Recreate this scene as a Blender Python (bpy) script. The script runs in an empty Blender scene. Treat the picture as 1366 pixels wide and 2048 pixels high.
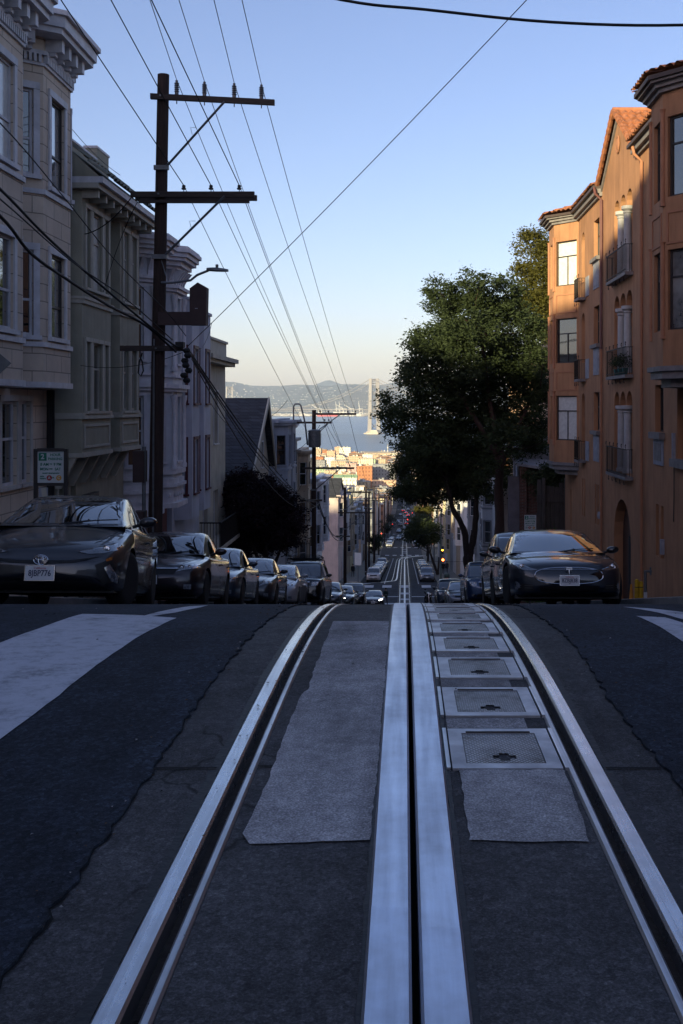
SUN_EL, SUN_AZ, SUN_E, SKY, EXPO, HAZE = 10.8, 30.0, 5.0, .128, .84, 4.2e-5
AIR, DUST, OZ = 1.0, 1.2, 2.4
TINT = (1.10,.915,1.03)
import bpy, bmesh, math, random
import numpy as np
from mathutils import Vector, Matrix, Quaternion
from mathutils.geometry import delaunay_2d_cdt
from mathutils.bvhtree import BVHTree
R = math.radians
rng = random.Random(7)
nrg = np.random.default_rng(7)
sc = bpy.context.scene
COL = sc.collection

# ------------------------------------------------------------------ site
F = 2080.0
def P(px, py, d):
    """survey helper: bearing of a sighted point at a measured distance -> metres"""
    return ((px-809.0)/F*d, d, (812.0-py)/F*d)
PROF = [(-600,45),(-200,14),(-60,1.5),(-24,-1.05),(3.8,-1.11)]
_k = .0235
yy = 4.2
while yy < 7.95:
    PROF.append((yy, -1.11-_k*(yy-3.8)**2)); yy += .3
PROF += [(7.95,-1.515),(105,-20.44),(110,-21.0),(125,-21.6),(129,-21.95),(221,-32.7),(240,-34.3),(256,-34.95),
         (370,-47.0),(388,-48.0),(520,-58.2),(540,-59.2),(700,-69.5),(1000,-80),(1400,-86),(1800,-88.6),(1840,-93),(2000,-110)]
PY = [p[0] for p in PROF]; PZ = [p[1] for p in PROF]
def rz(y): return float(np.interp(y, PY, PZ))
def slope(y): return (rz(y+1.2)-rz(y-1.2))/2.4
def hit(px, py):
    """point of the near road seen in a given bearing"""
    s = (py-812.0)/F
    lo, hi = .8, 7.9
    for _ in range(40):
        m = (lo+hi)/2
        if -rz(m)/m > s: lo = m
        else: hi = m
    return ((px-809.0)/F*lo, lo)

# ------------------------------------------------------------------ materials
MATS = {}
def _new(name):
    m = bpy.data.materials.new(name); m.use_nodes = True
    nt = m.node_tree; nt.nodes.clear()
    o = nt.nodes.new('ShaderNodeOutputMaterial'); b = nt.nodes.new('ShaderNodeBsdfPrincipled')
    nt.links.new(b.outputs[0], o.inputs[0])
    MATS[name] = m
    return m, nt, b
def _coord(nt, scale=(1,1,1), kind='Object'):
    tc = nt.nodes.new('ShaderNodeTexCoord'); mp = nt.nodes.new('ShaderNodeMapping')
    mp.inputs['Scale'].default_value = scale
    if kind == 'World':
        ge = nt.nodes.new('ShaderNodeNewGeometry'); nt.links.new(ge.outputs['Position'], mp.inputs[0])
    else: nt.links.new(tc.outputs[kind], mp.inputs[0])
    return mp.outputs[0]
def _noise(nt, v, scale, detail=4, rough=.55):
    n = nt.nodes.new('ShaderNodeTexNoise'); n.inputs['Scale'].default_value = scale
    n.inputs['Detail'].default_value = detail; n.inputs['Roughness'].default_value = rough
    nt.links.new(v, n.inputs['Vector']); return n.outputs['Fac']
def _ramp(nt, f, stops):
    r = nt.nodes.new('ShaderNodeValToRGB'); cr = r.color_ramp
    while len(cr.elements) < len(stops): cr.elements.new(.5)
    for e, (p, c) in zip(cr.elements, stops):
        e.position = p; e.color = (c[0], c[1], c[2], 1) if hasattr(c, '__len__') else (c, c, c, 1)
    nt.links.new(f, r.inputs[0]); return r.outputs[0]
def _mix(nt, f, a, b, mode='MIX'):
    m = nt.nodes.new('ShaderNodeMix'); m.data_type = 'RGBA'; m.blend_type = mode
    for s, v in ((m.inputs[0], f), (m.inputs[6], a), (m.inputs[7], b)):
        if isinstance(v, (int, float)): s.default_value = v
        elif isinstance(v, tuple): s.default_value = (*v[:3], 1)
        else: nt.links.new(v, s)
    return m.outputs[2]
def _bump(nt, b, h, strength, dist=.02):
    n = nt.nodes.new('ShaderNodeBump'); n.inputs['Strength'].default_value = strength
    n.inputs['Distance'].default_value = dist
    nt.links.new(h, n.inputs['Height']); nt.links.new(n.outputs[0], b.inputs['Normal'])
def mul(c, k): return tuple(min(1, x*k) for x in c)
def mat(name, c, rough=.7, var=.25, scale=3.0, bump=.0, metallic=0, spec=.4, coat=0, streak=None, bscale=None, emit=0, dirt=0):
    if name in MATS: return MATS[name]
    m, nt, b = _new(name)
    v = _coord(nt, streak or (1,1,1))
    f = _noise(nt, v, scale, 6)
    col = _ramp(nt, f, [(.28, mul(c, 1-var)), (.72, mul(c, 1+var*.6))])
    if dirt:
        f3 = _noise(nt, _coord(nt, (3,3,.35)), 1.3, 6, .65)
        col = _mix(nt, _ramp(nt, f3, [(.45, 0.), (.75, dirt)]), col, mul(c, .38))
    nt.links.new(col, b.inputs['Base Color'])
    b.inputs['Roughness'].default_value = rough; b.inputs['Metallic'].default_value = metallic
    b.inputs['Specular IOR Level'].default_value = spec
    if coat:
        b.inputs['Coat Weight'].default_value = coat; b.inputs['Coat Roughness'].default_value = .03
    if bump: _bump(nt, b, _noise(nt, _coord(nt), bscale or 40, 5), bump)
    if emit:
        b.inputs['Emission Color'].default_value = (*c, 1); b.inputs['Emission Strength'].default_value = emit
    return m
def glass_mat(name, c, var=.5, rough=.03, spec=.9, scale=.7, coat=1, ior=1.9):
    if name in MATS: return MATS[name]
    m, nt, b = _new(name)
    v = _coord(nt)
    f = _noise(nt, v, scale, 2)
    nt.links.new(_ramp(nt, f, [(.35, mul(c, 1-var)), (.65, mul(c, 1+var))]), b.inputs['Base Color'])
    b.inputs['Roughness'].default_value = rough; b.inputs['Specular IOR Level'].default_value = spec
    b.inputs['Coat Weight'].default_value = coat; b.inputs['Coat Roughness'].default_value = .02
    b.inputs['IOR'].default_value = ior
    _bump(nt, b, _noise(nt, v, 1.1, 2), .05, .05)
    return m
def brick_mat(name, c, c2, mortar, bw, bh, ms=.02, rough=.85, bump=.5, var=.2, rot=False):
    if name in MATS: return MATS[name]
    m, nt, b = _new(name)
    tc = nt.nodes.new('ShaderNodeTexCoord'); sp = nt.nodes.new('ShaderNodeSeparateXYZ'); cb = nt.nodes.new('ShaderNodeCombineXYZ')
    nt.links.new(tc.outputs['Object'], sp.inputs[0])
    ad = nt.nodes.new('ShaderNodeMath'); ad.operation = 'MULTIPLY_ADD'; ad.inputs[1].default_value = .8
    nt.links.new(sp.outputs[0], ad.inputs[0]); nt.links.new(sp.outputs[1], ad.inputs[2])
    nt.links.new(ad.outputs[0], cb.inputs[0]); nt.links.new(sp.outputs[2], cb.inputs[1])
    br = nt.nodes.new('ShaderNodeTexBrick')
    br.inputs['Color1'].default_value = (*c, 1); br.inputs['Color2'].default_value = (*c2, 1); br.inputs['Mortar'].default_value = (*mortar, 1)
    br.inputs['Scale'].default_value = 1; br.inputs['Brick Width'].default_value = bw; br.inputs['Row Height'].default_value = bh
    br.inputs['Mortar Size'].default_value = ms; br.inputs['Mortar Smooth'].default_value = .2
    nt.links.new(cb.outputs[0], br.inputs['Vector'])
    f = _noise(nt, tc.outputs['Object'], 2.2, 6, .65)
    col = _mix(nt, 1.0, br.outputs['Color'], _ramp(nt, f, [(.3, 1-var), (.7, 1+0*var)]), 'MULTIPLY')
    nt.links.new(col, b.inputs['Base Color']); b.inputs['Roughness'].default_value = rough
    inv = nt.nodes.new('ShaderNodeMath'); inv.operation = 'SUBTRACT'; inv.inputs[0].default_value = 1
    nt.links.new(br.outputs['Fac'], inv.inputs[1])
    _bump(nt, b, inv.outputs[0], bump, .02)
    return m

# ------------------------------------------------------------------ mesh building
class MB:
    def __init__(s): s.v = []; s.f = []; s.m = []; s.mats = []
    def mi(s, m):
        if m is None: return 0
        if m not in s.mats: s.mats.append(m)
        return s.mats.index(m)
    def poly(s, pts, m=None):
        b = len(s.v); s.v += [tuple(p) for p in pts]; s.f.append(tuple(range(b, b+len(pts)))); s.m.append(s.mi(m))
    def hexa(s, p, m=None):
        b = len(s.v); s.v += [tuple(q) for q in p]; k = s.mi(m)
        for q in ((0,3,2,1),(4,5,6,7),(0,1,5,4),(1,2,6,5),(2,3,7,6),(3,0,4,7)):
            s.f.append(tuple(b+i for i in q)); s.m.append(k)
    def box(s, x0, x1, y0, y1, z0, z1, m=None):
        s.hexa([(x0,y0,z0),(x1,y0,z0),(x1,y1,z0),(x0,y1,z0),(x0,y0,z1),(x1,y0,z1),(x1,y1,z1),(x0,y1,z1)], m)
    def grid(s, rows, m=None, closed=False, flip=False):
        b = len(s.v); n = len(rows[0]); k = s.mi(m)
        for r in rows: s.v += [tuple(p) for p in r]
        for i in range(len(rows)-1):
            for j in range(n if closed else n-1):
                a, c = b+i*n+j, b+i*n+(j+1) % n
                q = (a, c, c+n, a+n)
                s.f.append(q[::-1] if flip else q); s.m.append(k)
    def tube(s, pts, r, n=8, m=None, r1=None, cap=True):
        pts = [Vector(p) for p in pts]; rows = []
        up = Vector((0,0,1))
        N = len(pts)
        pu = None
        for i, p in enumerate(pts):
            t = (pts[min(i+1,N-1)]-pts[max(i-1,0)]).normalized()
            a = t.cross(up if abs(t.z) < .95 else Vector((1,0,0))).normalized()
            if pu is not None and a.dot(pu) < 0: a = -a
            pu = a
            c = t.cross(a)
            rr = r if r1 is None else r+(r1-r)*i/(N-1)
            rows.append([p+(a*math.cos(2*math.pi*k/n)+c*math.sin(2*math.pi*k/n))*rr for k in range(n)])
        s.grid(rows, m, closed=True)
        if cap: s.poly(rows[0][::-1], m); s.poly(rows[-1], m)
    def lathe(s, prof, o=(0,0,0), axis='z', n=20, m=None):
        """prof: list of (radius, height)"""
        rows = []
        for r, h in prof:
            row = []
            for k in range(n):
                a = 2*math.pi*k/n; c, d = r*math.cos(a), r*math.sin(a)
                if axis == 'z': q = (o[0]+c, o[1]+d, o[2]+h)
                elif axis == 'x': q = (o[0]+h, o[1]+c, o[2]+d)
                else: q = (o[0]+c, o[1]+h, o[2]-d)
                row.append(q)
            rows.append(row)
        s.grid(rows, m, closed=True)
        if prof[0][0] > 1e-4: s.poly(rows[0][::-1], m)
        if prof[-1][0] > 1e-4: s.poly(rows[-1], m)
    def build(s, name, parent=None, m=None, smooth=False, angle=35, loc=None):
        me = bpy.data.meshes.new(name)
        me.from_pydata(s.v, [], s.f)
        ms = s.mats or ([m] if m else [])
        for q in ms: me.materials.append(q)
        if len(ms) > 1: me.polygons.foreach_set('material_index', s.m)
        me.validate(); 
        if smooth:
            me.polygons.foreach_set('use_smooth', [True]*len(me.polygons))
            try: me.set_sharp_from_angle(angle=R(angle))
            except Exception: pass
        me.update()
        o = bpy.data.objects.new(name, me); COL.objects.link(o)
        if parent: o.parent = parent
        if loc: o.location = loc
        return o
def tag(o, label=None, cat=None, group=None, kind=None):
    if label: o['label'] = label
    if cat: o['category'] = cat
    if group: o['group'] = group
    if kind: o['kind'] = kind
    return o
def empty(name, loc=(0,0,0), label=None, cat=None, group=None, parent=None):
    o = bpy.data.objects.new(name, None); COL.objects.link(o); o.location = loc; o.empty_display_size = .2
    if parent: o.parent = parent
    return tag(o, label, cat, group)
def copy_tree(o, parent=None):
    c = o.copy(); COL.objects.link(c)
    if parent: c.parent = parent
    for ch in list(o.children): copy_tree(ch, c)
    return c
def fix_normals(o):
    bm = bmesh.new(); bm.from_mesh(o.data); bmesh.ops.recalc_face_normals(bm, faces=bm.faces); bm.to_mesh(o.data); bm.free()

# oriented wall frames ------------------------------------------------
class Fr:
    def __init__(s, p0, p1):
        s.p = Vector((p0[0], p0[1])); d = Vector((p1[0]-p0[0], p1[1]-p0[1])); s.L = d.length; s.t = d/s.L
        s.n = Vector((s.t.y, -s.t.x))
    def pt(s, u, z, n=0):
        q = s.p+s.t*u+s.n*n; return (q.x, q.y, z)
def ob(mb, f, u0, u1, z0, z1, n0, n1, m=None):
    mb.hexa([f.pt(u0,z0,n1), f.pt(u1,z0,n1), f.pt(u1,z0,n0), f.pt(u0,z0,n0), f.pt(u0,z1,n1), f.pt(u1,z1,n1), f.pt(u1,z1,n0), f.pt(u0,z1,n0)], m)
def inpoly(p, poly):
    x, y = p; c = False; j = len(poly)-1
    for i in range(len(poly)):
        xi, yi = poly[i]; xj, yj = poly[j]
        if (yi > y) != (yj > y) and x < (xj-xi)*(y-yi)/(yj-yi)+xi: c = not c
        j = i
    return c
def rect(u0, u1, z0, z1): return [(u0,z0),(u1,z0),(u1,z1),(u0,z1)]
def arch(u0, u1, z0, z1, n=9, pointy=1.0):
    r = (u1-u0)/2; cz = z1-r*pointy; c = (u0+u1)/2
    return [(u0,z0),(u1,z0)]+[(c+r*math.cos(math.pi*k/n), cz+r*pointy*math.sin(math.pi*k/n)) for k in range(n+1)]
def cdt(outline, holes=(), extra=()):
    vs = []; es = []
    for lp in [outline]+list(holes):
        b = len(vs); vs += [Vector(p) for p in lp]; es += [(b+i, b+(i+1) % len(lp)) for i in range(len(lp))]
    vs += [Vector(p) for p in extra]
    r = delaunay_2d_cdt(vs, es, [], 0, 1e-6)
    V = [(q.x, q.y) for q in r[0]]; T = []
    for t in r[2]:
        c = (sum(V[i][0] for i in t)/len(t), sum(V[i][1] for i in t)/len(t))
        if inpoly(c, outline) and not any(inpoly(c, h) for h in holes): T.append(tuple(t))
    return V, T
def panel(mb, f, outline, holes=(), depth=.12, m=None, rev=None, n=0):
    V, T = cdt(outline, holes)
    b = len(mb.v); k = mb.mi(m); mb.v += [f.pt(u, z, n) for u, z in V]
    for t in T:
        a = [V[i] for i in t]
        ar = (a[1][0]-a[0][0])*(a[2][1]-a[0][1])-(a[1][1]-a[0][1])*(a[2][0]-a[0][0])
        t = t if ar > 0 else t[::-1]
        mb.f.append(tuple(b+i for i in t)); mb.m.append(k)
    for h in holes:
        L = len(h)
        for i in range(L):
            p, q = h[i], h[(i+1) % L]
            mb.poly([f.pt(p[0],p[1],n), f.pt(p[0],p[1],n-depth), f.pt(q[0],q[1],n-depth), f.pt(q[0],q[1],n)], rev or m)

GD = glass_mat('window_glass_dark', (.012,.015,.018))
GB = glass_mat('window_glass_blind_sky', (.60,.59,.56), .08, .25, .5, 8, .6, 1.5)  # blinds, and panes painted pale for reflected sky
GC = glass_mat('window_glass_curtain', (.16,.155,.15), .5, .1, .8, 2.2)
def win(parent, f, u0, u1, z0, z1, fm, pm=None, depth=.12, fw=.05, hs=(.5,), vs=(), casing=0, cm=None, sill=0, hood=0, archtop=False, name='window', n=0, proud=.035, below=False):
    """window: frame mesh with a pane under it"""
    mb = MB()
    a, b = n-depth, n-depth+.05
    ob(mb, f, u0, u0+fw, z0, z1, a, b, fm); ob(mb, f, u1-fw, u1, z0, z1, a, b, fm)
    ob(mb, f, u0+fw, u1-fw, z0, z0+fw, a, b, fm); ob(mb, f, u0+fw, u1-fw, z1-fw, z1, a, b, fm)
    for h in hs:
        zc = z0+(z1-z0)*h; ob(mb, f, u0+fw, u1-fw, zc-fw*.45, zc+fw*.45, a, b-.003, fm)
    for v in vs:
        uc = u0+(u1-u0)*v
        ob(mb, f, uc-fw*.4, uc+fw*.4, z0+fw, (z0+(z1-z0)*hs[0]-fw*.45) if below and hs else z1-fw, a, b-.006, fm)
    c = cm or fm
    if casing:
        ob(mb, f, u0-casing, u0-.002, z0, z1, n+.002, n+proud, c); ob(mb, f, u1+.002, u1+casing, z0, z1, n+.002, n+proud, c)
        ob(mb, f, u0-casing, u1+casing, z1+.002, z1+casing*1.1, n+.002, n+proud+.01, c)
        ob(mb, f, u0-casing*1.2, u1+casing*1.2, z0-casing*.7, z0-.002, n+.002, n+proud+.05, c)
    if sill: ob(mb, f, u0-.08, u1+.08, z0-.09, z0-.002, n+.002, n+sill, c)
    if hood: ob(mb, f, u0-casing-.05, u1+casing+.05, z1+casing*1.1+.002, z1+casing*1.1+hood, n+.002, n+proud+.1, c)
    o = mb.build(name, parent)
    p = MB()
    if archtop:
        V, T = cdt(arch(u0,u1,z0,z1)); bb = len(p.v); p.v += [f.pt(u,z,n-depth+.012) for u,z in V]
        p.f += T; p.m += [0]*len(T); p.mats = [pm or GD]
        po = p.build('pane', o); fix_normals(po)
    else:
        ob(p, f, u0+.01, u1-.01, z0+.01, z1-.01, n-depth+.002, n-depth+.016, pm or GD)
        p.build('pane', o)
    return o

def tile_roof(mb, a, b, c, d, m, per=.24, row=.38):
    """barrel tiles: eave a->b, ridge d->c"""
    a, b, c, d = map(Vector, (a, b, c, d))
    Lu = (b-a).length; Lv = max((d-a).length, (c-b).length)
    nrm = (b-a).cross(d-a).normalized()
    if nrm.z < 0: nrm = -nrm
    nu = max(6, int(Lu/per)*6); nv = max(1, int(Lv/row)); rows = []
    for j in range(nv):
        for e in (0, 1):
            v = (j+e*.999)/nv; r = []
            lift = .05 if e == 0 else .0
            for i in range(nu+1):
                u = i/nu; q = (a+(b-a)*u)*(1-v)+(d+(c-d)*u)*v
                ph = u*Lu/per + .1*math.sin(j*2.3)
                r.append(q+nrm*(abs(math.sin(math.pi*ph))*.075+lift+.01*math.sin(i*1.7+j*3.1)))
            rows.append(r)
    mb.grid(rows, m)
# ------------------------------------------------------------------ ground
def asphalt_mat(name, c, speck=1., sc_=1.0, crack=False, rough=.82):
    m, nt, b = _new(name)
    v = _coord(nt)
    big = _noise(nt, v, .9*sc_, 5, .6); mid = _noise(nt, v, 7*sc_, 5, .7); fine = _noise(nt, v, 160, 3, .8)
    col = _ramp(nt, big, [(.3, mul(c, .72)), (.7, mul(c, 1.25))])
    col = _mix(nt, 1.0, col, _ramp(nt, mid, [(.3, .65), (.7, 1.15)]), 'MULTIPLY')
    col = _mix(nt, 1.0, col, _ramp(nt, fine, [(.35, .5), (.55, 1.0), (.72, 1.9)]), 'MULTIPLY')
    st = _ramp(nt, _noise(nt, _coord(nt, (1.6,.35,1)), 1.3, 7, .7), [(.38, .68), (.5, 1.), (.66, 1.14)])
    col = _mix(nt, 1.0, col, st, 'MULTIPLY')
    ag = nt.nodes.new('ShaderNodeTexVoronoi'); ag.inputs['Scale'].default_value = 75; nt.links.new(v, ag.inputs['Vector'])
    col = _mix(nt, 1.0, col, _ramp(nt, ag.outputs['Color'], [(.15, 1-.38*speck), (.55, 1.), (.93, 1+.75*speck)]), 'MULTIPLY')
    if crack:
        vo = nt.nodes.new('ShaderNodeTexVoronoi'); vo.feature = 'DISTANCE_TO_EDGE'; vo.inputs['Scale'].default_value = 1.3
        wv = _mix(nt, .12, v, nt.nodes[-1].outputs[0] if False else v)
        nn = nt.nodes.new('ShaderNodeTexNoise'); nn.inputs['Scale'].default_value = 6; nt.links.new(v, nn.inputs['Vector'])
        nt.links.new(_mix(nt, .12, v, nn.outputs['Color']), vo.inputs['Vector'])
        ck = _ramp(nt, vo.outputs['Distance'], [(0., .25), (.008, 1.)])
        msk = _ramp(nt, _noise(nt, v, 1.1, 2), [(.5, 0.), (.62, 1.)])
        col = _mix(nt, msk, col, _mix(nt, 1.0, col, ck, 'MULTIPLY'))
    nt.links.new(col, b.inputs['Base Color']); b.inputs['Roughness'].default_value = rough
    b.inputs['Specular IOR Level'].default_value = .16
    _bump(nt, b, fine, .55, .006)
    return m
ASPH = asphalt_mat('asphalt', (.0265,.0335,.047))
ASPH_FAR = mat('asphalt_worn', (.062,.063,.066), .8, .25, .25)
SLAB = asphalt_mat('trackway_concrete', (.080,.078,.080), sc_=1.6, crack=True, rough=.75, speck=.55)
PATCH = asphalt_mat('patch_concrete', (.40,.385,.385), sc_=1.3, rough=.8, speck=.22)
WALK = brick_mat('sidewalk_concrete', (.20,.195,.185), (.17,.165,.16), (.07,.07,.07), 1.0, 1.0, .015, .85, .3)
WALKC = mat('walk_concrete', (.19,.185,.175), .85, .3, 1.5, .15)
KERB = mat('kerb_concrete', (.24,.235,.225), .85, .3, 3, .1)
PAINT = mat('road_paint', (.42,.43,.46), .7, .35, 9, .25, bscale=120)
def wear_paint():
    m, nt, b = _new('worn_thermoplastic')
    v = _coord(nt)
    f = _noise(nt, v, 14, 8, .75); g = _noise(nt, v, 90, 4, .8)
    c = _ramp(nt, f, [(.3, (.25,.26,.29)), (.5, (.44,.45,.50)), (.8, (.52,.53,.58))])
    c = _mix(nt, 1., c, _ramp(nt, g, [(.28, .35), (.4, 1.)]), 'MULTIPLY')
    h = _ramp(nt, _noise(nt, _coord(nt, (1,1,1)), 3.3, 8, .8), [(.34, .45), (.46, 1.)])
    c = _mix(nt, 1., c, h, 'MULTIPLY')
    nt.links.new(c, b.inputs['Base Color']); b.inputs['Roughness'].default_value = .65
    _bump(nt, b, g, .3, .004)
    return m
WPAINT = wear_paint()
def steel_mat(name, c, rough, sx=60, sy=.8, metallic=1.0, con=.62):
    m, nt, b = _new(name)
    v = _coord(nt, (sx, sy, 1), 'World'); f = _noise(nt, v, 1, 6, .65)
    g = _noise(nt, _coord(nt, (1,1,1), 'World'), 5, 6, .7)
    col = _ramp(nt, f, [(.25, mul(c, con)), (.7, c)])
    col = _mix(nt, 1., col, _ramp(nt, g, [(.3, (.84,.82,.80)), (.6, (1,1,1))]), 'MULTIPLY')
    nt.links.new(col, b.inputs['Base Color']); b.inputs['Metallic'].default_value = metallic
    nt.links.new(_ramp(nt, _mix(nt, .5, f, g), [(.3, rough*1.35), (.65, rough*.8)]), b.inputs['Roughness'])
    _bump(nt, b, f, .12, .004)
    return m
RAILS = steel_mat('polished_rail_steel', (.70,.72,.76), .27, con=.75)
PLATES = steel_mat('slot_plate_steel', (.64,.69,.80), .38, 25, 1.2, con=.74)
GUARD = steel_mat('guard_rail_steel', (.60,.61,.64), .36)
RUST = mat('rusty_steel', (.035,.024,.018), .8, .5, 12, .3, metallic=.2)
VOID = mat('slot_shade_black', (.004,.004,.004), .9, .2)  # near-black puts the shade inside slot, keyholes and gaps into the colour

VOIDC = mat('tar_seam_black', (.016,.016,.018), .6, .3, 30, .2)
def ys(a, b, near=.15, far=6.0):
    out = []; y = a
    while y < b-1e-6:
        out.append(y)
        y += near if 2.5 < y < 12 else (.5 if 0 <= y < 30 else (2 if 100 <= y < 270 else far))
    out.append(b); return out
def sweep(mb, xs0, xs1, Y, dz0, dz1, m):
    """box strip following the road; xs0/xs1 are floats or functions of y"""
    g0 = xs0 if callable(xs0) else (lambda y: xs0); g1 = xs1 if callable(xs1) else (lambda y: xs1)
    rows = []
    for y in Y:
        z = rz(y); a, b = g0(y), g1(y)
        rows.append([(a,y,z+dz0),(a,y,z+dz1),(b,y,z+dz1),(b,y,z+dz0)])
    mb.grid(rows, m)
    mb.poly(rows[0], m); mb.poly(rows[-1][::-1], m)
def jag(seed, amp=.017):
    r = random.Random(seed); ph = [(r.uniform(0,6.3), r.uniform(1.2, 3), r.uniform(.5,1)) for _ in range(3)]+[(r.uniform(0,6.3), r.uniform(9, 30), .25) for _ in range(4)]
    return lambda y: amp*(sum(a*math.sin(f*y+p) for p, f, a in ph)/2.2+.55*math.sin(41*y+3*math.sin(13*y+seed))*abs(math.sin(5.3*y+seed))+.35*math.sin(97*y+seed*2))
jL, jR = jag(1), jag(2)
eL = lambda y: -.775+jL(y)
eR = lambda y: .80+jR(y)
SX = .022
# finely sampled road so the ragged edge is real
def ysd(a, b):
    out = []; y = a
    while y < b-1e-6:
        out.append(y); y += .045 if 0 < y < 9 else (.5 if y < 30 else (2 if 100 <= y < 270 else 8))
    out.append(b); return out
Y = ysd(-60, 1790)
mb = MB()
mb.grid([[(-5.5,y,rz(y)),(-3,y,rz(y)),(eL(y),y,rz(y)),(eL(y),y,rz(y)-.02)] for y in Y], ASPH, flip=True)
mb.grid([[(eR(y),y,rz(y)-.02),(eR(y),y,rz(y)),(2.4,y,rz(y)),(4.1,y,rz(y))] for y in Y], ASPH, flip=True)
tag(mb.build('road'), kind='structure')
# trackway
TY = ys(-40, 1000)
mb = MB()
for (a, b, z0, z1) in ((-.95,-.592+SX,-.14,-.009),(-.473+SX,-.108+SX,-.14,-.002),(.108+SX,.473+SX,-.14,-.002),(.592+SX,.97,-.14,-.009)):
    sweep(mb, a, b, TY, z0, z1, SLAB)
sweep(mb, -.60, .64, TY, -.20, -.15, VOID)
for s in (-1, 1):
    a, b = sorted((s*.535, s*.500)); sweep(mb, a+SX, b+SX, TY, -.14, -.042, RUST)
tag(mb.build('track_bed'), kind='structure')
# joints across the concrete
mb = MB()
def joint(x0, x1, y, w=.012):
    mb.grid([[(x0,y-w/2,rz(y)+.0005-(.0065 if abs(x0) > .6 else 0)+.002),(x1,y-w/2,rz(y)+.0005-(.0065 if abs(x0)>.6 else 0)+.002)],[(x0,y+w/2,rz(y)-(.006 if abs(x0)>.6 else 0)+.002),(x1,y+w/2,rz(y)-(.006 if abs(x0)>.6 else 0)+.002)]], VOID)
for y in (3.2, 6.1): joint(-.77, -.60+SX, y); joint(.62, .79, y)
joint(-.472+SX, -.39, 3.2)
tag(mb.build('pavement_joint'), kind='structure')
# cracks: dark ragged seams where asphalt meets the trackway
mb = MB()
for e, s, j2 in ((eL, -1, jag(5, .008)), (eR, 1, jag(6, .008))):
    Yc = [y for y in Y if 0 < y < 9.5]
    mb.grid([[(e(y)-s*.001, y, rz(y)-.0055), (e(y)-s*(.0015+.4*abs(j2(y))), y, rz(y)-.0055)] for y in Yc], VOID)
    mb.grid([[(e(y)+s*.001, y, rz(y)+.003), (e(y)+s*(.0005+.2*abs(j2(y))), y, rz(y)+.003)] for y in Yc], VOID)
tag(mb.build('pavement_crack'), kind='structure')

def densify(poly, step, amp=0, seed=0):
    r = random.Random(seed); out = []
    for i in range(len(poly)):
        a, b = poly[i], poly[(i+1) % len(poly)]
        L = math.dist(a, b); n = max(1, int(L/step)); w = 0
        for k in range(n):
            t = k/n; w = .7*w+r.uniform(-amp, amp)
            out.append((a[0]+(b[0]-a[0])*t+w, a[1]+(b[1]-a[1])*t+(r.uniform(-amp, amp) if amp else 0)))
    return out
def road_patch(mb, poly, dz, m, step=.15, amp=0, seed=0):
    q = densify(poly, step, amp, seed)
    xs = [p[0] for p in q]; yv = [p[1] for p in q]
    ex = []
    y = min(yv)+step
    while y < max(yv):
        x = min(xs)+step
        while x < max(xs):
            if inpoly((x, y), q): ex.append((x, y))
            x += step*2
        y += step
    V, T = cdt(q, (), ex)
    b = len(mb.v); k = mb.mi(m); mb.v += [(x, y, rz(y)+dz) for x, y in V]
    for t in T:
        a = [V[i] for i in t]
        ar = (a[1][0]-a[0][0])*(a[2][1]-a[0][1])-(a[1][1]-a[0][1])*(a[2][0]-a[0][0])
        mb.f.append(tuple(b+i for i in (t if ar > 0 else t[::-1]))); mb.m.append(k)
# pale concrete patches beside the slot
pt = [hit(*p) for p in ((668,1243),(777,1243),(772,1330),(762,1450),(752,1560),(738,1682),(640,1684),(540,1690),(497,1690),(487,1668),(520,1600),(548,1530),(575,1460),(600,1395),(615,1380),(640,1310))]
mb = MB(); road_patch(mb, pt, .003, PATCH, .035, .0035, 3)
tag(mb.build('concrete_patch'), kind='structure')
pt = [hit(*p) for p in ((918,1540),(1127,1541),(1152,1610),(1176,1684),(1060,1685),(940,1682),(930,1610))]
mb = MB(); road_patch(mb, pt, .003, PATCH, .035, .004, 4)
tag(mb.build('concrete_patch'), kind='structure')
# near crosswalk
mb = MB()
L = [hit(*p) for p in ((-260,1330),(0,1287),(80,1258),(165,1229),(270,1231),(352,1237),(300,1262),(210,1320),(120,1392),(0,1480),(-260,1680))]
road_patch(mb, L, .004, WPAINT, .12, .004, 8)
mb.poly
road_patch(mb, [hit(283,1234), hit(330,1222), hit(380,1213.5), hit(417,1211.5), hit(400,1216), hit(352,1226), hit(300,1234)], .004, WPAINT, .12, .002, 9)
R_ = [hit(*p) for p in ((1272,1233),(1330,1236),(1366,1247),(1500,1270),(1500,1345),(1366,1284),(1325,1258))]
road_patch(mb, R_, .004, WPAINT, .12, .004, 10)
road_patch(mb, [hit(1245,1214.5), hit(1300,1218), hit(1372,1226), hit(1480,1246), hit(1480,1262), hit(1366,1240), hit(1300,1223)], .004, WPAINT, .12, .004, 11)
tag(mb.build('crosswalk_marking'), kind='structure')
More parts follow.
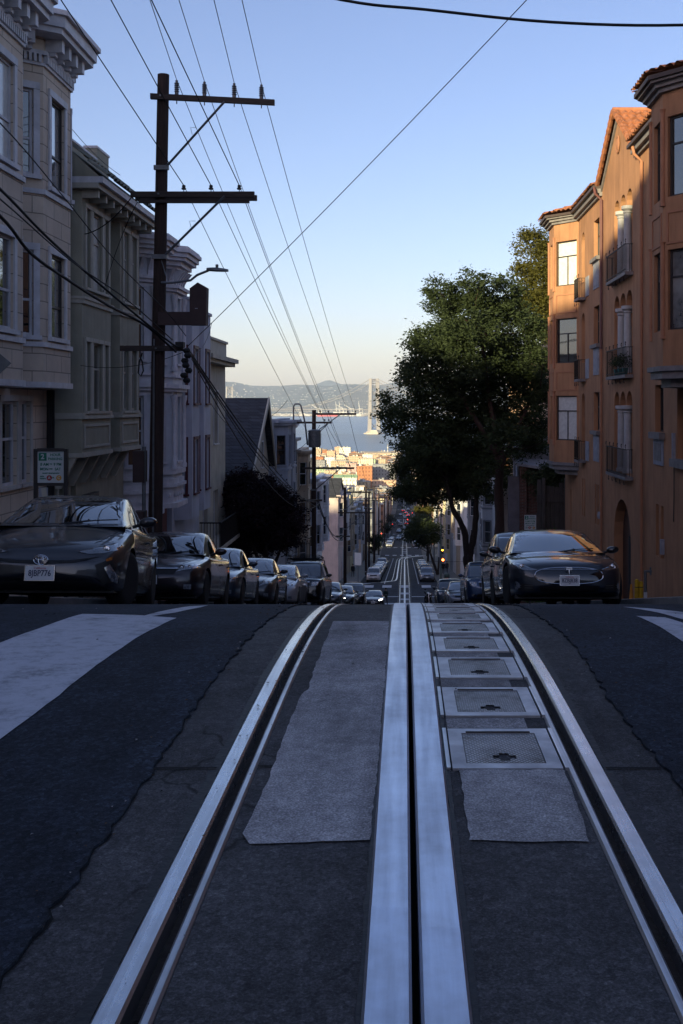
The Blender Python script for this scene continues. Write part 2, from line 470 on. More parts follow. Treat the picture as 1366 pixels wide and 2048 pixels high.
# far road markings
mb = MB()
def rb(x0, x1, y0, y1, dz=.012):
    n = max(1, int((y1-y0)/2)); mb.grid([[(x0, y0+(y1-y0)*i/n, rz(y0+(y1-y0)*i/n)+dz), (x1, y0+(y1-y0)*i/n, rz(y0+(y1-y0)*i/n)+dz)] for i in range(n+1)], PAINT, flip=True)
for (xa, xb) in ((-5.0,-3.7),(-2.65,-1.55),(-.42,-.06),(.1,.48),(2.05,3.15),(4.4,5.4)):
    rb(xa, xb, 123.2, 125.6)
for (xa, xb) in ((-2.9,-1.1),(-.42,-.08),(.12,.5),(2.3,3.3)): rb(xa, xb, 109.0, 111.0)
rb(-5.4, -.65, 115.6, 116.0); rb(.8, 4.1, 115.6, 116.0)
for x in (-.43, .1): rb(x, x+.38, 113.2, 114.3); rb(x, x+.38, 117.6, 119.0)
rb(1.66, 1.78, 127.5, 226); rb(-2.52, -2.40, 127.5, 226)
for k in range(5): rb(-4.4+k*1.7, -3.5+k*1.7, 236, 238.4); rb(-4.4+k*1.7, -3.5+k*1.7, 258, 261)
for y in (243, 247, 252): rb(-.5, .4, y, y+1)
for y0 in (364, 390, 514, 542, 690): 
    for k in range(5): rb(-4.4+k*1.8, -3.4+k*1.8, y0, y0+3)
for y in range(275, 360, 14): rb(-.6, .6, y, y+2)
tag(mb.build('road_marking'), kind='structure')

# rails and slot plates ------------------------------------------------
def rail(xc0, xc1, name, m, dz, label, cat, group=None, Y=TY, base=-.13, chamfer=.006):
    mb = MB()
    rows = [[(xc0,y,rz(y)+base),(xc0,y,rz(y)+dz-chamfer),(xc0+chamfer,y,rz(y)+dz),(xc1-chamfer,y,rz(y)+dz),(xc1,y,rz(y)+dz-chamfer),(xc1,y,rz(y)+base)] for y in Y]
    mb.grid(rows, m)
    return tag(mb.build(name, smooth=True, angle=25), label, cat, group)
rail(-.587+SX,-.533+SX,'running_rail',RAILS,.004,'polished wide steel running rail left of the cable slot','rail','cable car running rails')
rail(.533+SX,.587+SX,'running_rail',RAILS,.004,'polished wide steel running rail right of the hatch covers','rail','cable car running rails')
rail(-.500+SX,-.475+SX,'guard_rail',GUARD,.002,'thin steel guard strip inside the left running rail','rail','thin guard strips inside the rails')
rail(.475+SX,.500+SX,'guard_rail',GUARD,.002,'thin steel guard strip between hatch covers and right running rail','rail','thin guard strips inside the rails')
def plate(x0, x1, ybreak, label):
    e = tag(empty('slot_plate', (0,0,0)), label, 'slot plate', 'steel plates edging the cable slot')
    segs = [(-40, ybreak-.004), (ybreak+.004, 6.1), (6.108, 107)]
    for a, b in segs:
        mb = MB(); YY = ys(a, b)
        dz = .012 if a < 0 else .009
        ch = .006
        rows = []
        for y in YY:
            up = .006*math.exp(-((y-ybreak)/.06)**2) if a < 0 else 0
            rows.append([(x0,y,rz(y)-.14),(x0,y,rz(y)+dz-ch),(x0+ch,y,rz(y)+dz+up),(x1-ch,y,rz(y)+dz+up*.4),(x1,y,rz(y)+dz-ch),(x1,y,rz(y)-.14)])
        mb.grid(rows, PLATES); mb.poly(rows[0], PLATES); mb.poly(rows[-1][::-1], PLATES)
        mb.build('plate_section', e, smooth=True, angle=25)
plate(-.100+SX, -.008+SX, hit(780,1826)[1], 'broad pale steel slot plate left of the dark cable slot')
plate(.008+SX, .100+SX, hit(880,1868)[1], 'broad pale steel slot plate right of the dark cable slot')
# grime packed along the slot and plate edges
mb = MB()
for xa, w_, sd in ((-.108+SX,.010,3),(.103+SX,.010,4),(-.612+SX,.020,5),(.592+SX,.020,6)):
    jj = jag(sd*7, .006)
    mb.grid([[(xa-(abs(jj(y))), y, rz(y)+(.0009 if abs(xa) < .3 else -.007)), (xa+w_+abs(jj(y+3)), y, rz(y)+(.0009 if abs(xa) < .3 else -.007))] for y in Y if 0 < y < 9.5], VOIDC, flip=True)
tag(mb.build('edge_grime'), kind='structure')
# second block tracks: steel slot strips
def strip_path(name, pts, w, m, dz, label, cat='rail', group=None):
    mb = MB(); rows = []
    for i, (x, y) in enumerate(pts):
        a = pts[max(0,i-1)]; b = pts[min(len(pts)-1,i+1)]
        t = Vector((b[0]-a[0], b[1]-a[1])).normalized(); n = Vector((t.y,-t.x))*w/2
        rows.append([(x-n.x, y-n.y, rz(y)-.05), (x-n.x, y-n.y, rz(y)+dz), (x+n.x, y+n.y, rz(y)+dz), (x+n.x, y+n.y, rz(y)-.05)])
    mb.grid(rows, m); return tag(mb.build(name), label, cat, group)
def curve(pts, n=14):
    out = []
    for i in range(len(pts)-1):
        p0 = pts[max(0,i-1)]; p1 = pts[i]; p2 = pts[i+1]; p3 = pts[min(len(pts)-1,i+2)]
        for k in range(n):
            t = k/n
            out.append(tuple(.5*((2*b)+(-a+c)*t+(2*a-5*b+4*c-d)*t*t+(-a+3*b-3*c+d)*t**3) for a,b,c,d in zip(p0,p1,p2,p3)))
    out.append(pts[-1]); return out
FARS = steel_mat('far_track_steel', (.8,.78,.76), .42, 1, 1)
strip_path('slot_plate', curve([(-9,123),(-6,126.5),(-3.2,130),(-1.6,133),(-1.08,138),(-1.05,160),(-1.05,200),(-1.05,218),(-.6,226),(1.5,232),(6,237),(12,241)]), .2, FARS, .022, 'far curving steel slot strip bending left across the downhill crossing', 'slot plate')
strip_path('slot_plate', curve([(.022,107.2),(.022,130),(.022,160),(.022,200),(.022,220),(.5,228),(2.6,233),(6.5,236.5),(12,239.5)]), .2, FARS, .02, 'far straight steel slot strip running down the middle of the next block', 'slot plate')
strip_path('running_rail', curve([(-9,122.2),(-5.6,126.0),(-3.5,130),(-2.1,133),(-1.62,138),(-1.6,180),(-1.6,216),(-1.2,226),(1,233),(6,238),(12,242)]), .07, GUARD, .014, 'thin far running rail along the left edge of the downhill tracks', 'rail')
# grit, leaf scraps and chips lying on the roadway
mb = MB(); DB = [mat('dry_leaf_scrap',(.10,.06,.03),.9,.4,9), mat('pale_grit',(.25,.24,.23),.9,.3,9), VOID]
rr_ = random.Random(77)
for k in range(520):
    y = rr_.uniform(1.4, 9); x = rr_.choice((rr_.uniform(-2.6,2.6), rr_.gauss(-.79,.05), rr_.gauss(.81,.05), rr_.gauss(-.5,.03)))
    s = rr_.uniform(.0015,.005)*(1+y*.15); a = rr_.uniform(0,6.28); z = rz(y)+.004
    if -.61 < x < -.45: z = rz(y)-.04 if -.53+SX < x < -.5+SX else z+.004
    if abs(x) < .12: continue
    c_, s_ = math.cos(a)*s, math.sin(a)*s
    mb.poly([(x-c_,y-s_,z),(x+s_*.6,y-c_*.6,z+s*.5),(x+c_,y+s_,z),(x-s_*.6,y+c_*.6,z+s*.3)], rr_.choice(DB))
tag(mb.build('road_grit'), 'scattered grit and leaf scraps on the asphalt around the rails', 'grit', kind='stuff')
# hatch covers
HM = MATS.get('x')
def diamond_mat():
    m, nt, b = _new('checker_plate_steel')
    tc = nt.nodes.new('ShaderNodeTexCoord'); mp = nt.nodes.new('ShaderNodeMapping'); mp.inputs['Rotation'].default_value = (0,0,R(45)); mp.inputs['Scale'].default_value = (85,85,85)
    nt.links.new(tc.outputs['Object'], mp.inputs[0])
    ck = nt.nodes.new('ShaderNodeTexVoronoi'); ck.distance = 'CHEBYCHEV'; ck.inputs['Scale'].default_value = 1; ck.inputs['Randomness'].default_value = 0
    nt.links.new(mp.outputs[0], ck.inputs['Vector'])
    h = _ramp(nt, ck.outputs['Distance'], [(.3, 1.), (.42, 0.)])
    g = _noise(nt, _coord(nt, (1,1,1), 'World'), 6, 7, .75)
    col = _mix(nt, h, _ramp(nt, g, [(.3,(.035,.032,.03)),(.7,(.11,.108,.11))]), _ramp(nt, g, [(.34,(.16,.14,.13)),(.48,(.38,.37,.37)),(.7,(.56,.55,.56))]))
    nt.links.new(col, b.inputs['Base Color']); b.inputs['Metallic'].default_value = .8; b.inputs['Roughness'].default_value = .48
    _bump(nt, b, h, .6, .004); return m
CHK = diamond_mat(); HFR = steel_mat('hatch_frame_steel', (.62,.61,.63), .5, 6, 6)
NW = ['nearest','second nearest','third nearest','fourth nearest','fifth nearest','sixth nearest','seventh nearest','eighth nearest','farthest']
x0, x1 = .125+SX, .462+SX; w = x1-x0; cx = (x0+x1)/2
mfr = MB(); D = .40; th = .030
for a in ((-w/2,-w/2+.045,-D/2,D/2),(w/2-.045,w/2,-D/2,D/2),(-w/2+.045,w/2-.045,-D/2,-D/2+.045),(-w/2+.045,w/2-.045,D/2-.05,D/2)): mfr.box(a[0],a[1],a[2],a[3],-.02,.0035,HFR)
mpl = MB()
pw = w/2-.047; holeC = (0, -.09); hs = .036; hw = .016
cross = [(-hw,-hs),(hw,-hs),(hw,-hw),(hs,-hw),(hs,hw),(hw,hw),(hw,hs),(-hw,hs),(-hw,hw),(-hs,hw),(-hs,-hw),(-hw,-hw)]
cross = [(a*1.0, b+holeC[1]) for a, b in cross]
V, T = cdt(rect(-pw,pw,-D/2+.047,D/2-.052), [cross]); mpl.v = [(u,v,.0015) for u,v in V]; mpl.f = [tuple(t) for t in T]; mpl.m = [0]*len(T); mpl.mats = [CHK]
mho = MB(); mho.box(-.05,.05,-.15,-.03,-.02,-.012,VOID)
mhi = MB(); mhi.box(-w/2+.06,w/2-.06,D/2-.049,D/2-.038,-.01,.006,RUST)
mrim = MB()
for s in (-1, 1): mrim.box(s*(w/2+.012)-.006, s*(w/2+.012)+.006, -D/2, D/2, -.02, .006, GUARD)
proto = None
for k in range(9):
    yc = 3.167+.54*k+D/2
    if k == 0:
        e = empty('hatch_cover', (0,0,0)); fr_ = mfr.build('frame', e); pl_ = mpl.build('checker_plate', e); fix_normals(pl_)
        mho.build('keyhole', e); mhi.build('hinge_bar', e); mrim.build('side_bar', e); proto = e
    else: e = copy_tree(proto)
    e.location = (cx, yc, rz(yc)+.001); e.rotation_euler = (math.atan(slope(yc)), 0, 0)
    tag(e, f'{NW[k]} steel hatch cover with cross-shaped keyhole beside the cable slot', 'hatch cover', 'hatch covers beside the cable slot')
    # mortar slab between covers
mb = MB()
for k in range(9):
    ya = 3.167+.54*k+D+.012; yb = 3.167+.54*(k+1)-.012
    mb.grid([[(x0-.0,y,rz(y)+.001),(x1-.06,y,rz(y)+.001)] for y in (ya,(ya+yb)/2,yb)], PATCH, flip=True)
tag(mb.build('concrete_infill'), kind='structure')

# sidewalks ------------------------------------------------------------
mb = MB()
BL = [(7.5,104.5),(129.5,236),(262,364),(392,514),(544,690),(712,1000),(1020,1780)]
for (a, b) in BL:
    Yb = ys(a, b)
    mb.grid([[(-5.5,y,rz(y)-.1),(-5.5,y,rz(y)+.14),(-5.52,y,rz(y)+.15),(-5.66,y,rz(y)+.15)] for y in Yb], KERB)
    mb.grid([[(-5.66,y,rz(y)+.15),(-9.2,y,rz(y)+.18)] for y in Yb], WALKC)
    mb.grid([[(4.1,y,rz(y)-.1),(4.1,y,rz(y)+.14),(4.12,y,rz(y)+.15),(4.26,y,rz(y)+.15)] for y in Yb], KERB, flip=True)
    mb.grid([[(4.26,y,rz(y)+.15),(9.2,y,rz(y)+.18)] for y in Yb], WALKC, flip=True)
    for y in (a, b):
        mb.poly([(-5.5,y,rz(y)-.1),(-5.5,y,rz(y)+.15),(-9.2,y,rz(y)+.18),(-9.2,y,rz(y)-.1)], KERB)
        mb.poly([(4.1,y,rz(y)-.1),(4.1,y,rz(y)+.15),(9.2,y,rz(y)+.18),(9.2,y,rz(y)-.1)], KERB)
tag(mb.build('sidewalk'), kind='structure')
mb = MB()
for (a, b) in [(-22,7.5),(104.5,129.5),(236,262),(364,392),(514,544),(690,712),(1000,1020)]:
    for (xa, xb) in ((-90,-5.5),(4.1,90)):
        Yb = ys(a, b, .5)
        mb.grid([[(xa,y,rz(y)),(xb,y,rz(y))] for y in Yb], ASPH if a < 0 else ASPH_FAR, flip=True)
tag(mb.build('cross_street'), kind='structure')
# hillside under the city, down to the water's edge
mb = MB()
TERR = mat('hillside_ground', (.09,.085,.075), .95, .4, .02)
Yt = list(range(-600, 0, 40))+list(range(0, 400, 5))+list(range(400, 1841, 20))+[2000]
xs = [-4000,-1500,-600,-200,-90,-9.2,-5.45]; 
mb.grid([[(x,y,rz(y)-(.12 if x > -100 else .5)-.2) for x in xs] for y in Yt], TERR, flip=True)
mb.grid([[(x,y,rz(y)-(.12 if x < 100 else .5)-.2) for x in [4.05,9.2,90,200,600,1500,4000]] for y in Yt], TERR, flip=True)
mb.grid([[(-5.45,y,rz(y)-.32),(4.05,y,rz(y)-.32)] for y in Yt], TERR, flip=True)
tag(mb.build('ground'), kind='structure')
# water
m, nt, b = _new('bay_water')
v = _coord(nt)
b.inputs['Base Color'].default_value = (.055,.10,.15,1)
n1 = _noise(nt, _coord(nt, (.0008,.006,1)), 1, 5, .6)
nt.links.new(_ramp(nt, n1, [(.35,(.085,.12,.155)),(.6,(.12,.16,.20)),(.75,(.19,.225,.26))]), b.inputs['Base Color'])
b.inputs['Roughness'].default_value = .32; b.inputs['Specular IOR Level'].default_value = .5
_bump(nt, b, _noise(nt, _coord(nt, (.02,.06,1)), 1, 6, .6), .6, 3.0)
mb = MB(); mb.grid([[(-9000,1700,-90),(9000,1700,-90)],[(-9000,9300,-90),(9000,9300,-90)]], m, flip=True)
tag(mb.build('water'), kind='structure')
# far shore and hills
mb = MB(); FS = mat('far_shore_ground', (.17,.14,.11), .95, .5, .002)
mb.grid([[(x,y,-90+ (1.5 if y > 8900 else -2)) for x in (-9000,0,9000)] for y in (8890,8910,12500)], FS, flip=True)
tag(mb.build('far_shore'), kind='structure')
def hn(x, y):
    from mathutils import noise
    return noise.fractal(Vector((x/1500, y/1500, .3)), 1, 2, 6)
HILLM = mat('wooded_hill_ground', (.045,.058,.062), 1, .55, .004)
def ridge(name, d0, d1, prof, amp, m, nx=150, ny=24, x0=-4200, x1=1600):
    mb = MB(); rows = []
    for j in range(ny+1):
        t = j/ny; d = d0+(d1-d0)*t; row = []
        for i in range(nx+1):
            x = x0+(x1-x0)*i/nx
            px = 809+x/d*F
            top = np.interp(px, [p[0] for p in prof], [p[1] for p in prof])
            H = (812-top)/F*d1*1.0
            s = math.sin(min(1, t*1.15)*math.pi/2)**1.1
            z = -90+(H+90)*s+amp*(hn(x, d)+.25*hn(x*4,d*4))*min(1, t*3)
            row.append((x, d, z))
        rows.append(row)
    rows.append([(p[0], p[1]+800, -90) for p in rows[-1]])
    mb.grid(rows, m, flip=True); o = mb.build(name, smooth=True, angle=180); return tag(o, kind='structure'), rows
oh, hrows = ridge('hill', 10500, 14200, [(300,770),(440,762),(470,765),(500,773),(560,774),(600,771),(650,773),(700,768),(750,771),(800,764),(860,767),(1000,771)], 42, HILLM)
PKM = mat('far_peak_ground', (.04,.055,.07), 1, .3, .002)
om, _ = ridge('mountain', 15200, 16200, [(440,788),(590,780),(625,771),(657,759),(690,771),(760,784),(1000,790)], 8, PKM, 90, 8, -5200, 1200)
# hillside town on the far hills: too many to count
mb = MB(); tw = [mat('far_town_white', (.56,.53,.48), .9, .3, .01), mat('far_town_tan', (.24,.21,.18), .9, .3, .01)]
for k in range(2600):
    j = int(rng.triangular(1, 22, 3)); i = rng.randrange(8, 140); p = hrows[j][i]
    if rng.random() < .35+.5*math.sin(i*.9)*math.cos(j*1.7+i*.3): continue
    s = rng.uniform(4, 15); h = rng.uniform(2, 7); x = p[0]+rng.uniform(-19, 19)
    mb.box(x, x+s, p[1]-2, p[1]+10, p[2]-4, p[2]+h, rng.choice(tw))
for k in range(500):
    x = rng.uniform(-2600, 200); y = rng.uniform(8920, 10300); s = rng.uniform(10, 60); h = rng.uniform(5, 18)
    mb.box(x, x+s, y, y+20, -89, -89+h, rng.choice(tw))
tag(mb.build('far_town'), 'pale houses scattered densely over the hazy hills beyond the bay', 'houses', kind='stuff')
# ------------------------------------------------------------------ materials for buildings
BEIGE = brick_mat('scored_beige_stucco', (.66,.545,.435), (.61,.50,.40), (.27,.225,.185), .95, .36, .012, .85, .5, .2)
BEIGEP = mat('beige_trim_paint', (.52,.49,.46), .75, .2, 3, .1, dirt=.4)
LAVT = mat('pale_trim_paint', (.58,.57,.60), .6, .2, 4, .08, dirt=.3)
GREENW = mat('olive_stucco', (.30,.285,.22), .85, .15, 2, .3, dirt=.3)
GREENT = mat('olive_trim', (.40,.375,.32), .7, .15, 3, .08, dirt=.35)
TILEG = mat('weathered_dark_tiles', (.20,.195,.15), .8, .5, 5, .3)
LAVW = mat('lavender_wall', (.60,.60,.64), .75, .15, 2, .1, dirt=.35)
LAVC = mat('lavender_cornice', (.62,.60,.64), .7, .15, 5, .15, dirt=.4)
GBW = mat('grey_blue_stucco', (.46,.47,.54), .85, .15, 1.5, .2, dirt=.3)
BURG = mat('burgundy_window_paint', (.085,.02,.025), .6, .2, 4)
WHT = mat('white_window_paint', (.55,.55,.57), .55, .12, 4)
CREAM = mat('cream_stucco', (.46,.42,.35), .85, .2, 1.5, .2, dirt=.35)
SHING = brick_mat('dark_roof_shingles', (.032,.034,.042), (.06,.062,.075), (.012,.012,.015), .45, .17, .012, .9, .6, .3)
ORNG = mat('terracotta_stucco', (.40,.195,.10), .85, .2, 1.1, .4, dirt=.5, bscale=25)
ORNT = mat('terracotta_trim', (.37,.165,.09), .8, .15, 3, .1)
ORND = mat('terracotta_panel', (.31,.135,.075), .85, .25, 2.5, .25)
TILER = mat('terracotta_roof_tiles', (.36,.135,.065), .85, .55, 4.5, .3)
GUTT = mat('brown_gutter_paint', (.065,.045,.04), .6, .25, 5)
SOFF = mat('greyish_cornice_paint', (.20,.18,.18), .7, .3, 5, .1)
PIPE = mat('maroon_downpipe', (.13,.05,.045), .55, .2, 3)
DFR = mat('dark_window_frame', (.035,.03,.03), .5, .2, 5)
GREYP = mat('pale_grey_panel', (.30,.30,.34), .8, .25, 5, .15)
IRON = mat('wrought_iron', (.02,.015,.013), .6, .3, 8, metallic=.3)
COLM = mat('column_stone', (.44,.42,.42), .75, .2, 4, .2, dirt=.3)
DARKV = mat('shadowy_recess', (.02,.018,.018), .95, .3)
ROOFG = mat('flat_roof_gravel', (.24,.23,.22), .95, .3, 1.2)
WOODD = mat('weathered_fence_wood', (.07,.06,.055), .9, .35, 4, .3, streak=(6,6,.6))
BRK = brick_mat('old_brick', (.16,.055,.038), (.10,.042,.032), (.17,.155,.14), .24, .075, .010, .95, .8, .45)
DOORM = mat('dark_door_paint', (.06,.03,.022), .5, .3, 3)

def polybox(mb, plan, z0, z1, m, cap=True):
    """vertical prism; plan counter-clockwise from above"""
    n = len(plan)
    for i in range(n):
        a, b = plan[i], plan[(i+1) % n]
        mb.poly([(a[0],a[1],z0),(b[0],b[1],z0),(b[0],b[1],z1),(a[0],a[1],z1)], m)
    if cap:
        mb.poly([(p[0],p[1],z0) for p in plan[::-1]], m); mb.poly([(p[0],p[1],z1) for p in plan], m)
def ccw(plan):
    a = sum(plan[i][0]*plan[(i+1)%len(plan)][1]-plan[(i+1)%len(plan)][0]*plan[i][1] for i in range(len(plan)))
    return plan if a > 0 else plan[::-1]
def offs(plan, e, side):
    """bay plan (open chain) pushed outward by e towards the street"""
    out = []
    for i, p in enumerate(plan):
        if i in (0, len(plan)-1): out.append((p[0]-side*.0, p[1]+(-e if (i == 0) == (plan[0][1] < plan[-1][1]) else e)))
        else: out.append((p[0]+side*e, p[1]+((-e if i == 1 else e)*.45 if plan[0][1] < plan[-1][1] else (e if i == 1 else -e)*.45)))
    return out
def mould(mb, chain, side, steps, m, back):
    """stacked projecting mouldings round an open chain. steps: (z0,z1,projection)"""
    for z0, z1, e in steps:
        q = offs(chain, e, side); pl = q+[(back, q[-1][1]), (back, q[0][1])]
        polybox(mb, ccw(pl), z0, z1, m)
def bay(parent, chain, z0, z1, wm, side, sets, back, name='bay', dep=.1):
    """chain far-from-camera order not needed; side=+1 faces +X. sets: {seg:[(u0,u1,z0,z1,kw)]}"""
    mb = MB(); frames = []
    ch = chain if side > 0 else chain[::-1]
    for i in range(len(ch)-1):
        f = Fr(ch[i], ch[i+1]); frames.append(f)
        hs = [rect(a,b,c,d) for (a,b,c,d,k) in sets.get(i, [])]
        panel(mb, f, rect(0, f.L, z0, z1), hs, dep, wm)
    pl = ccw(ch+[(back, ch[-1][1]), (back, ch[0][1])])
    mb.poly([(p[0],p[1],z0) for p in pl[::-1]], wm); mb.poly([(p[0],p[1],z1-.002) for p in pl], wm)
    o = mb.build(name, parent)
    for i, f in enumerate(frames):
        for (a,b,c,d,k) in sets.get(i, []):
            kk = dict(k); win(o, f, a, b, c, d, depth=dep, **kk)
    return o, frames

# ======================= LEFT: beige apartment house with scored walls
B = empty('apartment_house', (0,0,0), 'beige scored-stucco apartment house with two bays and dentil cornice, far left', 'building')
bx = -8.0
mb = MB(); f = Fr((bx,4.0),(bx,23.55))
gw = [(14.0,15.3),(16.88,17.70),(18.0,18.55)]
hol = [rect(a-4+0.0,b-4+.0,-1.62,.1) for a,b in [(18.6,19.9),(20.6,21.45),(21.65,22.2)]]+[rect(3,4.4,-3.6,-.6)]
panel(mb, f, rect(0, f.L, -6, 7.7), hol, .12, BEIGE)
f2 = Fr((bx,23.55),(-18,23.55)); panel(mb, f2, rect(0, f2.L, -6, 7.9), [], .1, BEIGE)
mb.box(-18, bx-.01, 4, 23.5, 7.55, 7.75, ROOFG)
f3 = Fr((-18,4.0),(bx,4.0)); panel(mb, f3, rect(0, f3.L, -3, 7.7), [], .1, BEIGE)
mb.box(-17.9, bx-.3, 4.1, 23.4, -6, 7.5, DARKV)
w = mb.build('wall', B)
kw = dict(fm=LAVT, pm=GD, fw=.06, hs=(.55,), casing=.11, cm=BEIGEP)
for a, b in [(18.6,19.9),(20.6,21.45),(21.65,22.2)]: win(w, f, a-4, b-4, -1.62, .1, **kw)
win(w, f, 3, 4.4, -3.6, -.6, fm=DOORM, pm=GD, hs=(.7,))
nb = [(bx,16.6),(-7.45,17.2),(-7.45,20.3),(bx,20.85)]
fb = [(bx,21.0),(-7.45,21.45),(-7.45,23.2),(bx,23.6)]
k1 = dict(fm=LAVT, pm=GD, fw=.055, hs=(.42,), casing=.13, cm=LAVT)
k2 = dict(fm=LAVT, pm=GB, fw=.055, hs=(.42,), casing=.13, cm=LAVT)
S1 = {0:[(.2,.62,4.6,6.5,k1),(.2,.62,1.45,3.2,k1)], 1:[(.35,1.2,4.6,6.5,k1),(1.75,2.6,4.6,6.5,k2),(.35,1.2,1.45,3.2,k2),(1.75,2.6,1.45,3.2,k1)], 2:[(.2,.6,4.6,6.5,k1),(.2,.6,1.45,3.2,k1)]}
kd = dict(fm=DFR, pm=GC, fw=.05, hs=(.38,), casing=.13, cm=LAVT)
kb = dict(fm=LAVT, pm=GB, fw=.05, hs=(.5,), casing=.1, cm=LAVT)
S2 = {0:[(.12,.5,4.75,6.5,k1),(.12,.5,1.45,3.2,k1)], 1:[(.42,1.30,4.6,6.5,kd),(.42,1.30,1.45,3.2,kd)], 2:[(.12,.45,4.6,6.5,k1)]}
bay(B, nb, .5, 7.6, BEIGE, 1, S1, bx-.5); bay(B, fb, .5, 7.6, BEIGE, 1, S2, bx-.5)
for ch in (nb, fb):
    mb = MB()
    mould(mb, ch, 1, [(.38,.5,.05),(1.22,1.32,.05),(4.36,4.46,.05),(7.0,7.06,.05),(7.22,7.3,.09)], LAVT, bx-.3)
    mould(mb, ch, 1, [(7.6,7.72,.45),(7.72,7.95,.52),(7.95,8.05,.60)], LAVT, bx-.6)
    for i in range(3):
        ff = Fr(offs(ch,.05,1)[i], offs(ch,.05,1)[i+1])
        n = int(ff.L/.1)
        for q in range(n): ob(mb, ff, q*.1+.02, q*.1+.075, 7.06, 7.22, -.05, .045, LAVT)
        nbk = max(1, int(ff.L/.42))
        for q in range(nbk):
            u = (q+.5)*ff.L/nbk; ob(mb, ff, u-.075, u+.075, 7.34, 7.6, -.1, .30, LAVT); ob(mb, ff, u-.06, u+.06, 7.26, 7.34, -.1, .16, LAVT)
    mb.build('cornice', B)
mb = MB(); mb.box(bx-1, bx+.3, 4, 16.5, 7.7, 8.0, LAVT); mb.build('cornice', B)
mb = MB()
for y in (23.0, 23.15, 23.32): mb.tube([(bx+.12,y,-5),(bx+.12,y,.35)], .035, 8, DARKV)
mb.build('drainpipe', B)

# ======================= LEFT: olive house with tile eave
B = empty('row_house', (0,0,0), 'olive-green house with dark tile eave and panelled bays, beside the beige apartment house', 'building')
mb = MB(); f = Fr((bx,23.62),(bx,29.6))
hol = [rect(.35,.95,-3.2,-1.6), rect(1.3,1.7,-3.6,-1.5), rect(3.4,4.9,-6,-2.6)]
panel(mb, f, rect(0,f.L,-8,5.1), hol, .3, GREENW)
f2 = Fr((bx,29.6),(-17,29.6)); panel(mb, f2, rect(0,f2.L,-8,5.3), [], .1, GREENW)
f3 = Fr((-17,23.62),(bx,23.62)); panel(mb, f3, rect(0,f3.L,-8,5.3), [], .1, GREENW)
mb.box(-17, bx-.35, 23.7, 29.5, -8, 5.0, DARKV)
# low parapet with a step
w = mb.build('wall', B)
win(w, f, .35,.95,-3.2,-1.6, fm=GREENT, depth=.3, casing=.08); win(w, f, 1.3,1.7,-3.6,-1.5, fm=GREENT, depth=.3)
mb = MB(); ob(mb, f, 3.42,4.88,-6,-2.6,-.3,-.22,DOORM); mb.build('garage_door', w)
mb = MB(); ob(mb, f, 1.9,3.2,-7,-2.2,.0,.12, brick_mat('painted_brick', (.17,.155,.12),(.14,.13,.10),(.06,.055,.05), .26,.085,.012,.9,.9,.3)); mb.build('brick_pier', w)
kt = dict(fm=GREENT, pm=GB, fw=.05, hs=(.62,), casing=.09, cm=GREENT)  # upper panes: white curtains, their paleness also standing in for sky reflection
kl = dict(fm=GREENT, pm=glass_mat('window_glass_mirror', (.03,.025,.02), .3, .02, 1.0, .5), fw=.05, hs=(.62,), casing=.09, cm=GREENT)
A1 = [(bx,23.65),(-7.4,23.85),(-7.4,26.2),(bx,26.4)]; A2 = [(bx,26.85),(-7.4,27.05),(-7.4,29.0),(bx,29.2)]
trio = lambda z0,z1,k: [(.28,.62,z0,z1,k),(.82,1.55,z0,z1,k),(1.75,2.08,z0,z1,k)]
duo = lambda z0,z1,k: [(.28,.82,z0,z1,k),(1.08,1.62,z0,z1,k)]
bay(B, A1, -1.1, 4.95, GREENW, 1, {1: trio(2.75,4.6,kt)+trio(-.12,1.5,kl)}, bx-.3)
bay(B, A2, -1.1, 4.95, GREENW, 1, {1: duo(2.75,4.6,kt)+duo(-.12,1.5,kl)}, bx-.3)
mb = MB()
for ch in (A1, A2):
    mould(mb, ch, 1, [(-.30,-.22,.07),(-.22,-.16,.04),(2.46,2.52,.08),(2.36,2.46,.05),(-1.18,-1.08,.05)], GREENT, bx-.2)
    ff = Fr(ch[1], ch[2])
    for a, b in ((.15,.22),(ff.L-.22,ff.L-.15)): ob(mb, ff, a, b, -.98,-.42, .0, .03, GREENT)
    for a, b in ((-.98,-.92),(-.48,-.42)): ob(mb, ff, .22, ff.L-.22, a, b, .0, .03, GREENT)
for y in np.arange(23.9, 29.3, .62): mb.box(bx, -7.02, y-.05, y+.05, 4.78, 4.95, GREENT)
for y in np.arange(23.8, 29.2, .9): mb.hexa([(bx,y,-1.9),(bx+.12,y,-1.9),(bx+.12,y+.12,-1.9),(bx,y+.12,-1.9),(bx,y,-1.18),(bx+.5,y,-1.18),(bx+.5,y+.12,-1.18),(bx,y+.12,-1.18)], GREENT)
mb.box(-8.9, -6.95, 23.62, 29.3, 4.96, 5.08, GREENT); mb.box(-8.9, -6.85, 23.62, 29.4, 5.08, 5.22, LAVT)
mb.build('cornice', B)
mb = MB(); tile_roof(mb, (-6.8,23.62,5.22), (-6.8,29.4,5.22), (-7.62,29.4,5.95), (-7.62,23.62,5.95), TILEG, .27, .40)
m3 = MB(); m3.hexa([(-8.9,23.64,5.23),(-6.95,23.64,5.23),(-6.95,29.35,5.23),(-8.9,29.35,5.23),(-8.9,23.64,5.92),(-7.7,23.64,5.92),(-7.7,29.35,5.92),(-8.9,29.35,5.92)], GREENW); m3.box(-8.35,-8.06,23.7,27.2,5.921,6.42,GREENW); m3.box(-8.4,-8.03,23.7,27.2,6.42,6.47,LAVT); m3.box(-8.35,-8.05,27.2,28.3,5.921,6.75,GREENW); m3.box(-8.4,-8.03,27.18,28.34,6.75,6.81,LAVT); m3.build('parapet', B)
mb.build('tile_eave', B, smooth=True, angle=50)

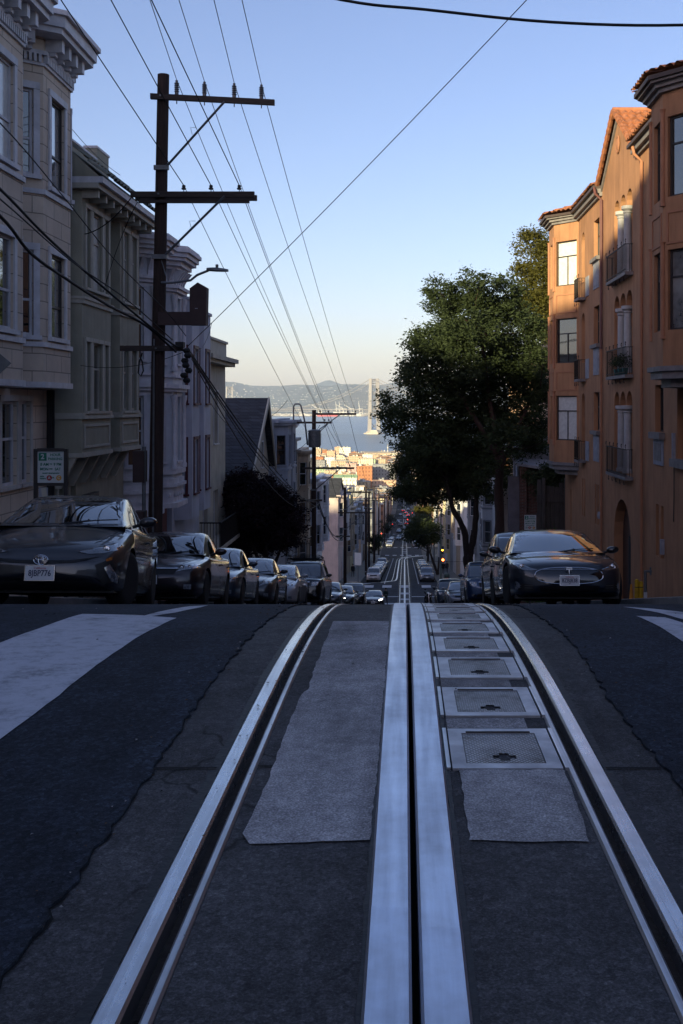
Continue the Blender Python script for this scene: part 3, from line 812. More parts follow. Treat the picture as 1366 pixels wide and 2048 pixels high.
# ======================= LEFT: Victorian with columned bays
B = empty('victorian_house', (0,0,0), 'lavender Victorian house with heavy bracketed cornices and columned bays behind the tall pole', 'building')
mb = MB(); vx = -8.2; f = Fr((vx,29.65),(vx,35.9))
arc = arch(.6,1.9,-8.5,-3.2)
panel(mb, f, rect(0,f.L,-9,4.7), [arc, arch(3.9,5.3,-9,-3.9)], .5, mat('faded_red_stucco', (.13,.05,.045), .85, .3, 2, .2))
f2 = Fr((vx,35.9),(-17,35.9)); panel(mb, f2, rect(0,f2.L,-9,4.9), [], .1, LAVW)
f3 = Fr((-17,29.65),(vx,29.65)); panel(mb, f3, rect(0,f3.L,-9,4.9), [], .1, LAVW)
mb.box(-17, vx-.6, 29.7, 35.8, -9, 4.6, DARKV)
mb.box(vx+.002, vx+.06, 29.66, 35.88, -2.9, 4.7, LAVW)
w = mb.build('wall', B)
V1 = [(vx,29.75),(-7.35,30.35),(-7.35,31.1),(vx,31.7)]; V2 = [(vx,32.0),(-7.3,32.8),(-7.3,34.2),(vx,34.9)]
kv = dict(fm=WHT, pm=GD, fw=.05, hs=(.5,), casing=.1, cm=LAVC)
for ch in (V1, V2):
    sg = {}
    for i in range(3):
        L = Fr(ch[i], ch[i+1]).L
        sg[i] = [(L/2-.24,L/2+.24,z0,z1,kv) for z0,z1 in ((1.35,3.45),(-1.75,.3))]
    b_, frs = bay(B, ch, -2.3, 4.3, LAVW, 1, sg, vx-.3)
    mb = MB()
    # corner colonettes
    for i in range(4):
        p = ch[i]
        for z0, z1 in ((1.1,3.5),(-2.0,.35)):
            for dy in ((-.07,.07) if i in (1,2) else (0,)):
                mb.lathe([(.085,z0),(.085,z0+.12),(.055,z0+.16),(.05,z1-.25),(.085,z1-.14),(.095,z1)], (p[0]+.05,p[1]+dy,0), n=8, m=LAVC)
    mb.build('colonette', b_, smooth=True)
    mb = MB()
    mould(mb, ch, 1, [(-2.55,-2.45,.12),(-2.45,-2.3,.05),(-3.2,-3.05,.16),(-2.15,-2.0,.10),(.45,.55,.14),(.55,.68,.22),(.9,1.0,.1),(3.6,3.7,.14),(3.7,3.8,.22)], LAVC, vx-.2)
    mould(mb, ch, 1, [(-3.05,-2.55,.02)], LAVC, vx-.2)
    mould(mb, ch, 1, [(4.55,4.66,.42),(4.66,4.8,.50),(4.8,4.92,.58),(4.92,5.0,.52)], LAVC, vx-.2)
    mould(mb, ch, 1, [(4.3,4.4,.16),(4.4,4.55,.28)], LAVC, vx-.2)
    for i in range(3):
        ff = Fr(offs(ch,.02,1)[i], offs(ch,.02,1)[i+1]); n = max(2, int(ff.L/.26))
        for q in range(n):
            u = (q+.5)*ff.L/n
            pts = []
            for a, (z, o_) in enumerate(((3.82,.04),(3.95,.06),(4.1,.14),(4.22,.24),(4.3,.3))): pts.append((z, o_))
            for a in range(4): mb.hexa([ff.pt(u-.045,pts[a][0],pts[a][1]+.02), ff.pt(u+.045,pts[a][0],pts[a][1]+.02), ff.pt(u+.045,pts[a][0],-.02), ff.pt(u-.045,pts[a][0],-.02), ff.pt(u-.045,pts[a+1][0],pts[a+1][1]+.02), ff.pt(u+.045,pts[a+1][0],pts[a+1][1]+.02), ff.pt(u+.045,pts[a+1][0],-.02), ff.pt(u-.045,pts[a+1][0],-.02)], LAVC)
            mb.lathe([(.0,.03),(.05,.03),(.08,.0),(.05,-.01)], tuple(ff.pt(u,-2.8,.03)), 'x', 8, LAVC)
    mb.build('cornice', B)
mb = MB(); mb.box(vx-.3, vx+.38, 29.66, 35.88, 4.9, 5.06, LAVC); mb.box(vx-.3, vx+.2, 29.68, 35.85, 4.7, 4.9, LAVC)
mb.build('parapet', B)

# ======================= LEFT: grey-blue with burgundy frames
B = empty('row_house', (0,0,0), 'grey-blue flat-topped house with burgundy and white window frames, left side', 'building')
gx = -8.05; mb = MB(); f = Fr((gx,36.0),(gx,40.7))
panel(mb, f, rect(0,f.L,-10,3.3), [arch(.5,1.6,-9,-4.6), arch(2.1,4.1,-9.5,-5.0)], .5, GBW)
f2 = Fr((gx,40.7),(-17,40.7)); panel(mb, f2, rect(0,f2.L,-10,3.4), [], .1, GBW)
f3 = Fr((-17,36),(gx,36)); panel(mb, f3, rect(0,f3.L,-10,4.05), [], .1, GBW)
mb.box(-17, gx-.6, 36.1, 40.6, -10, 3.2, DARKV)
w = mb.build('wall', B)
kg = dict(fm=WHT, pm=GD, fw=.06, hs=(.5,), casing=.10, cm=BURG)
G1 = [(gx,36.3),(-7.5,36.7),(-7.5,38.0),(gx,38.4)]; G2 = [(gx,38.5),(-7.5,38.9),(-7.5,40.2),(gx,40.6)]
for ch, zb, zt in ((G1,-4.0,3.75),(G2,-3.9,3.45)):
    sg = {1:[(.35,.95,0.1,2.05,kg),(.35,.95,-3.1,-1.2,kg)], 0:[(.14,.42,.1,2.05,kg),(.14,.42,-3.1,-1.2,kg)], 2:[(.14,.42,.1,2.05,kg)]}
    bay(B, ch, zb, zt, GBW, 1, sg, gx-.3)
    mb = MB(); mould(mb, ch, 1, [(zt,zt+.1,.06)], GBW, gx-.3); mb.build('parapet_cap', B)

# ======================= LEFT: cream house, balcony
B = empty('row_house', (0,0,0), 'cream house with arched window and iron-railed balcony behind the dark plum tree', 'building')
gx = -8.1; mb = MB(); f = Fr((gx,40.8),(gx,47.0)); ah = arch(1.2,2.1,-1.6,.75)
panel(mb, f, rect(0,f.L,-12,2.0), [ah, rect(3.3,4.2,-1.6,.6), rect(1.0,2.0,-5.6,-3.6), rect(3.3,4.4,-5.6,-3.6)], .2, CREAM)
f2 = Fr((gx,47),(-17,47)); panel(mb, f2, rect(0,f2.L,-12,2), [], .1, CREAM)
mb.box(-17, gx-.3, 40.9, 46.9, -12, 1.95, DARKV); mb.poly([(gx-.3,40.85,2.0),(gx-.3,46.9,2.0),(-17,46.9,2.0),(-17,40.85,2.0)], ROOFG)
f3 = Fr((-17,40.8),(gx,40.8)); panel(mb, f3, rect(0,f3.L,-12,2.6), [], .1, CREAM)
w = mb.build('wall', B)
win(w, f, 1.2,2.1,-1.6,.75, fm=DFR, depth=.2, hs=(.5,), archtop=True); win(w, f, 3.3,4.2,-1.6,.6, fm=WHT, depth=.2, casing=.08)
win(w, f, 1.0,2.0,-5.6,-3.6, fm=WHT, depth=.2); win(w, f, 3.3,4.4,-5.6,-3.6, fm=WHT, depth=.2)
mb = MB(); mb.box(gx-.2,gx+.45,40.8,47,1.75,1.9,CREAM); mb.box(gx-.2,gx+.6,40.75,47.05,1.9,2.08,CREAM); mb.box(gx-.2,gx+.12,40.8,46.6,2.08,2.75,CREAM); mb.box(gx-.22,gx+.2,40.8,46.6,2.75,2.85,CREAM)
mb.build('cornice', B)
e = mb = MB(); mb.box(gx,gx+.85,41.1,45.8,-5.75,-5.6,CREAM); 
for y in np.arange(41.15,45.8,.12): mb.box(gx+.80,gx+.82,y,y+.02,-5.6,-4.65,IRON)
for x in np.arange(gx+.05,gx+.8,.12): mb.box(x,x+.02,41.12,41.14,-5.6,-4.65,IRON)
mb.box(gx+.78,gx+.84,41.1,45.8,-4.65,-4.6,IRON); mb.box(gx,gx+.8,41.1,41.16,-4.65,-4.6,IRON)
mb.build('balcony', B)

# ======================= LEFT: house with steep shingle roof
B = empty('gabled_house', (0,0,0), 'house with a big dark shingled roof above the dark plum tree', 'building')
mb = MB(); gx = -7.9
yr, ye0, ye1, zr_, ze = 57.6, 51.5, 60.8, .45, -3.4
f = Fr((gx,ye0+.3),(gx,ye1-.3)); L = f.L
panel(mb, f, [(0,-14),(L,-14),(L,ze),(yr-ye0-.3,zr_-.15),(0,ze)], [rect(1.0,2.0,-7,-5.2), rect(3.4,4.4,-7,-5.2), rect(5.4,6.2,-3.4,-2.0)], .15, CREAM)
f3 = Fr((-17,ye0+.3),(gx,ye0+.3)); panel(mb, f3, rect(0,f3.L,-14,ze), [rect(6,7,-6,-4.4)], .15, CREAM)
mb.box(-17,gx-.3,ye0+.5,ye1-.5,-14,ze-.1,DARKV)
w = mb.build('wall', B)
for a in ((1.0,2.0,-7,-5.2),(3.4,4.4,-7,-5.2),(5.4,6.2,-3.4,-2.0)): win(w, f, *a, fm=WHT, casing=.08)
win(w, f3, 6,7,-6,-4.4, fm=WHT, casing=.08)
mb = MB()
for (ya, za) in ((ye0,ze),(ye1,ze)):
    mb.hexa([(-18,ya,za-.12),(gx+.35,ya,za-.12),(gx+.35,yr,zr_-.12),(-18,yr,zr_-.12),(-18,ya,za),(gx+.35,ya,za),(gx+.35,yr,zr_),(-18,yr,zr_)], SHING)
rf = mb.build('roof', B); fix_normals(rf)
mb = MB()
for (ya, za) in ((ye0,ze),(ye1,ze)): mb.hexa([(gx+.351,ya,za-.32),(gx+.43,ya,za-.32),(gx+.43,yr,zr_-.32),(gx+.351,yr,zr_-.32),(gx+.351,ya,za+.04),(gx+.43,ya,za+.04),(gx+.43,yr,zr_+.04),(gx+.351,yr,zr_+.04)], CREAM)
mb.box(gx-.02,gx+.33,ye0+.1,ye0+.4,ze-.5,ze-.13,CREAM)
mb.build('bargeboard', B)

# ======================= generic row houses
RC = {}
def rowhouse(side, y0, y1, zt, wm, label, bays=1, fm=WHT, x=None, deep=10, group=None, flh=3.05, roof='flat', far=False, trim=None, pm=GD, sidewin=False):
    X = x if x is not None else (-8.2 if side > 0 else 7.6)
    B = empty('row_house', (0,0,0), label, 'building', group)
    zg = min(rz(y0), rz(y1))-1.0; back = X-side*deep; trim = trim or wm
    mb = MB(); pa, pb = ((X,y0),(X,y1)) if side > 0 else ((X,y1),(X,y0))
    f = Fr(pa, pb); W = f.L; zgm = rz((y0+y1)/2)
    nfl = max(1, int((zt-zgm-3.1)/flh))
    garage = rect(W*.55, W*.55+min(2.4,W*.38), zg, zgm+2.2); door = rect(W*.12, W*.12+1.0, zg, zgm+2.4)
    hs = [garage, door]; wins = []
    for k in range(nfl):
        z1 = zt-.75-k*flh; z0 = z1-1.75
        if bays == 0:
            n = max(2, int(W/1.9))
            for q in range(n): wins.append(((q+.5)*W/n-.42, (q+.5)*W/n+.42, z0, z1))
        elif bays == 1: wins.append((W-1.25, W-.45, z0, z1))
    hs += [rect(*a) for a in wins]
    panel(mb, f, rect(0,W,zg,zt), hs, .12, wm)
    fa = Fr((back,y0),(X,y0)) if side > 0 else Fr((X,y0),(back,y0))
    sw = []
    if sidewin:
        for k in range(nfl): sw.append(rect(deep*.45,deep*.45+.8, zt-2.5-k*flh, zt-1.0-k*flh))
    panel(mb, fa, rect(0,fa.L,zg,zt), sw, .12, wm)
    fb_ = Fr((X,y1),(back,y1)) if side > 0 else Fr((back,y1),(X,y1))
    panel(mb, fb_, rect(0,fb_.L,zg,zt), [], .1, wm)
    xa, xb = sorted((X-side*.2, back)); mb.box(xa, xb, y0+.15, y1-.15, zg, zt-.14, ROOFG)
    o = mb.build('wall', B)
    for a in wins: win(o, f, *a, fm=fm, pm=pm, casing=.09, cm=trim)
    for h in sw: win(o, fa, h[0][0], h[1][0], h[0][1], h[2][1], fm=fm, pm=pm, casing=.09, cm=trim)
    m2 = MB(); ob(m2, f, garage[0][0], garage[1][0], zg, zgm+2.2, -.12, -.06, trim); m2.build('garage_door', o)
    m2 = MB(); ob(m2, f, door[0][0], door[1][0], zg, zgm+2.4, -.12, -.06, DOORM); m2.build('door', o)
    zb = zt-.75-(nfl-1)*flh-2.3
    if bays:
        bw = min(2.7, W*.5); u = [.35] if bays == 1 else [.3, W-.3-bw]
        for ub in u:
            s = (pb[1]-pa[1])/W
            yA = pa[1]+s*ub; yB = pa[1]+s*(ub+bw); d = .45*s
            ch = [(X,yA),(X+side*.75,yA+d),(X+side*.75,yB-d),(X,yB)]
            if side < 0: ch = ch[::-1]
            sg = {}
            for i in range(3):
                c2 = ch if side > 0 else ch[::-1]
                LL = Fr(c2[i], c2[i+1]).L; ww = min(.42, LL*.33)
                sg[i] = [(LL/2-ww, LL/2+ww, zt-.75-k*flh-1.75, zt-.75-k*flh, dict(fm=fm, pm=pm, casing=.07, cm=trim)) for k in range(nfl)]
            bay(B, ch, zb, zt-.15, wm, side, sg, X-side*.3)
            m2 = MB(); c3 = ch if side > 0 else ch
            mould(m2, sorted(ch, key=lambda p: p[1]), side, [(zt-.15,zt,.25),(zt,zt+.14,.36),(zb-.1,zb,.08)]+[(zt-.75-k*flh-2.1,zt-.75-k*flh-1.98,.07) for k in range(nfl)], trim, X-side*.2)
            m2.build('cornice', B)
    m2 = MB(); xa, xb = sorted((X-side*.25, X+side*.3)); m2.box(xa, xb, y0, y1, zt+.001, zt+.22, trim); m2.build('parapet', B)
    if roof == 'gable':
        m2 = MB(); ym = (y0+y1)/2; xa, xb = sorted((X+side*.2, back))
        for yA in (y0-.1, y1+.1): m2.hexa([(xa,yA,zt-.1),(xb,yA,zt-.1),(xb,ym,zt+1.9),(xa,ym,zt+1.9),(xa,yA,zt+.05),(xb,yA,zt+.05),(xb,ym,zt+2.05),(xa,ym,zt+2.05)], SHING)
        oo = m2.build('roof', B); fix_normals(oo)
        m2 = MB(); m2.poly([(X,y0,zt),(X,y1,zt),(X,ym,zt+1.95)], wm); m2.poly([(X-side*.05,y0,zt),(X-side*.05,y1,zt),(X-side*.05,ym,zt+1.95)], wm); m2.build('gable_wall', B)
    return B
C_ = lambda n, c: mat(n, c, .85, .18, 1.2, .12, dirt=.35)
paleblue = C_('pale_blue_grey_wall', (.36,.38,.44)); yell = C_('pale_yellow_wall', (.50,.44,.28)); pinkw = C_('pale_pink_wall', (.52,.42,.40))
whitew = C_('white_wall', (.55,.54,.55)); greyw = C_('mid_grey_wall', (.24,.245,.26)); tanw = C_('tan_wall', (.36,.30,.23)); teal = C_('teal_grey_wall', (.20,.27,.28)); darkb = C_('dark_blue_wall', (.06,.065,.10)); peach = C_('peach_wall', (.55,.36,.24)); brownw = C_('brown_wall', (.18,.115,.08))
rowhouse(1, 61.2, 67.2, -1.0, paleblue, 'pale blue-grey house with a tall dark window, just right of the shingled roof', 2, fm=DFR, x=-7.7)
rowhouse(1, 67.3, 73.5, -1.3, whitew, 'pale house directly behind the second pole and its transformer', 1)
rowhouse(1, 73.6, 79.5, -2.6, greyw, 'grey house past the second pole on the left', 0)
rowhouse(1, 79.6, 86.0, -3.6, tanw, 'tan house beyond the grey one on the left slope', 1)
rowhouse(1, 86.1, 93.0, -6.2, paleblue, 'small pale blue house near the foot of the left slope', 1)
rowhouse(1, 93.1, 103.5, -6.9, whitew, 'white bay-windowed corner house above the lower crossing on the left', 2, trim=LAVC)
# block two, left
NTH = ['first','second','third','fourth','fifth','sixth','seventh','eighth','ninth','tenth','eleventh','twelfth']
cl2 = [(pinkw,'pale pink'),(whitew,'white'),(tanw,'tan'),(yell,'pale yellow'),(paleblue,'pale blue'),(greyw,'grey'),(peach,'peach'),(whitew,'white'),(brownw,'brown'),(yell,'pale yellow'),(greyw,'grey')]
y = 128.6; i = 0
hts = [11.2,11.8,9.5,12.4,10.2,11.5,12,10.4,12.2,10.5,11]
while y < 232:
    w = [9.5,9,10,9,10.5,9,10,9,10,9,9][i]
    rowhouse(1, y, min(y+w-.2,235), rz(y+w/2)+hts[i], cl2[i][0], f'{cl2[i][1]} house, {NTH[i]} down the left side of the second block', i % 3 if i else 1, sidewin=(i == 2), roof='gable' if i == 0 else 'flat', far=True)
    y += w; i += 1
# right side, first block: brick-faced cottage, grey houses behind the trees, tall peach block
rowhouse(-1, 56.5, 60.2, -1.7, C_('pale_lilac_wall', (.42,.40,.44)), 'pale lilac house with a brown door high behind the vine-covered brick wall', 0, sidewin=True, x=6.3, fm=DOORM)
rowhouse(-1, 61.0, 86.0, 3.4, peach, 'tall sunlit peach building glimpsed through the big tree', 0, x=8.6, deep=12)
rowhouse(-1, 77.8, 86.0, -5.4, whitew, 'white-trimmed grey house right of the forked trunk', 1, x=7.0, fm=WHT, trim=greyw, deep=1.5)
rowhouse(-1, 86.2, 95.0, -7.0, darkb, 'dark navy house with green curtains behind the forked trunk', 0, x=6.9, fm=WHT, pm=glass_mat('green_curtain_glass', (.05,.16,.13), .3, .3, .5, 3, .5), trim=whitew)
rowhouse(-1, 95.2, 104.0, -8.2, greyw, 'weathered grey house just above the lower crossing on the right', 1, x=7.0)
y = 129.6; i = 0
cr2 = [(whitew,'white'),(tanw,'tan'),(whitew,'white'),(greyw,'grey'),(yell,'pale yellow'),(whitew,'white'),(pinkw,'pink'),(tanw,'tan'),(greyw,'grey'),(whitew,'white')]
while y < 232 and i < 10:
    w = [8.5,11,10,10,11,10,11,10,12,9][i]
    rowhouse(-1, y, min(y+w-.2,235), rz(y+w/2)+[10.6,12,10.5,11,12.5,10,11,12,10,11][i], cr2[i][0], f'{cr2[i][1]} house, {NTH[i]} down the right side of the second block', (i+1) % 3, x=7.4)
    y += w; i += 1

# ======================= RIGHT: terracotta apartment building
B = empty('apartment_building', (0,0,0), 'terracotta stucco apartment building with tile roofs, arched loggias and iron balconies', 'building')
ox = 7.0; fy = 45.3
f = Fr((ox,fy),(ox,8.0)); U = lambda d: fy-d
holes = []; ws = []
for k in range(3):
    s = 4.15-3.15*k
    for a in ((31.95,32.80),(32.90,33.75),(33.85,34.70)): holes.append(arch(U(a[1]),U(a[0]),s+.03,s+2.62))
    holes.append(rect(U(38.45),U(37.35),6.8-3.15*k-1.4,6.8-3.15*k)); ws.append(holes[-1])
    holes.append(arch(U(41.1),U(40.35),6.8-3.15*k-1.95,6.8-3.15*k))
holes.append(arch(U(34.75),U(32.15),-9,-3.0)); 
holes.append(rect(U(29.05),U(28.1),-.72,.58)); ws2 = holes[-1]
holes.append(rect(U(26.7),U(25.2),-1.35,.72)); ws3 = holes[-1]
slots = []
for a, b, z0, z1 in ((28.62,28.95,-4.15,-2.72),(28.1,28.42,-4.15,-2.72),(37.95,38.2,-4.3,-2.85),(37.5,37.75,-4.3,-2.85),(40.75,40.98,-4.3,-2.85),(40.3,40.53,-4.3,-2.85),(43.6,43.85,-6,-3.5)):
    holes.append(rect(U(b),U(a),z0,z1)); slots.append((U(b),U(a),z0,z1))
mb = MB()
outl = [(0,-10.5),(f.L,-4),(f.L,7.65),(U(31.2),7.65),(U(34.0),9.45),(U(36.8),7.65),(0,7.65)]
panel(mb, f, outl, holes, .34, ORNG)
fe = Fr((20,fy),(ox,fy)); panel(mb, fe, rect(0,fe.L,-10.5,7.65), [], .1, ORNG)
fn = Fr((ox,8.0),(20,8.0)); panel(mb, fn, rect(0,fn.L,-4,7.65), [], .1, ORNG)
mb.box(ox+.36, 20, 8.1, fy-.1, -10.4, 7.4, ORND)
wall = mb.build('wall', B)
kf = dict(fm=DFR, depth=.22, fw=.06, hs=(.5,), vs=(.5,))
for k in range(3):
    s = 4.15-3.15*k
    for a in ((31.95,32.80),(32.90,33.75),(33.85,34.70)):
        win(wall, f, U(a[1]),U(a[0]),s+.03,s+2.62, fm=DFR, pm=GD, depth=.33, fw=.05, hs=(.72,), vs=(.5,), archtop=True)
    h = ws[k]; win(wall, f, h[0][0],h[1][0],h[0][1],h[2][1], fm=DFR, pm=[GC,GD,GC][k], depth=.2, hs=(.62,), vs=(.5,), fw=.055)
    win(wall, f, U(41.1),U(40.35),6.8-3.15*k-1.95,6.8-3.15*k, fm=DFR, depth=.2, hs=(.55,), archtop=True)
    mb = MB(); z = 6.8-3.15*k-1.4
    ob(mb, f, h[0][0]-.12,h[1][0]+.12,z-.14,z-.003,.002,.14,SOFF); ob(mb, f, h[0][0]+.02,h[1][0]-.02,z-1.12,z-.141,.002,.03,GREYP); ob(mb, f, h[0][0]+.12,h[1][0]-.12,z-1.02,z-.26,.03,.045,GREYP)
    mb.build('apron_panel', wall)
win(wall, f, ws2[0][0],ws2[1][0],-.72,.58, fm=DFR, pm=GD, depth=.2, hs=(), vs=(.33,.66), fw=.05)
mb = MB(); ob(mb, f, U(29.2),U(27.95),-.9,-.723,.002,.16,SOFF); ob(mb, f, U(29.1),U(28.05),-1.62,-.905,.002,.04,GREYP); ob(mb, f, U(28.95),U(28.2),-1.5,-1.02,.04,.055,SOFF); mb.build('apron_panel', wall)
win(wall, f, ws3[0][0],ws3[1][0],-1.35,.72, fm=DFR, pm=GC, depth=.2, vs=(.5,), hs=(.7,))
mb = MB(); ob(mb, f, U(26.9),U(25.0),-1.56,-1.353,.002,.16,SOFF); mb.build('window_sill', wall)
for a in slots:
    mb = MB(); ob(mb, f, a[0],a[1],a[2],a[3],-.34,-.18,ORND); mb.build('slit_recess', wall)
mb = MB(); ob(mb, f, U(34.75),U(32.15),-9,-3.0,-.34,-.30,DOORM); ob(mb, f, U(33.6),U(33.25),-9,-4.2,-.30,-.24,DARKV); mb.build('entrance_door', wall)
# recess lining further in: deep porch
# loggia columns
for k in range(3):
    s = 4.15-3.15*k
    for d in (32.85, 33.80):
        mb = MB(); c = f.pt(U(d), 0, -.05)
        mb.lathe([(.17,s+.03),(.17,s+.12),(.135,s+.16),(.125,s+1.1),(.118,s+1.92),(.15,s+1.96),(.12,s+2.0),(.20,s+2.06),(.20,s+2.16),(.12,s+2.17)], c, n=16, m=COLM)
        mb.build('column', wall, smooth=True)
# balconies with scrolls
def scroll(mb, p, dx, dz, s=1):
    pts = []
    for i in range(15):
        a = i/14*4.6; r = .075*s*(1-i/18)
        pts.append((p[0], p[1]+dx*(r*math.sin(a)), p[2]+dz*(.08*s-r*math.cos(a))))
    mb.tube(pts, .012, 4, IRON, cap=False)
def balcony(d0, d1, z, proj, n, h=.85):
    mb = MB(); x = ox-proj
    mb.box(x, ox-.002, d0, d1, z-.1, z, SOFF)
    for i in range(n+1):
        y = d0+(d1-d0)*i/n; mb.box(x+.010, x+.024, y-.007, y+.007, z, z+h, IRON)
        if i % 4 == 0: scroll(mb, (x+.02, y, z+h+.03), 1, 1); 
        if i % 4 == 2: scroll(mb, (x+.04, y, z-.12), 1, -1, 1.2)
    for y in (d0, d1):
        for q in range(3): xx = x+.05+proj*.3*q; mb.box(xx, xx+.014, y-.007, y+.007, z, z+h, IRON)
        mb.box(x, ox-.01, y-.01, y+.01, z+h-.02, z+h, IRON)
    mb.box(x, x+.03, d0, d1, z+h-.02, z+h+.01, IRON); mb.box(x, x+.03, d0, d1, z+.06, z+.08, IRON)
    mb.build('balcony', wall)
for k in range(3):
    balcony(31.8, 34.85, 4.12-3.15*k, .26, 20)
    balcony(40.15, 41.15, 4.15-3.15*k+.05, .30, 10, .75)
    mb = MB(); ob(mb, f, U(40.1), U(39.4), 4.2-3.15*k, 4.95-3.15*k, .002, .03, GREYP); mb.build('apron_panel', wall)
# potted plants are separate things (below)
# bays
def obay(chain, z0, z1, wz, ww, label=None):
    sg = {}
    c2 = chain[::-1]
    for i in range(3):
        L_ = Fr(c2[i], c2[i+1]).L
        sg[i] = [(L_*(.5-ww[i]), L_*(.5+ww[i]), a, b, dict(fm=DFR, pm=p, fw=.05, hs=(.66,), vs=(.5,) if i == 2 else (), below=True)) for (a, b, p) in wz]
    o, fr = bay(B, chain, z0, z1, ORNG, -1, sg, ox+.3, dep=.14)
    mb = MB()
    for i in range(3):
        ff = Fr(c2[i], c2[i+1])
        for (a, b, p) in wz:
            zt_, zb_ = a-.34, a-1.12
            if zb_ < z0: continue
            ob(mb, ff, .12, ff.L-.12, zt_-.05, zt_, 0, .025, ORNT); ob(mb, ff, .12, ff.L-.12, zb_, zb_+.05, 0, .025, ORNT)
            ob(mb, ff, .12, .17, zb_+.05, zt_-.05, 0, .025, ORNT); ob(mb, ff, ff.L-.17, ff.L-.12, zb_+.05, zt_-.05, 0, .025, ORNT)
    mould(mb, chain, -1, [(z0-.12,z0,.10),(z0-.3,z0-.12,.02)], SOFF, ox+.2); mould(mb, chain, -1, [(z0-.5,z0-.3,-.22)], SOFF, ox+.2)
    for p in chain[1:3]:
        for (a, b, q) in wz: mb.lathe([(.075,a-.2),(.06,a-.12),(.06,b+.12),(.085,b+.2)], (p[0],p[1],0), n=10, m=ORNT)
    mb.build('bay_trim', o)
    return o
fbay = [(ox,41.8),(6.15,42.8),(6.15,44.2),(ox,45.2)]
obay(fbay, -2.3, 7.6, [(4.9,6.72,GB),(1.75,3.57,GD),(-1.4,.42,GB)], (.30,.25,.42))
nbay = [(ox,23.6),(6.15,24.75),(6.15,25.9),(ox,26.9)]
obay(nbay, .95, 7.6, [(4.95,6.85,GD),(1.8,3.7,GC)], (.30,.27,.40))
# eaves, gutters
mb = MB()
def eave(chain, z):
    mould(mb, chain, -1, [(z-.16,z-.06,.10),(z-.06,z+.04,.2)], SOFF, ox+.3); mould(mb, chain, -1, [(z+.04,z+.10,.32)], SOFF, ox+.3); mould(mb, chain, -1, [(z+.10,z+.2,.40)], GUTT, ox+.3)
eave(fbay, 7.6); eave(nbay, 7.6)
for a, b in ((36.8,41.75),(26.95,31.2),(8,23.5),(45.2,45.3)):
    mb.box(ox-.10, ox+.3, a, b, 7.44, 7.54, SOFF); mb.box(ox-.22, ox+.3, a, b, 7.54, 7.7, SOFF); mb.box(ox-.34, ox+.3, a-.02, b+.02, 7.7, 7.8, GUTT)
for s in (-1, 1):
    y1 = 34+s*2.95
    mb.hexa([(ox-.06,y1,7.48),(ox+.0,y1,7.48),(ox+.0,34,9.38),(ox-.06,34,9.38),(ox-.06,y1,7.64),(ox+.0,y1,7.64),(ox+.0,34,9.54),(ox-.06,34,9.54)], SOFF)
mb.build('eaves', B)
mb = MB()
def tr(*a): tile_roof(mb, *a, TILER, .23, .42)
tr((ox-.36,36.9,7.82),(ox-.36,41.6,7.82),(ox+4,41.6,9.3),(ox+4,36.9,9.3))
tr((ox-.36,27.0,7.82),(ox-.36,31.1,7.82),(ox+4,31.1,9.3),(ox+4,27.0,9.3))
tr((ox-.36,8,7.82),(ox-.36,23.6,7.82),(ox+4,23.6,9.3),(ox+4,8,9.3))
for s in (-1, 1):
    tr((ox-.2,34+s*3.1,7.62),(ox+6,34+s*3.1,7.62),(ox+6,34,9.62),(ox-.2,34,9.62))
for ch in (fbay, nbay):
    q = offs(ch, .44, -1); ap = (ox+2.6, (ch[1][1]+ch[2][1])/2, 9.0)
    for i in range(3): tr((*q[i],7.82),(*q[i+1],7.82),ap,ap)
rf = mb.build('tile_roof', B, smooth=True, angle=50)
mb = MB()
mb.tube([(ox-.2,34,9.66),(ox+6,34,9.66)], .11, 8, TILER)
for s in (-1,1):
    pts = [(ox-.18,34+s*3.1*t,9.66-2.0*t) for t in np.linspace(0,1,13)]
    for a in range(12): mb.tube([pts[a],pts[a+1]], .075, 7, TILER, r1=.095)
mb.build('ridge_tiles', B, smooth=True)
mb = MB()
V, T = cdt([(math.cos(a)*.22, math.sin(a)*.34) for a in np.linspace(0, 2*math.pi, 18)[:-1]]); b = len(mb.v)
mb.lathe([(.30,-.03),(.26,-.06),(.2,-.04),(.12,-.07),(.0,-.09)], (ox,34,8.55), 'x', 16, ORNT); mb.build('plaster_medallion', wall)
# downpipes
for d, mt_, zt_ in ((36.6,PIPE,7.6),(30.4,ORNT,7.5)):
    mb = MB(); mb.tube([(ox-.3,d+.1,zt_+.1),(ox-.3,d,zt_-.12),(ox-.08,d-.02,zt_-.35),(ox-.08,d-.02,2.0)], .05, 8, mt_); mb.tube([(ox-.08,d-.02,2.0),(ox-.08,d-.02,-6.5)], .045, 8, ORNT)
    mb.build('downpipe', B, smooth=True)
mb = MB(); mb.tube([(ox-.03,26.9,-1.0),(ox-.03,26.9,-2.4),(ox-.03,26.95,-3.0)], .012, 5, DFR); mb.box(ox-.08,ox-.002,26.85,26.95,-1.4,-.7,GREYP); mb.build('conduit', B)
mb = MB(); mb.box(ox-.1,ox-.002,27.98,28.1,-4.0,-3.6,GREYP); mb.build('meter_box', B)
mb = MB(); mb.lathe([(.06,-4.0),(.09,-3.9),(.06,-3.75)], (ox-.08,36.9,0), n=8, m=GREYP); mb.build('porch_lamp', B)
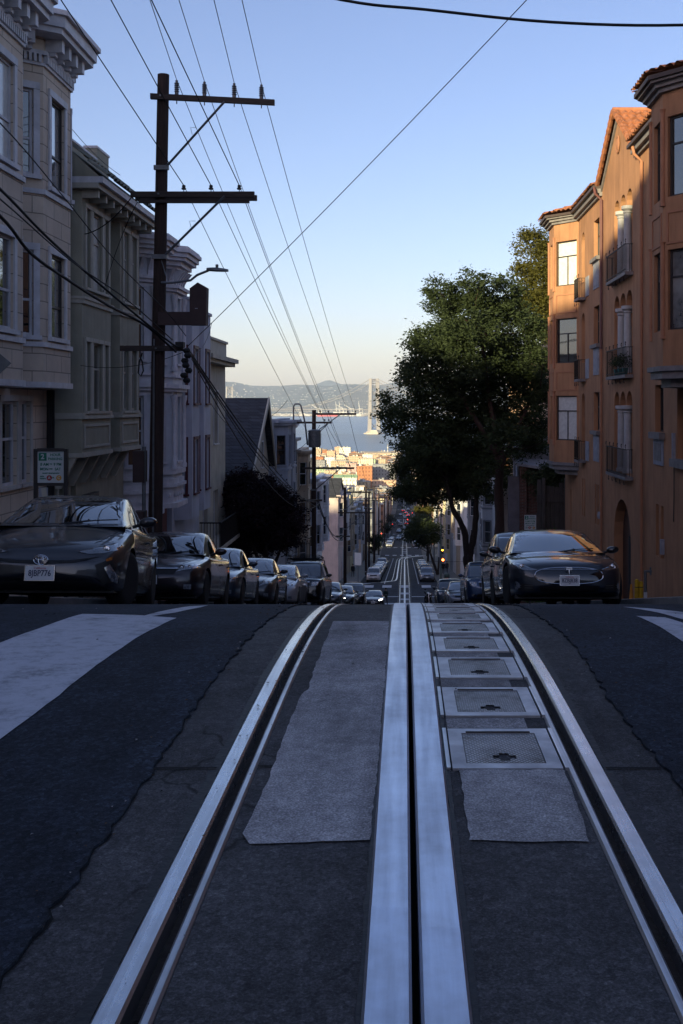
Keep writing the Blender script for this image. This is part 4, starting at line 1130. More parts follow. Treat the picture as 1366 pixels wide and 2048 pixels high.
# far-right party wall + fence, brick wall, ivy
B = empty('brick_wall', (0,0,0), 'old dark brick wall with a vine beside the terracotta building', 'wall')
mb = MB(); mb.box(5.85,9.5,53.0,53.3,-13,-3.1,BRK); mb.box(5.3,5.84,52.9,53.35,-13,-3.6,mat('grey_plaster_wall',(.14,.13,.15),.9,.3,2,.2)); mb.box(5.85,6.2,52.7,52.99,-13,-3.0,BRK)
for y in range(9): pass
mb.build('brickwork', B)
mb = MB(); mb.hexa([(5.6,52.6,-3.0),(9.5,52.6,-3.6),(9.5,54.5,-3.2),(5.6,54.5,-2.7),(5.6,52.6,-2.88),(9.5,52.6,-3.48),(9.5,54.5,-3.08),(5.6,54.5,-2.58)], GREYP); mb.build('coping', B)
B = empty('board_fence', (0,0,0), 'tall weathered board fence beside the terracotta building', 'fence')
mb = MB(); n = 22
for i in range(n):
    x = 6.0+i*.2; zt_ = -3.55-.03*i+ (.22 if i % 5 == 0 else 0)
    mb.box(x, x+.18, 47.0+i*.0, 47.04, -9.5, zt_, WOODD)
mb.box(5.98,10.4,47.05,47.12,-5.0,-4.85,WOODD); mb.box(5.98,10.4,46.93,46.995,-4.35,-4.0,WOODD)
pass
mb.build('boards', B)
for x in (6.2,7.2,9.2):
    mb = MB(); mb.box(x,x+.13,46.78,46.92,-9.8,-3.25,WOODD); mb.build('post', B)

# ======================= behind the camera: unseen buildings, some added only to shade the street
def block(name, x0, x1, y0, y1, z0, z1, wm, label, nfx=5, rows=4):
    B = empty(name, (0,0,0), label, 'building'); mb = MB(); f = Fr((x1,y1),(x0,y1)); hs = []
    for r in range(rows):
        for q in range(nfx):
            u = (q+.5)*f.L/nfx; z = z1-2.8-r*3.4; hs.append(rect(u-.6,u+.6,z,z+1.7))
    panel(mb, f, rect(0,f.L,z0,z1), hs, .15, wm)
    fs = Fr((x1,y0),(x1,y1)); fs2 = Fr((x0,y1),(x0,y0)); fs3 = Fr((x0,y0),(x1,y0))
    for q in (fs,fs2,fs3): panel(mb, q, rect(0,q.L,z0,z1), [], .1, wm)
    mb.box(x0+.2,x1-.2,y0+.2,y1-.25,z0,z1-.2,ROOFG)
    w_ = mb.build('wall', B)
    for h in hs: win(w_, f, h[0][0],h[1][0],h[0][1],h[2][1], fm=WHT, pm=GD, casing=.1)
    m2 = MB(); m2.box(x0-.3,x1+.3,y0-.3,y1+.3,z1+.001,z1+.35,LAVC); m2.build('cornice', B)
block('unseen_building', -46, -8.6, -46, -22.4, -3, 17.9, tanw, 'tall tan corner apartment building behind the camera, uphill side', 9, 5)
block('unseen_building', -110, -46.5, -60, -24, -3, 20.5, greyw, 'long grey apartment block behind the camera, up the cross street', 12, 5)  # added to block low sun from the far street
block('unseen_building', 7.4, 40, -50, -22.4, -3, 6.5, whitew, 'white corner building behind the camera on the right', 8, 3)
block('unseen_building', -40, -8.6, -108, -47, -2, 15, CREAM, 'cream building further up the hill behind the camera', 3, 3)
block('unseen_building', 7.4, 30, -110, -51, -2, 11, brownw, 'brown building further up the hill behind the camera on the right', 3, 3)
block('unseen_building', -60, -9.2, -260, -112, 0, 36, tanw, 'tall tan block on the hilltop behind the camera', 3, 3)  # added sun blocker: keeps the road mirrored in the bumpers dark
block('unseen_building', -60, -9.2, -420, -262, 10, 52, greyw, 'grey tower block beyond the hilltop behind the camera', 3, 3)  # second added blocker, shading the road farther up
# ------------------------------------------------------------------ cars
def paint(name, c, metallic=.35, rough=.32):
    if name in MATS: return MATS[name]
    m, nt, b = _new(name)
    v = _coord(nt); n = _noise(nt, v, 380, 2, .5); d = _noise(nt, v, 2.2, 6, .7)
    col = _ramp(nt, n, [(.3, mul(c,.8)), (.7, mul(c,1.25))])
    col = _mix(nt, _ramp(nt, d, [(.5,0.),(.85,.25)]), col, mul(c, .6))
    nt.links.new(col, b.inputs['Base Color']); b.inputs['Metallic'].default_value = metallic; b.inputs['Roughness'].default_value = rough
    b.inputs['Coat Weight'].default_value = 1; nt.links.new(_ramp(nt, d, [(.3,.02),(.9,.12)]), b.inputs['Coat Roughness'])
    _bump(nt, b, _noise(nt, v, 1.6, 2), .06, .02)
    return m
AG = glass_mat('car_glass', (.006,.008,.010), .3, .02, .9, .8)
BLK = mat('black_plastic', (.012,.012,.013), .55, .2, 20, .05)
RUB = mat('tyre_rubber', (.012,.012,.013), .8, .2, 30, .2)
ALU = steel_mat('alloy_wheel', (.45,.45,.47), .3, 5, 5)
CHR = steel_mat('chrome_trim', (.75,.75,.78), .12, 3, 3)
LAMPC = glass_mat('headlamp_lens', (.16,.17,.19), .6, .08, 1.0, 14)
LAMPD = glass_mat('headlamp_dark_housing', (.055,.06,.07), .4, .06, 1.0, 9)
REFL = steel_mat('lamp_reflector', (.8,.8,.82), .15, 9, 9)
AMB = glass_mat('amber_lens', (.45,.12,.01), .2, .15, .8, 9)
REDL = glass_mat('red_lens', (.25,.01,.008), .2, .15, .8, 9)
PLT = mat('plate_white', (.55,.56,.58), .45, .08, 8)
NAVY = mat('plate_navy_ink', (.02,.025,.07), .5, .1, 8); PRED = mat('plate_red_ink', (.35,.03,.05), .5, .1, 8)
BADGE = mat('badge_blue', (.02,.03,.08), .2, .1, 8, coat=1)
HLON = mat('headlamp_lit', (1,.93,.8), .3, .0, 1, emit=14); TLON = mat('tail_lamp_lit', (1,.03,.02), .3, .0, 1, emit=4)

def crom(rows, n):
    """catmull-rom along the first axis"""
    A = np.array(rows, float); out = []; N = len(A)
    for i in range(N-1):
        p0 = A[max(0,i-1)]; p1 = A[i]; p2 = A[i+1]; p3 = A[min(N-1,i+2)]
        for k in range(n):
            t = k/n; out.append(.5*((2*p1)+(-p0+p2)*t+(2*p0-5*p1+4*p2-p3)*t*t+(-p0+3*p1-3*p2+p3)*t**3))
    out.append(A[-1]); return np.array(out)
def text_mesh(body, size, m, name, parent, loc, rot=(math.pi/2,0,0), font_w=None, depth=.002, align='CENTER', sx=1, bold=.0):
    cu = bpy.data.curves.new(name, 'FONT'); cu.body = body; cu.size = size; cu.align_x = align; cu.align_y = 'CENTER'; cu.extrude = depth; cu.offset = bold; cu.resolution_u = 3
    o = bpy.data.objects.new(name, cu); COL.objects.link(o); dg = bpy.context.evaluated_depsgraph_get()
    me = bpy.data.meshes.new_from_object(o.evaluated_get(dg)); bpy.data.objects.remove(o); bpy.data.curves.remove(cu)
    me.materials.clear(); me.materials.append(m); me.name = name
    o = bpy.data.objects.new(name, me); COL.objects.link(o); o.parent = parent; o.location = loc; o.rotation_euler = rot; o.scale = (sx,1,1)
    return o
def bool_cut(o, cutters):
    for c in cutters:
        md = o.modifiers.new('b', 'BOOLEAN'); md.operation = 'DIFFERENCE'; md.object = c; md.solver = 'EXACT'
    dg = bpy.context.evaluated_depsgraph_get(); me = bpy.data.meshes.new_from_object(o.evaluated_get(dg))
    o.modifiers.clear(); old = o.data; o.data = me
    for c in cutters: bpy.data.objects.remove(c)
    return o

TYPES = {
 # lower: y, wscale, zlow, zshoulder, ztop ; house: (ycowl,zcowl),(yrf,wr),(yrm,H),(yrr),(yrb,zrb)
 'hatch': dict(L=4.54, W=1.76, H=1.47, wb=2.7, fo=.95, tr=.325,
   low=[(0,.70,.28,.47,.52),(.07,.84,.20,.55,.63),(.25,.93,.165,.64,.73),(.55,.975,.155,.735,.83),(1.0,1,.155,.845,.95),(1.25,1,.155,.90,1.01),(2.4,1,.155,.93,.98),(3.4,1,.16,.97,1.0),(4.1,.97,.18,1.02,1.08),(4.42,.90,.26,1.02,1.06),(4.54,.78,.4,.85,.9)],
   gh=[(1.02,.76,.955,.72,.96),(1.9,.80,.95,.62,1.36),(2.5,.81,.95,.60,1.47),(3.3,.80,.98,.57,1.40),(4.25,.74,1.03,.60,1.08)]),
 'sedan': dict(L=4.6, W=1.78, H=1.45, wb=2.7, fo=.92, tr=.325,
   low=[(0,.72,.30,.52,.58),(.07,.85,.22,.62,.69),(.25,.93,.17,.68,.77),(.6,.975,.155,.74,.85),(1.1,1,.155,.82,.93),(1.4,1,.155,.87,.98),(2.4,1,.155,.90,.96),(3.6,1,.16,.94,.99),(3.95,.985,.18,.97,1.05),(4.35,.93,.24,.95,1.02),(4.52,.86,.3,.85,.9),(4.6,.74,.4,.7,.74)],
   gh=[(1.2,.76,.93,.73,.95),(2.02,.80,.93,.62,1.37),(2.6,.81,.93,.60,1.45),(3.2,.80,.95,.58,1.40),(4.0,.74,1.0,.62,1.04)]),
 'liftback': dict(L=4.97, W=1.96, H=1.44, wb=2.96, fo=.90, tr=.35,
   low=[(0,.66,.28,.50,.58),(.06,.80,.20,.58,.68),(.22,.90,.16,.66,.76),(.55,.965,.145,.73,.85),(1.1,1,.14,.81,.93),(1.45,1,.14,.86,.98),(2.4,.985,.14,.88,.95),(3.5,1,.15,.93,.99),(4.2,.99,.17,.98,1.06),(4.75,.90,.24,.97,1.02),(4.97,.76,.4,.8,.86)],
   gh=[(1.25,.84,.92,.80,.94),(2.15,.86,.92,.66,1.35),(2.8,.86,.92,.64,1.44),(3.5,.84,.95,.60,1.38),(4.5,.74,1.02,.62,1.06)]),
 'suv': dict(L=4.75, W=1.88, H=1.80, wb=2.75, fo=.92, tr=.37,
   low=[(0,.78,.42,.80,.88),(.06,.88,.34,.92,1.0),(.2,.95,.28,1.0,1.08),(.6,.985,.24,1.04,1.13),(1.15,1,.23,1.07,1.18),(1.35,1,.23,1.10,1.2),(2.5,1,.23,1.12,1.18),(3.8,1,.25,1.14,1.18),(4.4,.98,.3,1.16,1.2),(4.66,.93,.36,1.14,1.18),(4.75,.86,.45,1.0,1.05)],
   gh=[(1.2,.81,1.14,.77,1.16),(1.85,.84,1.14,.70,1.70),(2.5,.86,1.14,.69,1.80),(3.9,.86,1.14,.68,1.77),(4.55,.82,1.17,.66,1.70),(4.7,.80,1.17,.76,1.18)]),
}
def grid_mesh(mb, rows, m):
    mb.grid([[tuple(p) for p in r] for r in rows], m)
def car_shell(T):
    W = T['W']/2
    st = crom(T['low'], 5); rows = []
    for (y, ws, zl, zs, zt) in st:
        w = W*ws; h = zs-zl
        half = [(0,zl),(.82*w,zl),(.93*w,zl+.03),(.965*w,zl+.12*h),(.985*w,zl+.35*h),(w,zl+.62*h),(.985*w,zl+.88*h),(.955*w,zs),(.90*w,zs+(zt-zs)*.38),(.72*w,zs+(zt-zs)*.72),(.42*w,zs+(zt-zs)*.93),(0,zt)]
        hd = crom(half, 3)
        row = [(p[0], y, p[1]) for p in hd]+[(-p[0], y, p[1]) for p in hd[-2:0:-1]]
        rows.append(row)
    def dome(r, dy):
        zc = (min(q[2] for q in r)+max(q[2] for q in r))/2; y0 = r[0][1]; out = []
        for k, b in ((.93,.010),(.80,.026),(.58,.040),(.30,.048)): out.append([(q[0]*k, y0+dy*b, zc+(q[2]-zc)*k) for q in r])
        return out
    rows = dome(rows[0], -1)[::-1]+rows+dome(rows[-1], 1)
    return rows
def car_house(T):
    st = crom(T['gh'], 6); rows = []
    for (y, wb, zb, wr, zr) in st:
        zr = max(zr, zb+.005); h = zr-zb
        k = min(1, h/.35)
        half = [(wb,zb-.12),(wb,zb),(wb+(wr-wb)*.45,zb+h*.45),(wr+.015*k,zb+h*.86),(wr-.05*k,zb+h*.96),(wr*.6,zr+.008*k),(0,zr+.02*k)]
        hd = crom(half, 3)
        rows.append([(p[0], y, p[1]) for p in hd]+[(-p[0], y, p[1]) for p in hd[-2::-1]])
    return rows
def bvh_of(rows, closed):
    V = []; Fc = []; n = len(rows[0])
    for r in rows: V += [tuple(p) for p in r]
    for i in range(len(rows)-1):
        for j in range(n if closed else n-1):
            a, c = i*n+j, i*n+(j+1) % n; Fc.append((a, c, c+n, a+n))
    if closed: Fc.append(tuple(range(n))); Fc.append(tuple(range((len(rows)-1)*n, len(rows)*n)))
    return BVHTree.FromPolygons(V, Fc)
def proj_patch(name, parent, bvh, poly, axis, m, off=.006, side=1, step=.07, grow=0):
    """lay a thin curved panel on the body. axis 'y': front (side=-1) or back; axis 'x': side"""
    q = densify(poly, step); xs = [p[0] for p in q]; zs = [p[1] for p in q]; ex = []
    a = min(xs)+step
    while a < max(xs):
        b = min(zs)+step
        while b < max(zs):
            if inpoly((a, b), q): ex.append((a, b))
            b += step
        a += step
    V, T = cdt(q, (), ex); vs = []; bad = set(); prev = None
    for i, (a, b) in enumerate(V):
        if axis == 'y': o = Vector((a, side*20, b)); d = Vector((0, -side, 0))
        else: o = Vector((side*20, a, b)); d = Vector((-side, 0, 0))
        h = bvh.ray_cast(o, d)
        if h[0] is None: bad.add(i); vs.append((0,0,0)); continue
        p = h[0]-d*off; vs.append(tuple(p))
    T = [t for t in T if not any(i in bad for i in t)]
    if not T: return None
    mb = MB(); n = len(vs); bk = [tuple(Vector(p)+(Vector((0,-side,0)) if axis == 'y' else Vector((-side,0,0)))*(off+.01)) for p in vs]
    mb.v = vs+bk; mb.mats = [m]
    for t in T:
        tri = [Vector(vs[i]) for i in t]; nn = (tri[1]-tri[0]).cross(tri[2]-tri[0]); out = Vector((0,side,0)) if axis == 'y' else Vector((side,0,0))
        t = t if nn.dot(out) > 0 else t[::-1]
        mb.f.append(tuple(t)); mb.m.append(0)
    cnt = {}
    for t in mb.f:
        for i in range(3):
            e = (t[i], t[(i+1) % 3]); cnt[e] = 1
    for (a, b) in list(cnt):
        if (b, a) not in cnt: mb.f.append((b, a, a+n, b+n)); mb.m.append(0)
    return mb.build(name, parent, smooth=True, angle=60)
def wheel(parent, T, x, y, side, turn=0):
    r = T['tr']; w = .11
    e = empty('wheel', (x, y, r), parent=parent); e.rotation_euler = (0,0,turn)
    mb = MB(); mb.lathe([(r*.62,-w),(r*.86,-w*1.02),(r*.96,-w*.92),(r,-w*.75),(r*1.0,-w*.38),(r*.985,-w*.36),(r*.985,-w*.32),(r,-w*.3),(r,w*.3),(r*.985,w*.32),(r*.985,w*.36),(r,w*.38),(r,w*.75),(r*.96,w*.92),(r*.86,w*1.02),(r*.62,w)], axis='x', n=32, m=RUB); mb.build('tyre', e, smooth=True, angle=40)
    mb = MB(); s = side
    mb.lathe([(r*.66,s*w*.98),(r*.64,s*w*.8),(r*.6,-s*w*.6),(0,-s*w*.6)] , axis='x', n=28, m=ALU)
    mb.lathe([(r*.13,s*w*.7),(r*.12,s*w*.85),(0,s*w*.88)], axis='x', n=12, m=ALU)
    for k in range(10):
        a = 2*math.pi*k/10+.08*(1 if k % 2 else -1); c, d = math.cos(a), math.sin(a); px_, pz_ = -d*.018, c*.018
        x0_, x1_ = sorted((s*w*.55, s*w*.85))
        P4 = [(c*r*.1-px_*0-d*.02, d*r*.1+c*.02),(c*r*.1+d*.02, d*r*.1-c*.02),(c*r*.63+d*.022, d*r*.63-c*.022),(c*r*.63-d*.022, d*r*.63+c*.022)]
        mb.hexa([(x0_,p[0],p[1]) for p in P4]+[(x1_,p[0],p[1]) for p in P4], ALU)
    o = mb.build('rim', e, smooth=True, angle=40); fix_normals(o)
    return e
def mirror(parent, T, pm, side, y, z):
    mb = MB(); x = side*(T['W']/2+.09)
    rows = []
    for i in range(9):
        a = i/8*math.pi; yy_ = -.10*math.cos(a)*.8; s = max(.02, math.sin(a))**.6
        rows.append([(x+.105*s*math.cos(b)*(1.1), y+yy_, z+.068*s*math.sin(b)+.01*math.cos(b)*side) for b in np.linspace(0, 2*math.pi, 14)[:-1]])
    mb.grid(rows, pm, closed=True)
    o = mb.build('mirror', parent, smooth=True, angle=180); fix_normals(o)
    mb = MB(); mb.tube([(side*(T['W']/2-.10), y+.03, z-.06),(x-side*.06, y+.01, z-.02)], .022, 8, BLK); mb.build('mirror_arm', parent, smooth=True)
def license(parent, y, z, txt, top=None, detail=True):
    mb = MB(); mb.box(-.153,.153,y-.012,y,z-.077,z+.077,PLT)
    for (a,b,c,d) in ((-.162,-.153,z-.085,z+.085),(.153,.162,z-.085,z+.085),(-.153,.153,z-.085,z-.077),(-.153,.153,z+.077,z+.085)): mb.box(a,b,y-.014,y,c,d,CHR)
    p = mb.build('license_plate', parent)
    if detail:
        text_mesh(txt, .092, NAVY, 'plate_number', p, (0,y-.014,z-.004), sx=.80, bold=.0015)
        text_mesh('California', .034, PRED, 'plate_state', p, (0,y-.014,z+.054))
    return p
def headlamp_parts(parent, bvh, poly, lens, W, refl=True, name='headlight', ring=None):
    for s in (-1, 1):
        pl = [(s*a, b) for a, b in poly]
        o = proj_patch(name, parent, bvh, pl, 'y', lens, .008, -1, .04)
        if o and refl:
            for rx, rz_, rr in (ring or []):
                h = bvh.ray_cast(Vector((s*rx,-20,rz_)), Vector((0,1,0)))
                if h[0] is None: continue
                c = h[0]; mb = MB(); mb.lathe([(rr,-.012),(rr*.93,-.016),(rr*.80,-.006),(rr*.45,-.012),(0,-.016)], (c.x,c.y,c.z), 'y', 20, REFL); mb.build('reflector', o, smooth=True)
def make_car(kind, pm, label, spec=None, wheels_turn=0, detail=2, wp=None):
    T = TYPES[kind]; spec = spec or {}
    W = T['W']/2; H = T['H']
    e = empty('parked_car', (0,0,0), label, 'car', 'cars parked along the street')
    lo = car_shell(T); hi = car_house(T)
    mb = MB(); mb.grid(lo, pm, closed=True); mb.poly(lo[0][::-1], pm); mb.poly(lo[-1], pm)
    body = mb.build('body', e); fix_normals(body)
    yf, yr_ = T['fo'], T['fo']+T['wb']; r = T['tr']
    cut = []
    for s in (-1, 1):
        for y in (yf, yr_):
            m2 = MB(); m2.lathe([(r*1.14, W-.36 if s > 0 else -W-.2),(r*1.14, W+.2 if s > 0 else -W+.36)], (0,y,r*1.02), 'x', 28); c = m2.build('cut'); fix_normals(c); cut.append(c)
    bool_cut(body, cut)
    body.data.materials.clear(); body.data.materials.append(pm)
    body.data.polygons.foreach_set('use_smooth', [True]*len(body.data.polygons)); body.data.set_sharp_from_angle(angle=R(40))
    mb = MB(); mb.grid(hi, pm); ro = mb.build('roof', e, smooth=True, angle=180); fix_normals(ro)
    bl = bvh_of(lo, True); bh = bvh_of(hi, False)
    # dark underbody and wheel wells
    mb = MB()
    for y in (yf, yr_): mb.box(-W+.1, W-.1, y-r*1.1, y+r*1.1, r*.7, r*1.9, BLK)
    mb.box(-W+.12, W-.12, .25, T['L']-.25, T['low'][4][2]-.01, T['low'][4][2]+.2, BLK)
    mb.build('underbody', e)
    g = T['gh']; gc = g[0]; gf = g[1]; gm = g[2]
    # glass
    zc = gc[2]; top = gf[4]+.0
    wsp = [(-gc[1]*.90,zc+.045),(gc[1]*.90,zc+.045),(gf[3]*1.10,zc+.6*(top-zc)),(gf[3]*.93,top+.01),(gf[3]*.5,top+.035),(-gf[3]*.5,top+.035),(-gf[3]*.93,top+.01),(-gf[3]*1.10,zc+.6*(top-zc))]
    if kind == 'suv': wsp = [(-gc[1]*.9,zc+.04),(gc[1]*.9,zc+.04),(gf[3]*.95,top-.05),(-gf[3]*.95,top-.05)]
    proj_patch('windshield', e, bh, wsp, 'y', AG, .004, -1)
    for s in (-1, 1):
        ya = gc[0]+(gf[0]-gc[0])*.35; yb = gf[0]+.05; zt = H-.13; zb_ = gm[2]+.055
        yB = g[2][0]+.05; last = g[-2]; yE = last[0]+(.15 if kind != 'suv' else .0); yEnd = g[-1][0]-(.45 if kind != 'suv' else .35)
        front = [(ya+.22,zb_),(yB,zb_),(yB,zt+.0),(yb+.15,zt-.015),(yb-.1,zt-.10)]
        rear = [(yB+.07,zb_),(yEnd-.25,zb_+.02),(yEnd,zb_+.12),(yE,zt-.05),(yB+.07,zt)]
        proj_patch('side_window', e, bh, front, 'x', AG, .004, s); proj_patch('side_window', e, bh, rear, 'x', AG, .004, s)
        if detail > 1:
            fr = [(ya+.17,zb_-.03),(yEnd+.03,zb_-.0),(yEnd+.03,zb_-.02),(ya+.17,zb_-.05)]
            proj_patch('window_trim', e, bh, fr, 'x', CHR, .006, s)
            for yy_ in (yB-.12, yB+.95): 
                zz = T['low'][5][3]-.06; h = bl.ray_cast(Vector((s*20,yy_,zz)), Vector((-s,0,0)))
                if h[0]:
                    m2 = MB(); m2.tube([(h[0].x-s*.01,yy_-.09,zz),(h[0].x+s*.03,yy_-.07,zz),(h[0].x+s*.03,yy_+.07,zz),(h[0].x-s*.01,yy_+.09,zz)], .012, 6, pm); m2.build('door_handle', e, smooth=True)
            for yy_ in (yf+.52, yB+.02, yr_-.45):
                zlo = T['low'][5][2]+.12; zhi = T['low'][5][3]-.01
                proj_patch('door_seam', e, bl, [(yy_-.005,zlo),(yy_+.005,zlo),(yy_+.005,zhi),(yy_-.005,zhi)], 'x', BLK, .003, s, .2)
        sk = T['low'][5][2]
        proj_patch('sill_trim', e, bl, [(yf+.45,sk+.05),(yr_-.42,sk+.05),(yr_-.42,sk+.09),(yf+.45,sk+.09)], 'x', spec.get('sill', BLK), .006, s, .15)
        mirror(e, T, spec.get('mirror', pm), s, gc[0]+.52, gc[2]+.10)
        for y, tn in ((yf, wheels_turn), (yr_, 0)): wheel(e, T, s*(W-.13), y, s, tn)
        # tail lamps
        zz = T['low'][-4][3]; proj_patch('tail_light', e, bl, [(s*W*.55,zz-.12),(s*W*.86,zz-.14),(s*W*.88,zz+.0),(s*W*.55,zz+.0)], 'y', REDL, .006, 1, .06)
    gl = g[-1]; ga = g[-2]
    proj_patch('rear_window', e, bh, [(-gl[1]*.8,gl[2]+.07),(gl[1]*.8,gl[2]+.07),(ga[3]*.85,ga[4]-.06),(-ga[3]*.85,ga[4]-.06)], 'y', AG, .004, 1)
    spec['front'](e, bl, T, detail) if 'front' in spec else front_generic(e, bl, T, detail, spec)
    if detail > 1:
        for s in (-1, 1):
            pts = []
            for t in np.linspace(0, 1, 9):
                yy_ = .24+t*(gc[0]-.30); xx_ = s*W*(.60+.20*t**.6); h = bl.ray_cast(Vector((xx_,yy_,3)), Vector((0,0,-1)))
                if h[0]: pts.append((xx_, yy_, h[0].z+.001))
            m3 = MB(); m3.tube(pts, .0042, 5, BLK); m3.build('bonnet_seam', e)
    m2 = MB()
    for s in (-1,1): m2.tube([(s*.03, gc[0]-.02, gc[2]+.03),(s*.03+.35,gc[0]+.09,gc[2]+.085),(s*.03+.62-(.3 if s<0 else 0),gc[0]+.12,gc[2]+.10)], .008, 5, BLK)
    m2.build('wiper', e)
    return e
def front_generic(e, bl, T, detail, spec):
    W = T['W']/2; z0 = T['low'][1][2]; zs = T['low'][2][3]; a = T['H']/1.45
    gz = zs-.10
    lens = spec.get('lens', LAMPC)
    gp = spec.get('grille', [(-.42,gz+.02),(.42,gz+.02),(.34,gz-.12),(-.34,gz-.12)])
    g = proj_patch('grille', e, bl, gp, 'y', BLK, .008, -1, .06)
    zt = max(p[1] for p in gp); x_ = max(p[0] for p in gp)
    proj_patch('chrome_bar', e, bl, [(-x_,zt-.03),(x_,zt-.03),(x_,zt),(-x_,zt)], 'y', CHR, .016, -1, .08)
    proj_patch('lower_intake', e, bl, [(-.5,z0+.16),(.5,z0+.16),(.55,z0+.05),(-.55,z0+.05)], 'y', BLK, .008, -1, .06)
    hp = spec.get('lamp', [(.46,gz-.06),(.80,gz+.0),(.83,gz+.13),(.52,gz+.06)])
    hp = [(min(p[0], W*.9), p[1]) for p in hp]
    c = (sum(p[0] for p in hp)/len(hp), sum(p[1] for p in hp)/len(hp))
    headlamp_parts(e, bl, hp, lens, W, True, ring=[(c[0]-.06,c[1],.045),(c[0]+.07,c[1]+.01,.035)])
    if spec.get('amber'):
        for s in (-1,1): proj_patch('turn_signal', e, bl, [(s*p[0],p[1]) for p in spec['amber']], 'y', AMB, .012, -1, .03)
    for s in (-1,1):
        proj_patch('fog_lamp', e, bl, [(s*.60,z0+.08),(s*.72,z0+.08),(s*.72,z0+.16),(s*.60,z0+.16)], 'y', lens, .010, -1, .04)
    h = bl.ray_cast(Vector((0,-20,z0+.24)), Vector((0,1,0)))
    license(e, (h[0].y if h[0] else 0)-.012, z0+.24, spec.get('plate',''), detail=False)
    mb = MB(); q = bl.ray_cast(Vector((0,-20,gz-.03)), Vector((0,1,0)))
    if q[0]: mb.lathe([(.045,.0),(.04,-.01),(.0,-.012)], (0,q[0].y-.012,gz-.02), 'y', 16, CHR); mb.build('badge', e)
def ring_pts(rx, rz_, cx, cz, n=28): return [(cx+rx*math.cos(2*math.pi*i/n), cz+rz_*math.sin(2*math.pi*i/n)) for i in range(n+1)]
def front_hatch(e, bl, T, detail):
    W = T['W']/2
    proj_patch('grille', e, bl, [(-.62,.545),(-.3,.50),(.3,.50),(.62,.545),(.36,.475),(0,.455),(-.36,.475)], 'y', BLK, .008, -1, .05)
    proj_patch('lower_intake', e, bl, [(-.46,.275),(.46,.275),(.62,.24),(.56,.215),(-.56,.215),(-.62,.24)], 'y', BLK, .008, -1, .05)
    proj_patch('chin_spoiler', e, bl, [(-.62,.232),(.62,.232),(.60,.20),(-.60,.20)], 'y', MATS['alloy_wheel'] if False else BLK, .02, -1, .06)
    for s in (-1, 1):
        o = proj_patch('headlight', e, bl, [(s*.38,.60),(s*.56,.655),(s*.76,.72),(s*.815,.70),(s*.79,.63),(s*.66,.585),(s*.50,.575)], 'y', LAMPD, .008, -1, .035)
        h = bl.ray_cast(Vector((s*.675,-20,.64)), Vector((0,1,0)))
        if h[0] and o:
            mb = MB(); mb.lathe([(.042,-.012),(.036,-.022),(.024,-.010),(.012,-.022),(0,-.024)], tuple(h[0]), 'y', 18, REFL); mb.build('reflector', o, smooth=True)
        proj_patch('side_pod', e, bl, [(s*.58,.45),(s*.74,.52),(s*.84,.38),(s*.80,.26),(s*.66,.23)], 'y', BLK, .007, -1, .04)
        proj_patch('fog_lamp', e, bl, [(s*.68,.42),(s*.735,.46),(s*.81,.33),(s*.80,.25),(s*.755,.27)], 'y', LAMPC, .014, -1, .03)
        proj_patch('turn_signal', e, bl, [(s*.69,.515),(s*.755,.55),(s*.75,.51),(s*.70,.49)], 'y', AMB, .012, -1, .03)
    h = bl.ray_cast(Vector((0,-20,.33)), Vector((0,1,0))); y = h[0].y-.025
    license(e, y, .355, '8JBP776')
    y = min(bl.ray_cast(Vector((0,-20,q)), Vector((0,1,0)))[0].y for q in (.44,.47,.50,.53))-.006
    mb = MB(); mb.lathe([(.078,.02),(.082,-.006),(.0,-.010)], (0,y,.50), 'y', 28, BADGE)
    bd = mb.build('badge', e, smooth=True)
    for v in bd.data.vertices: v.co.z = .50+(v.co.z-.50)*.72
    mb = MB()
    for rx, rz_, cz in ((.076,.053,.50),(.026,.052,.50),(.054,.020,.518)):
        mb.tube([(p[0], y-.014, p[1]) for p in ring_pts(rx, rz_, 0, cz)], .0062, 6, CHR)
    mb.build('emblem', bd, smooth=True)
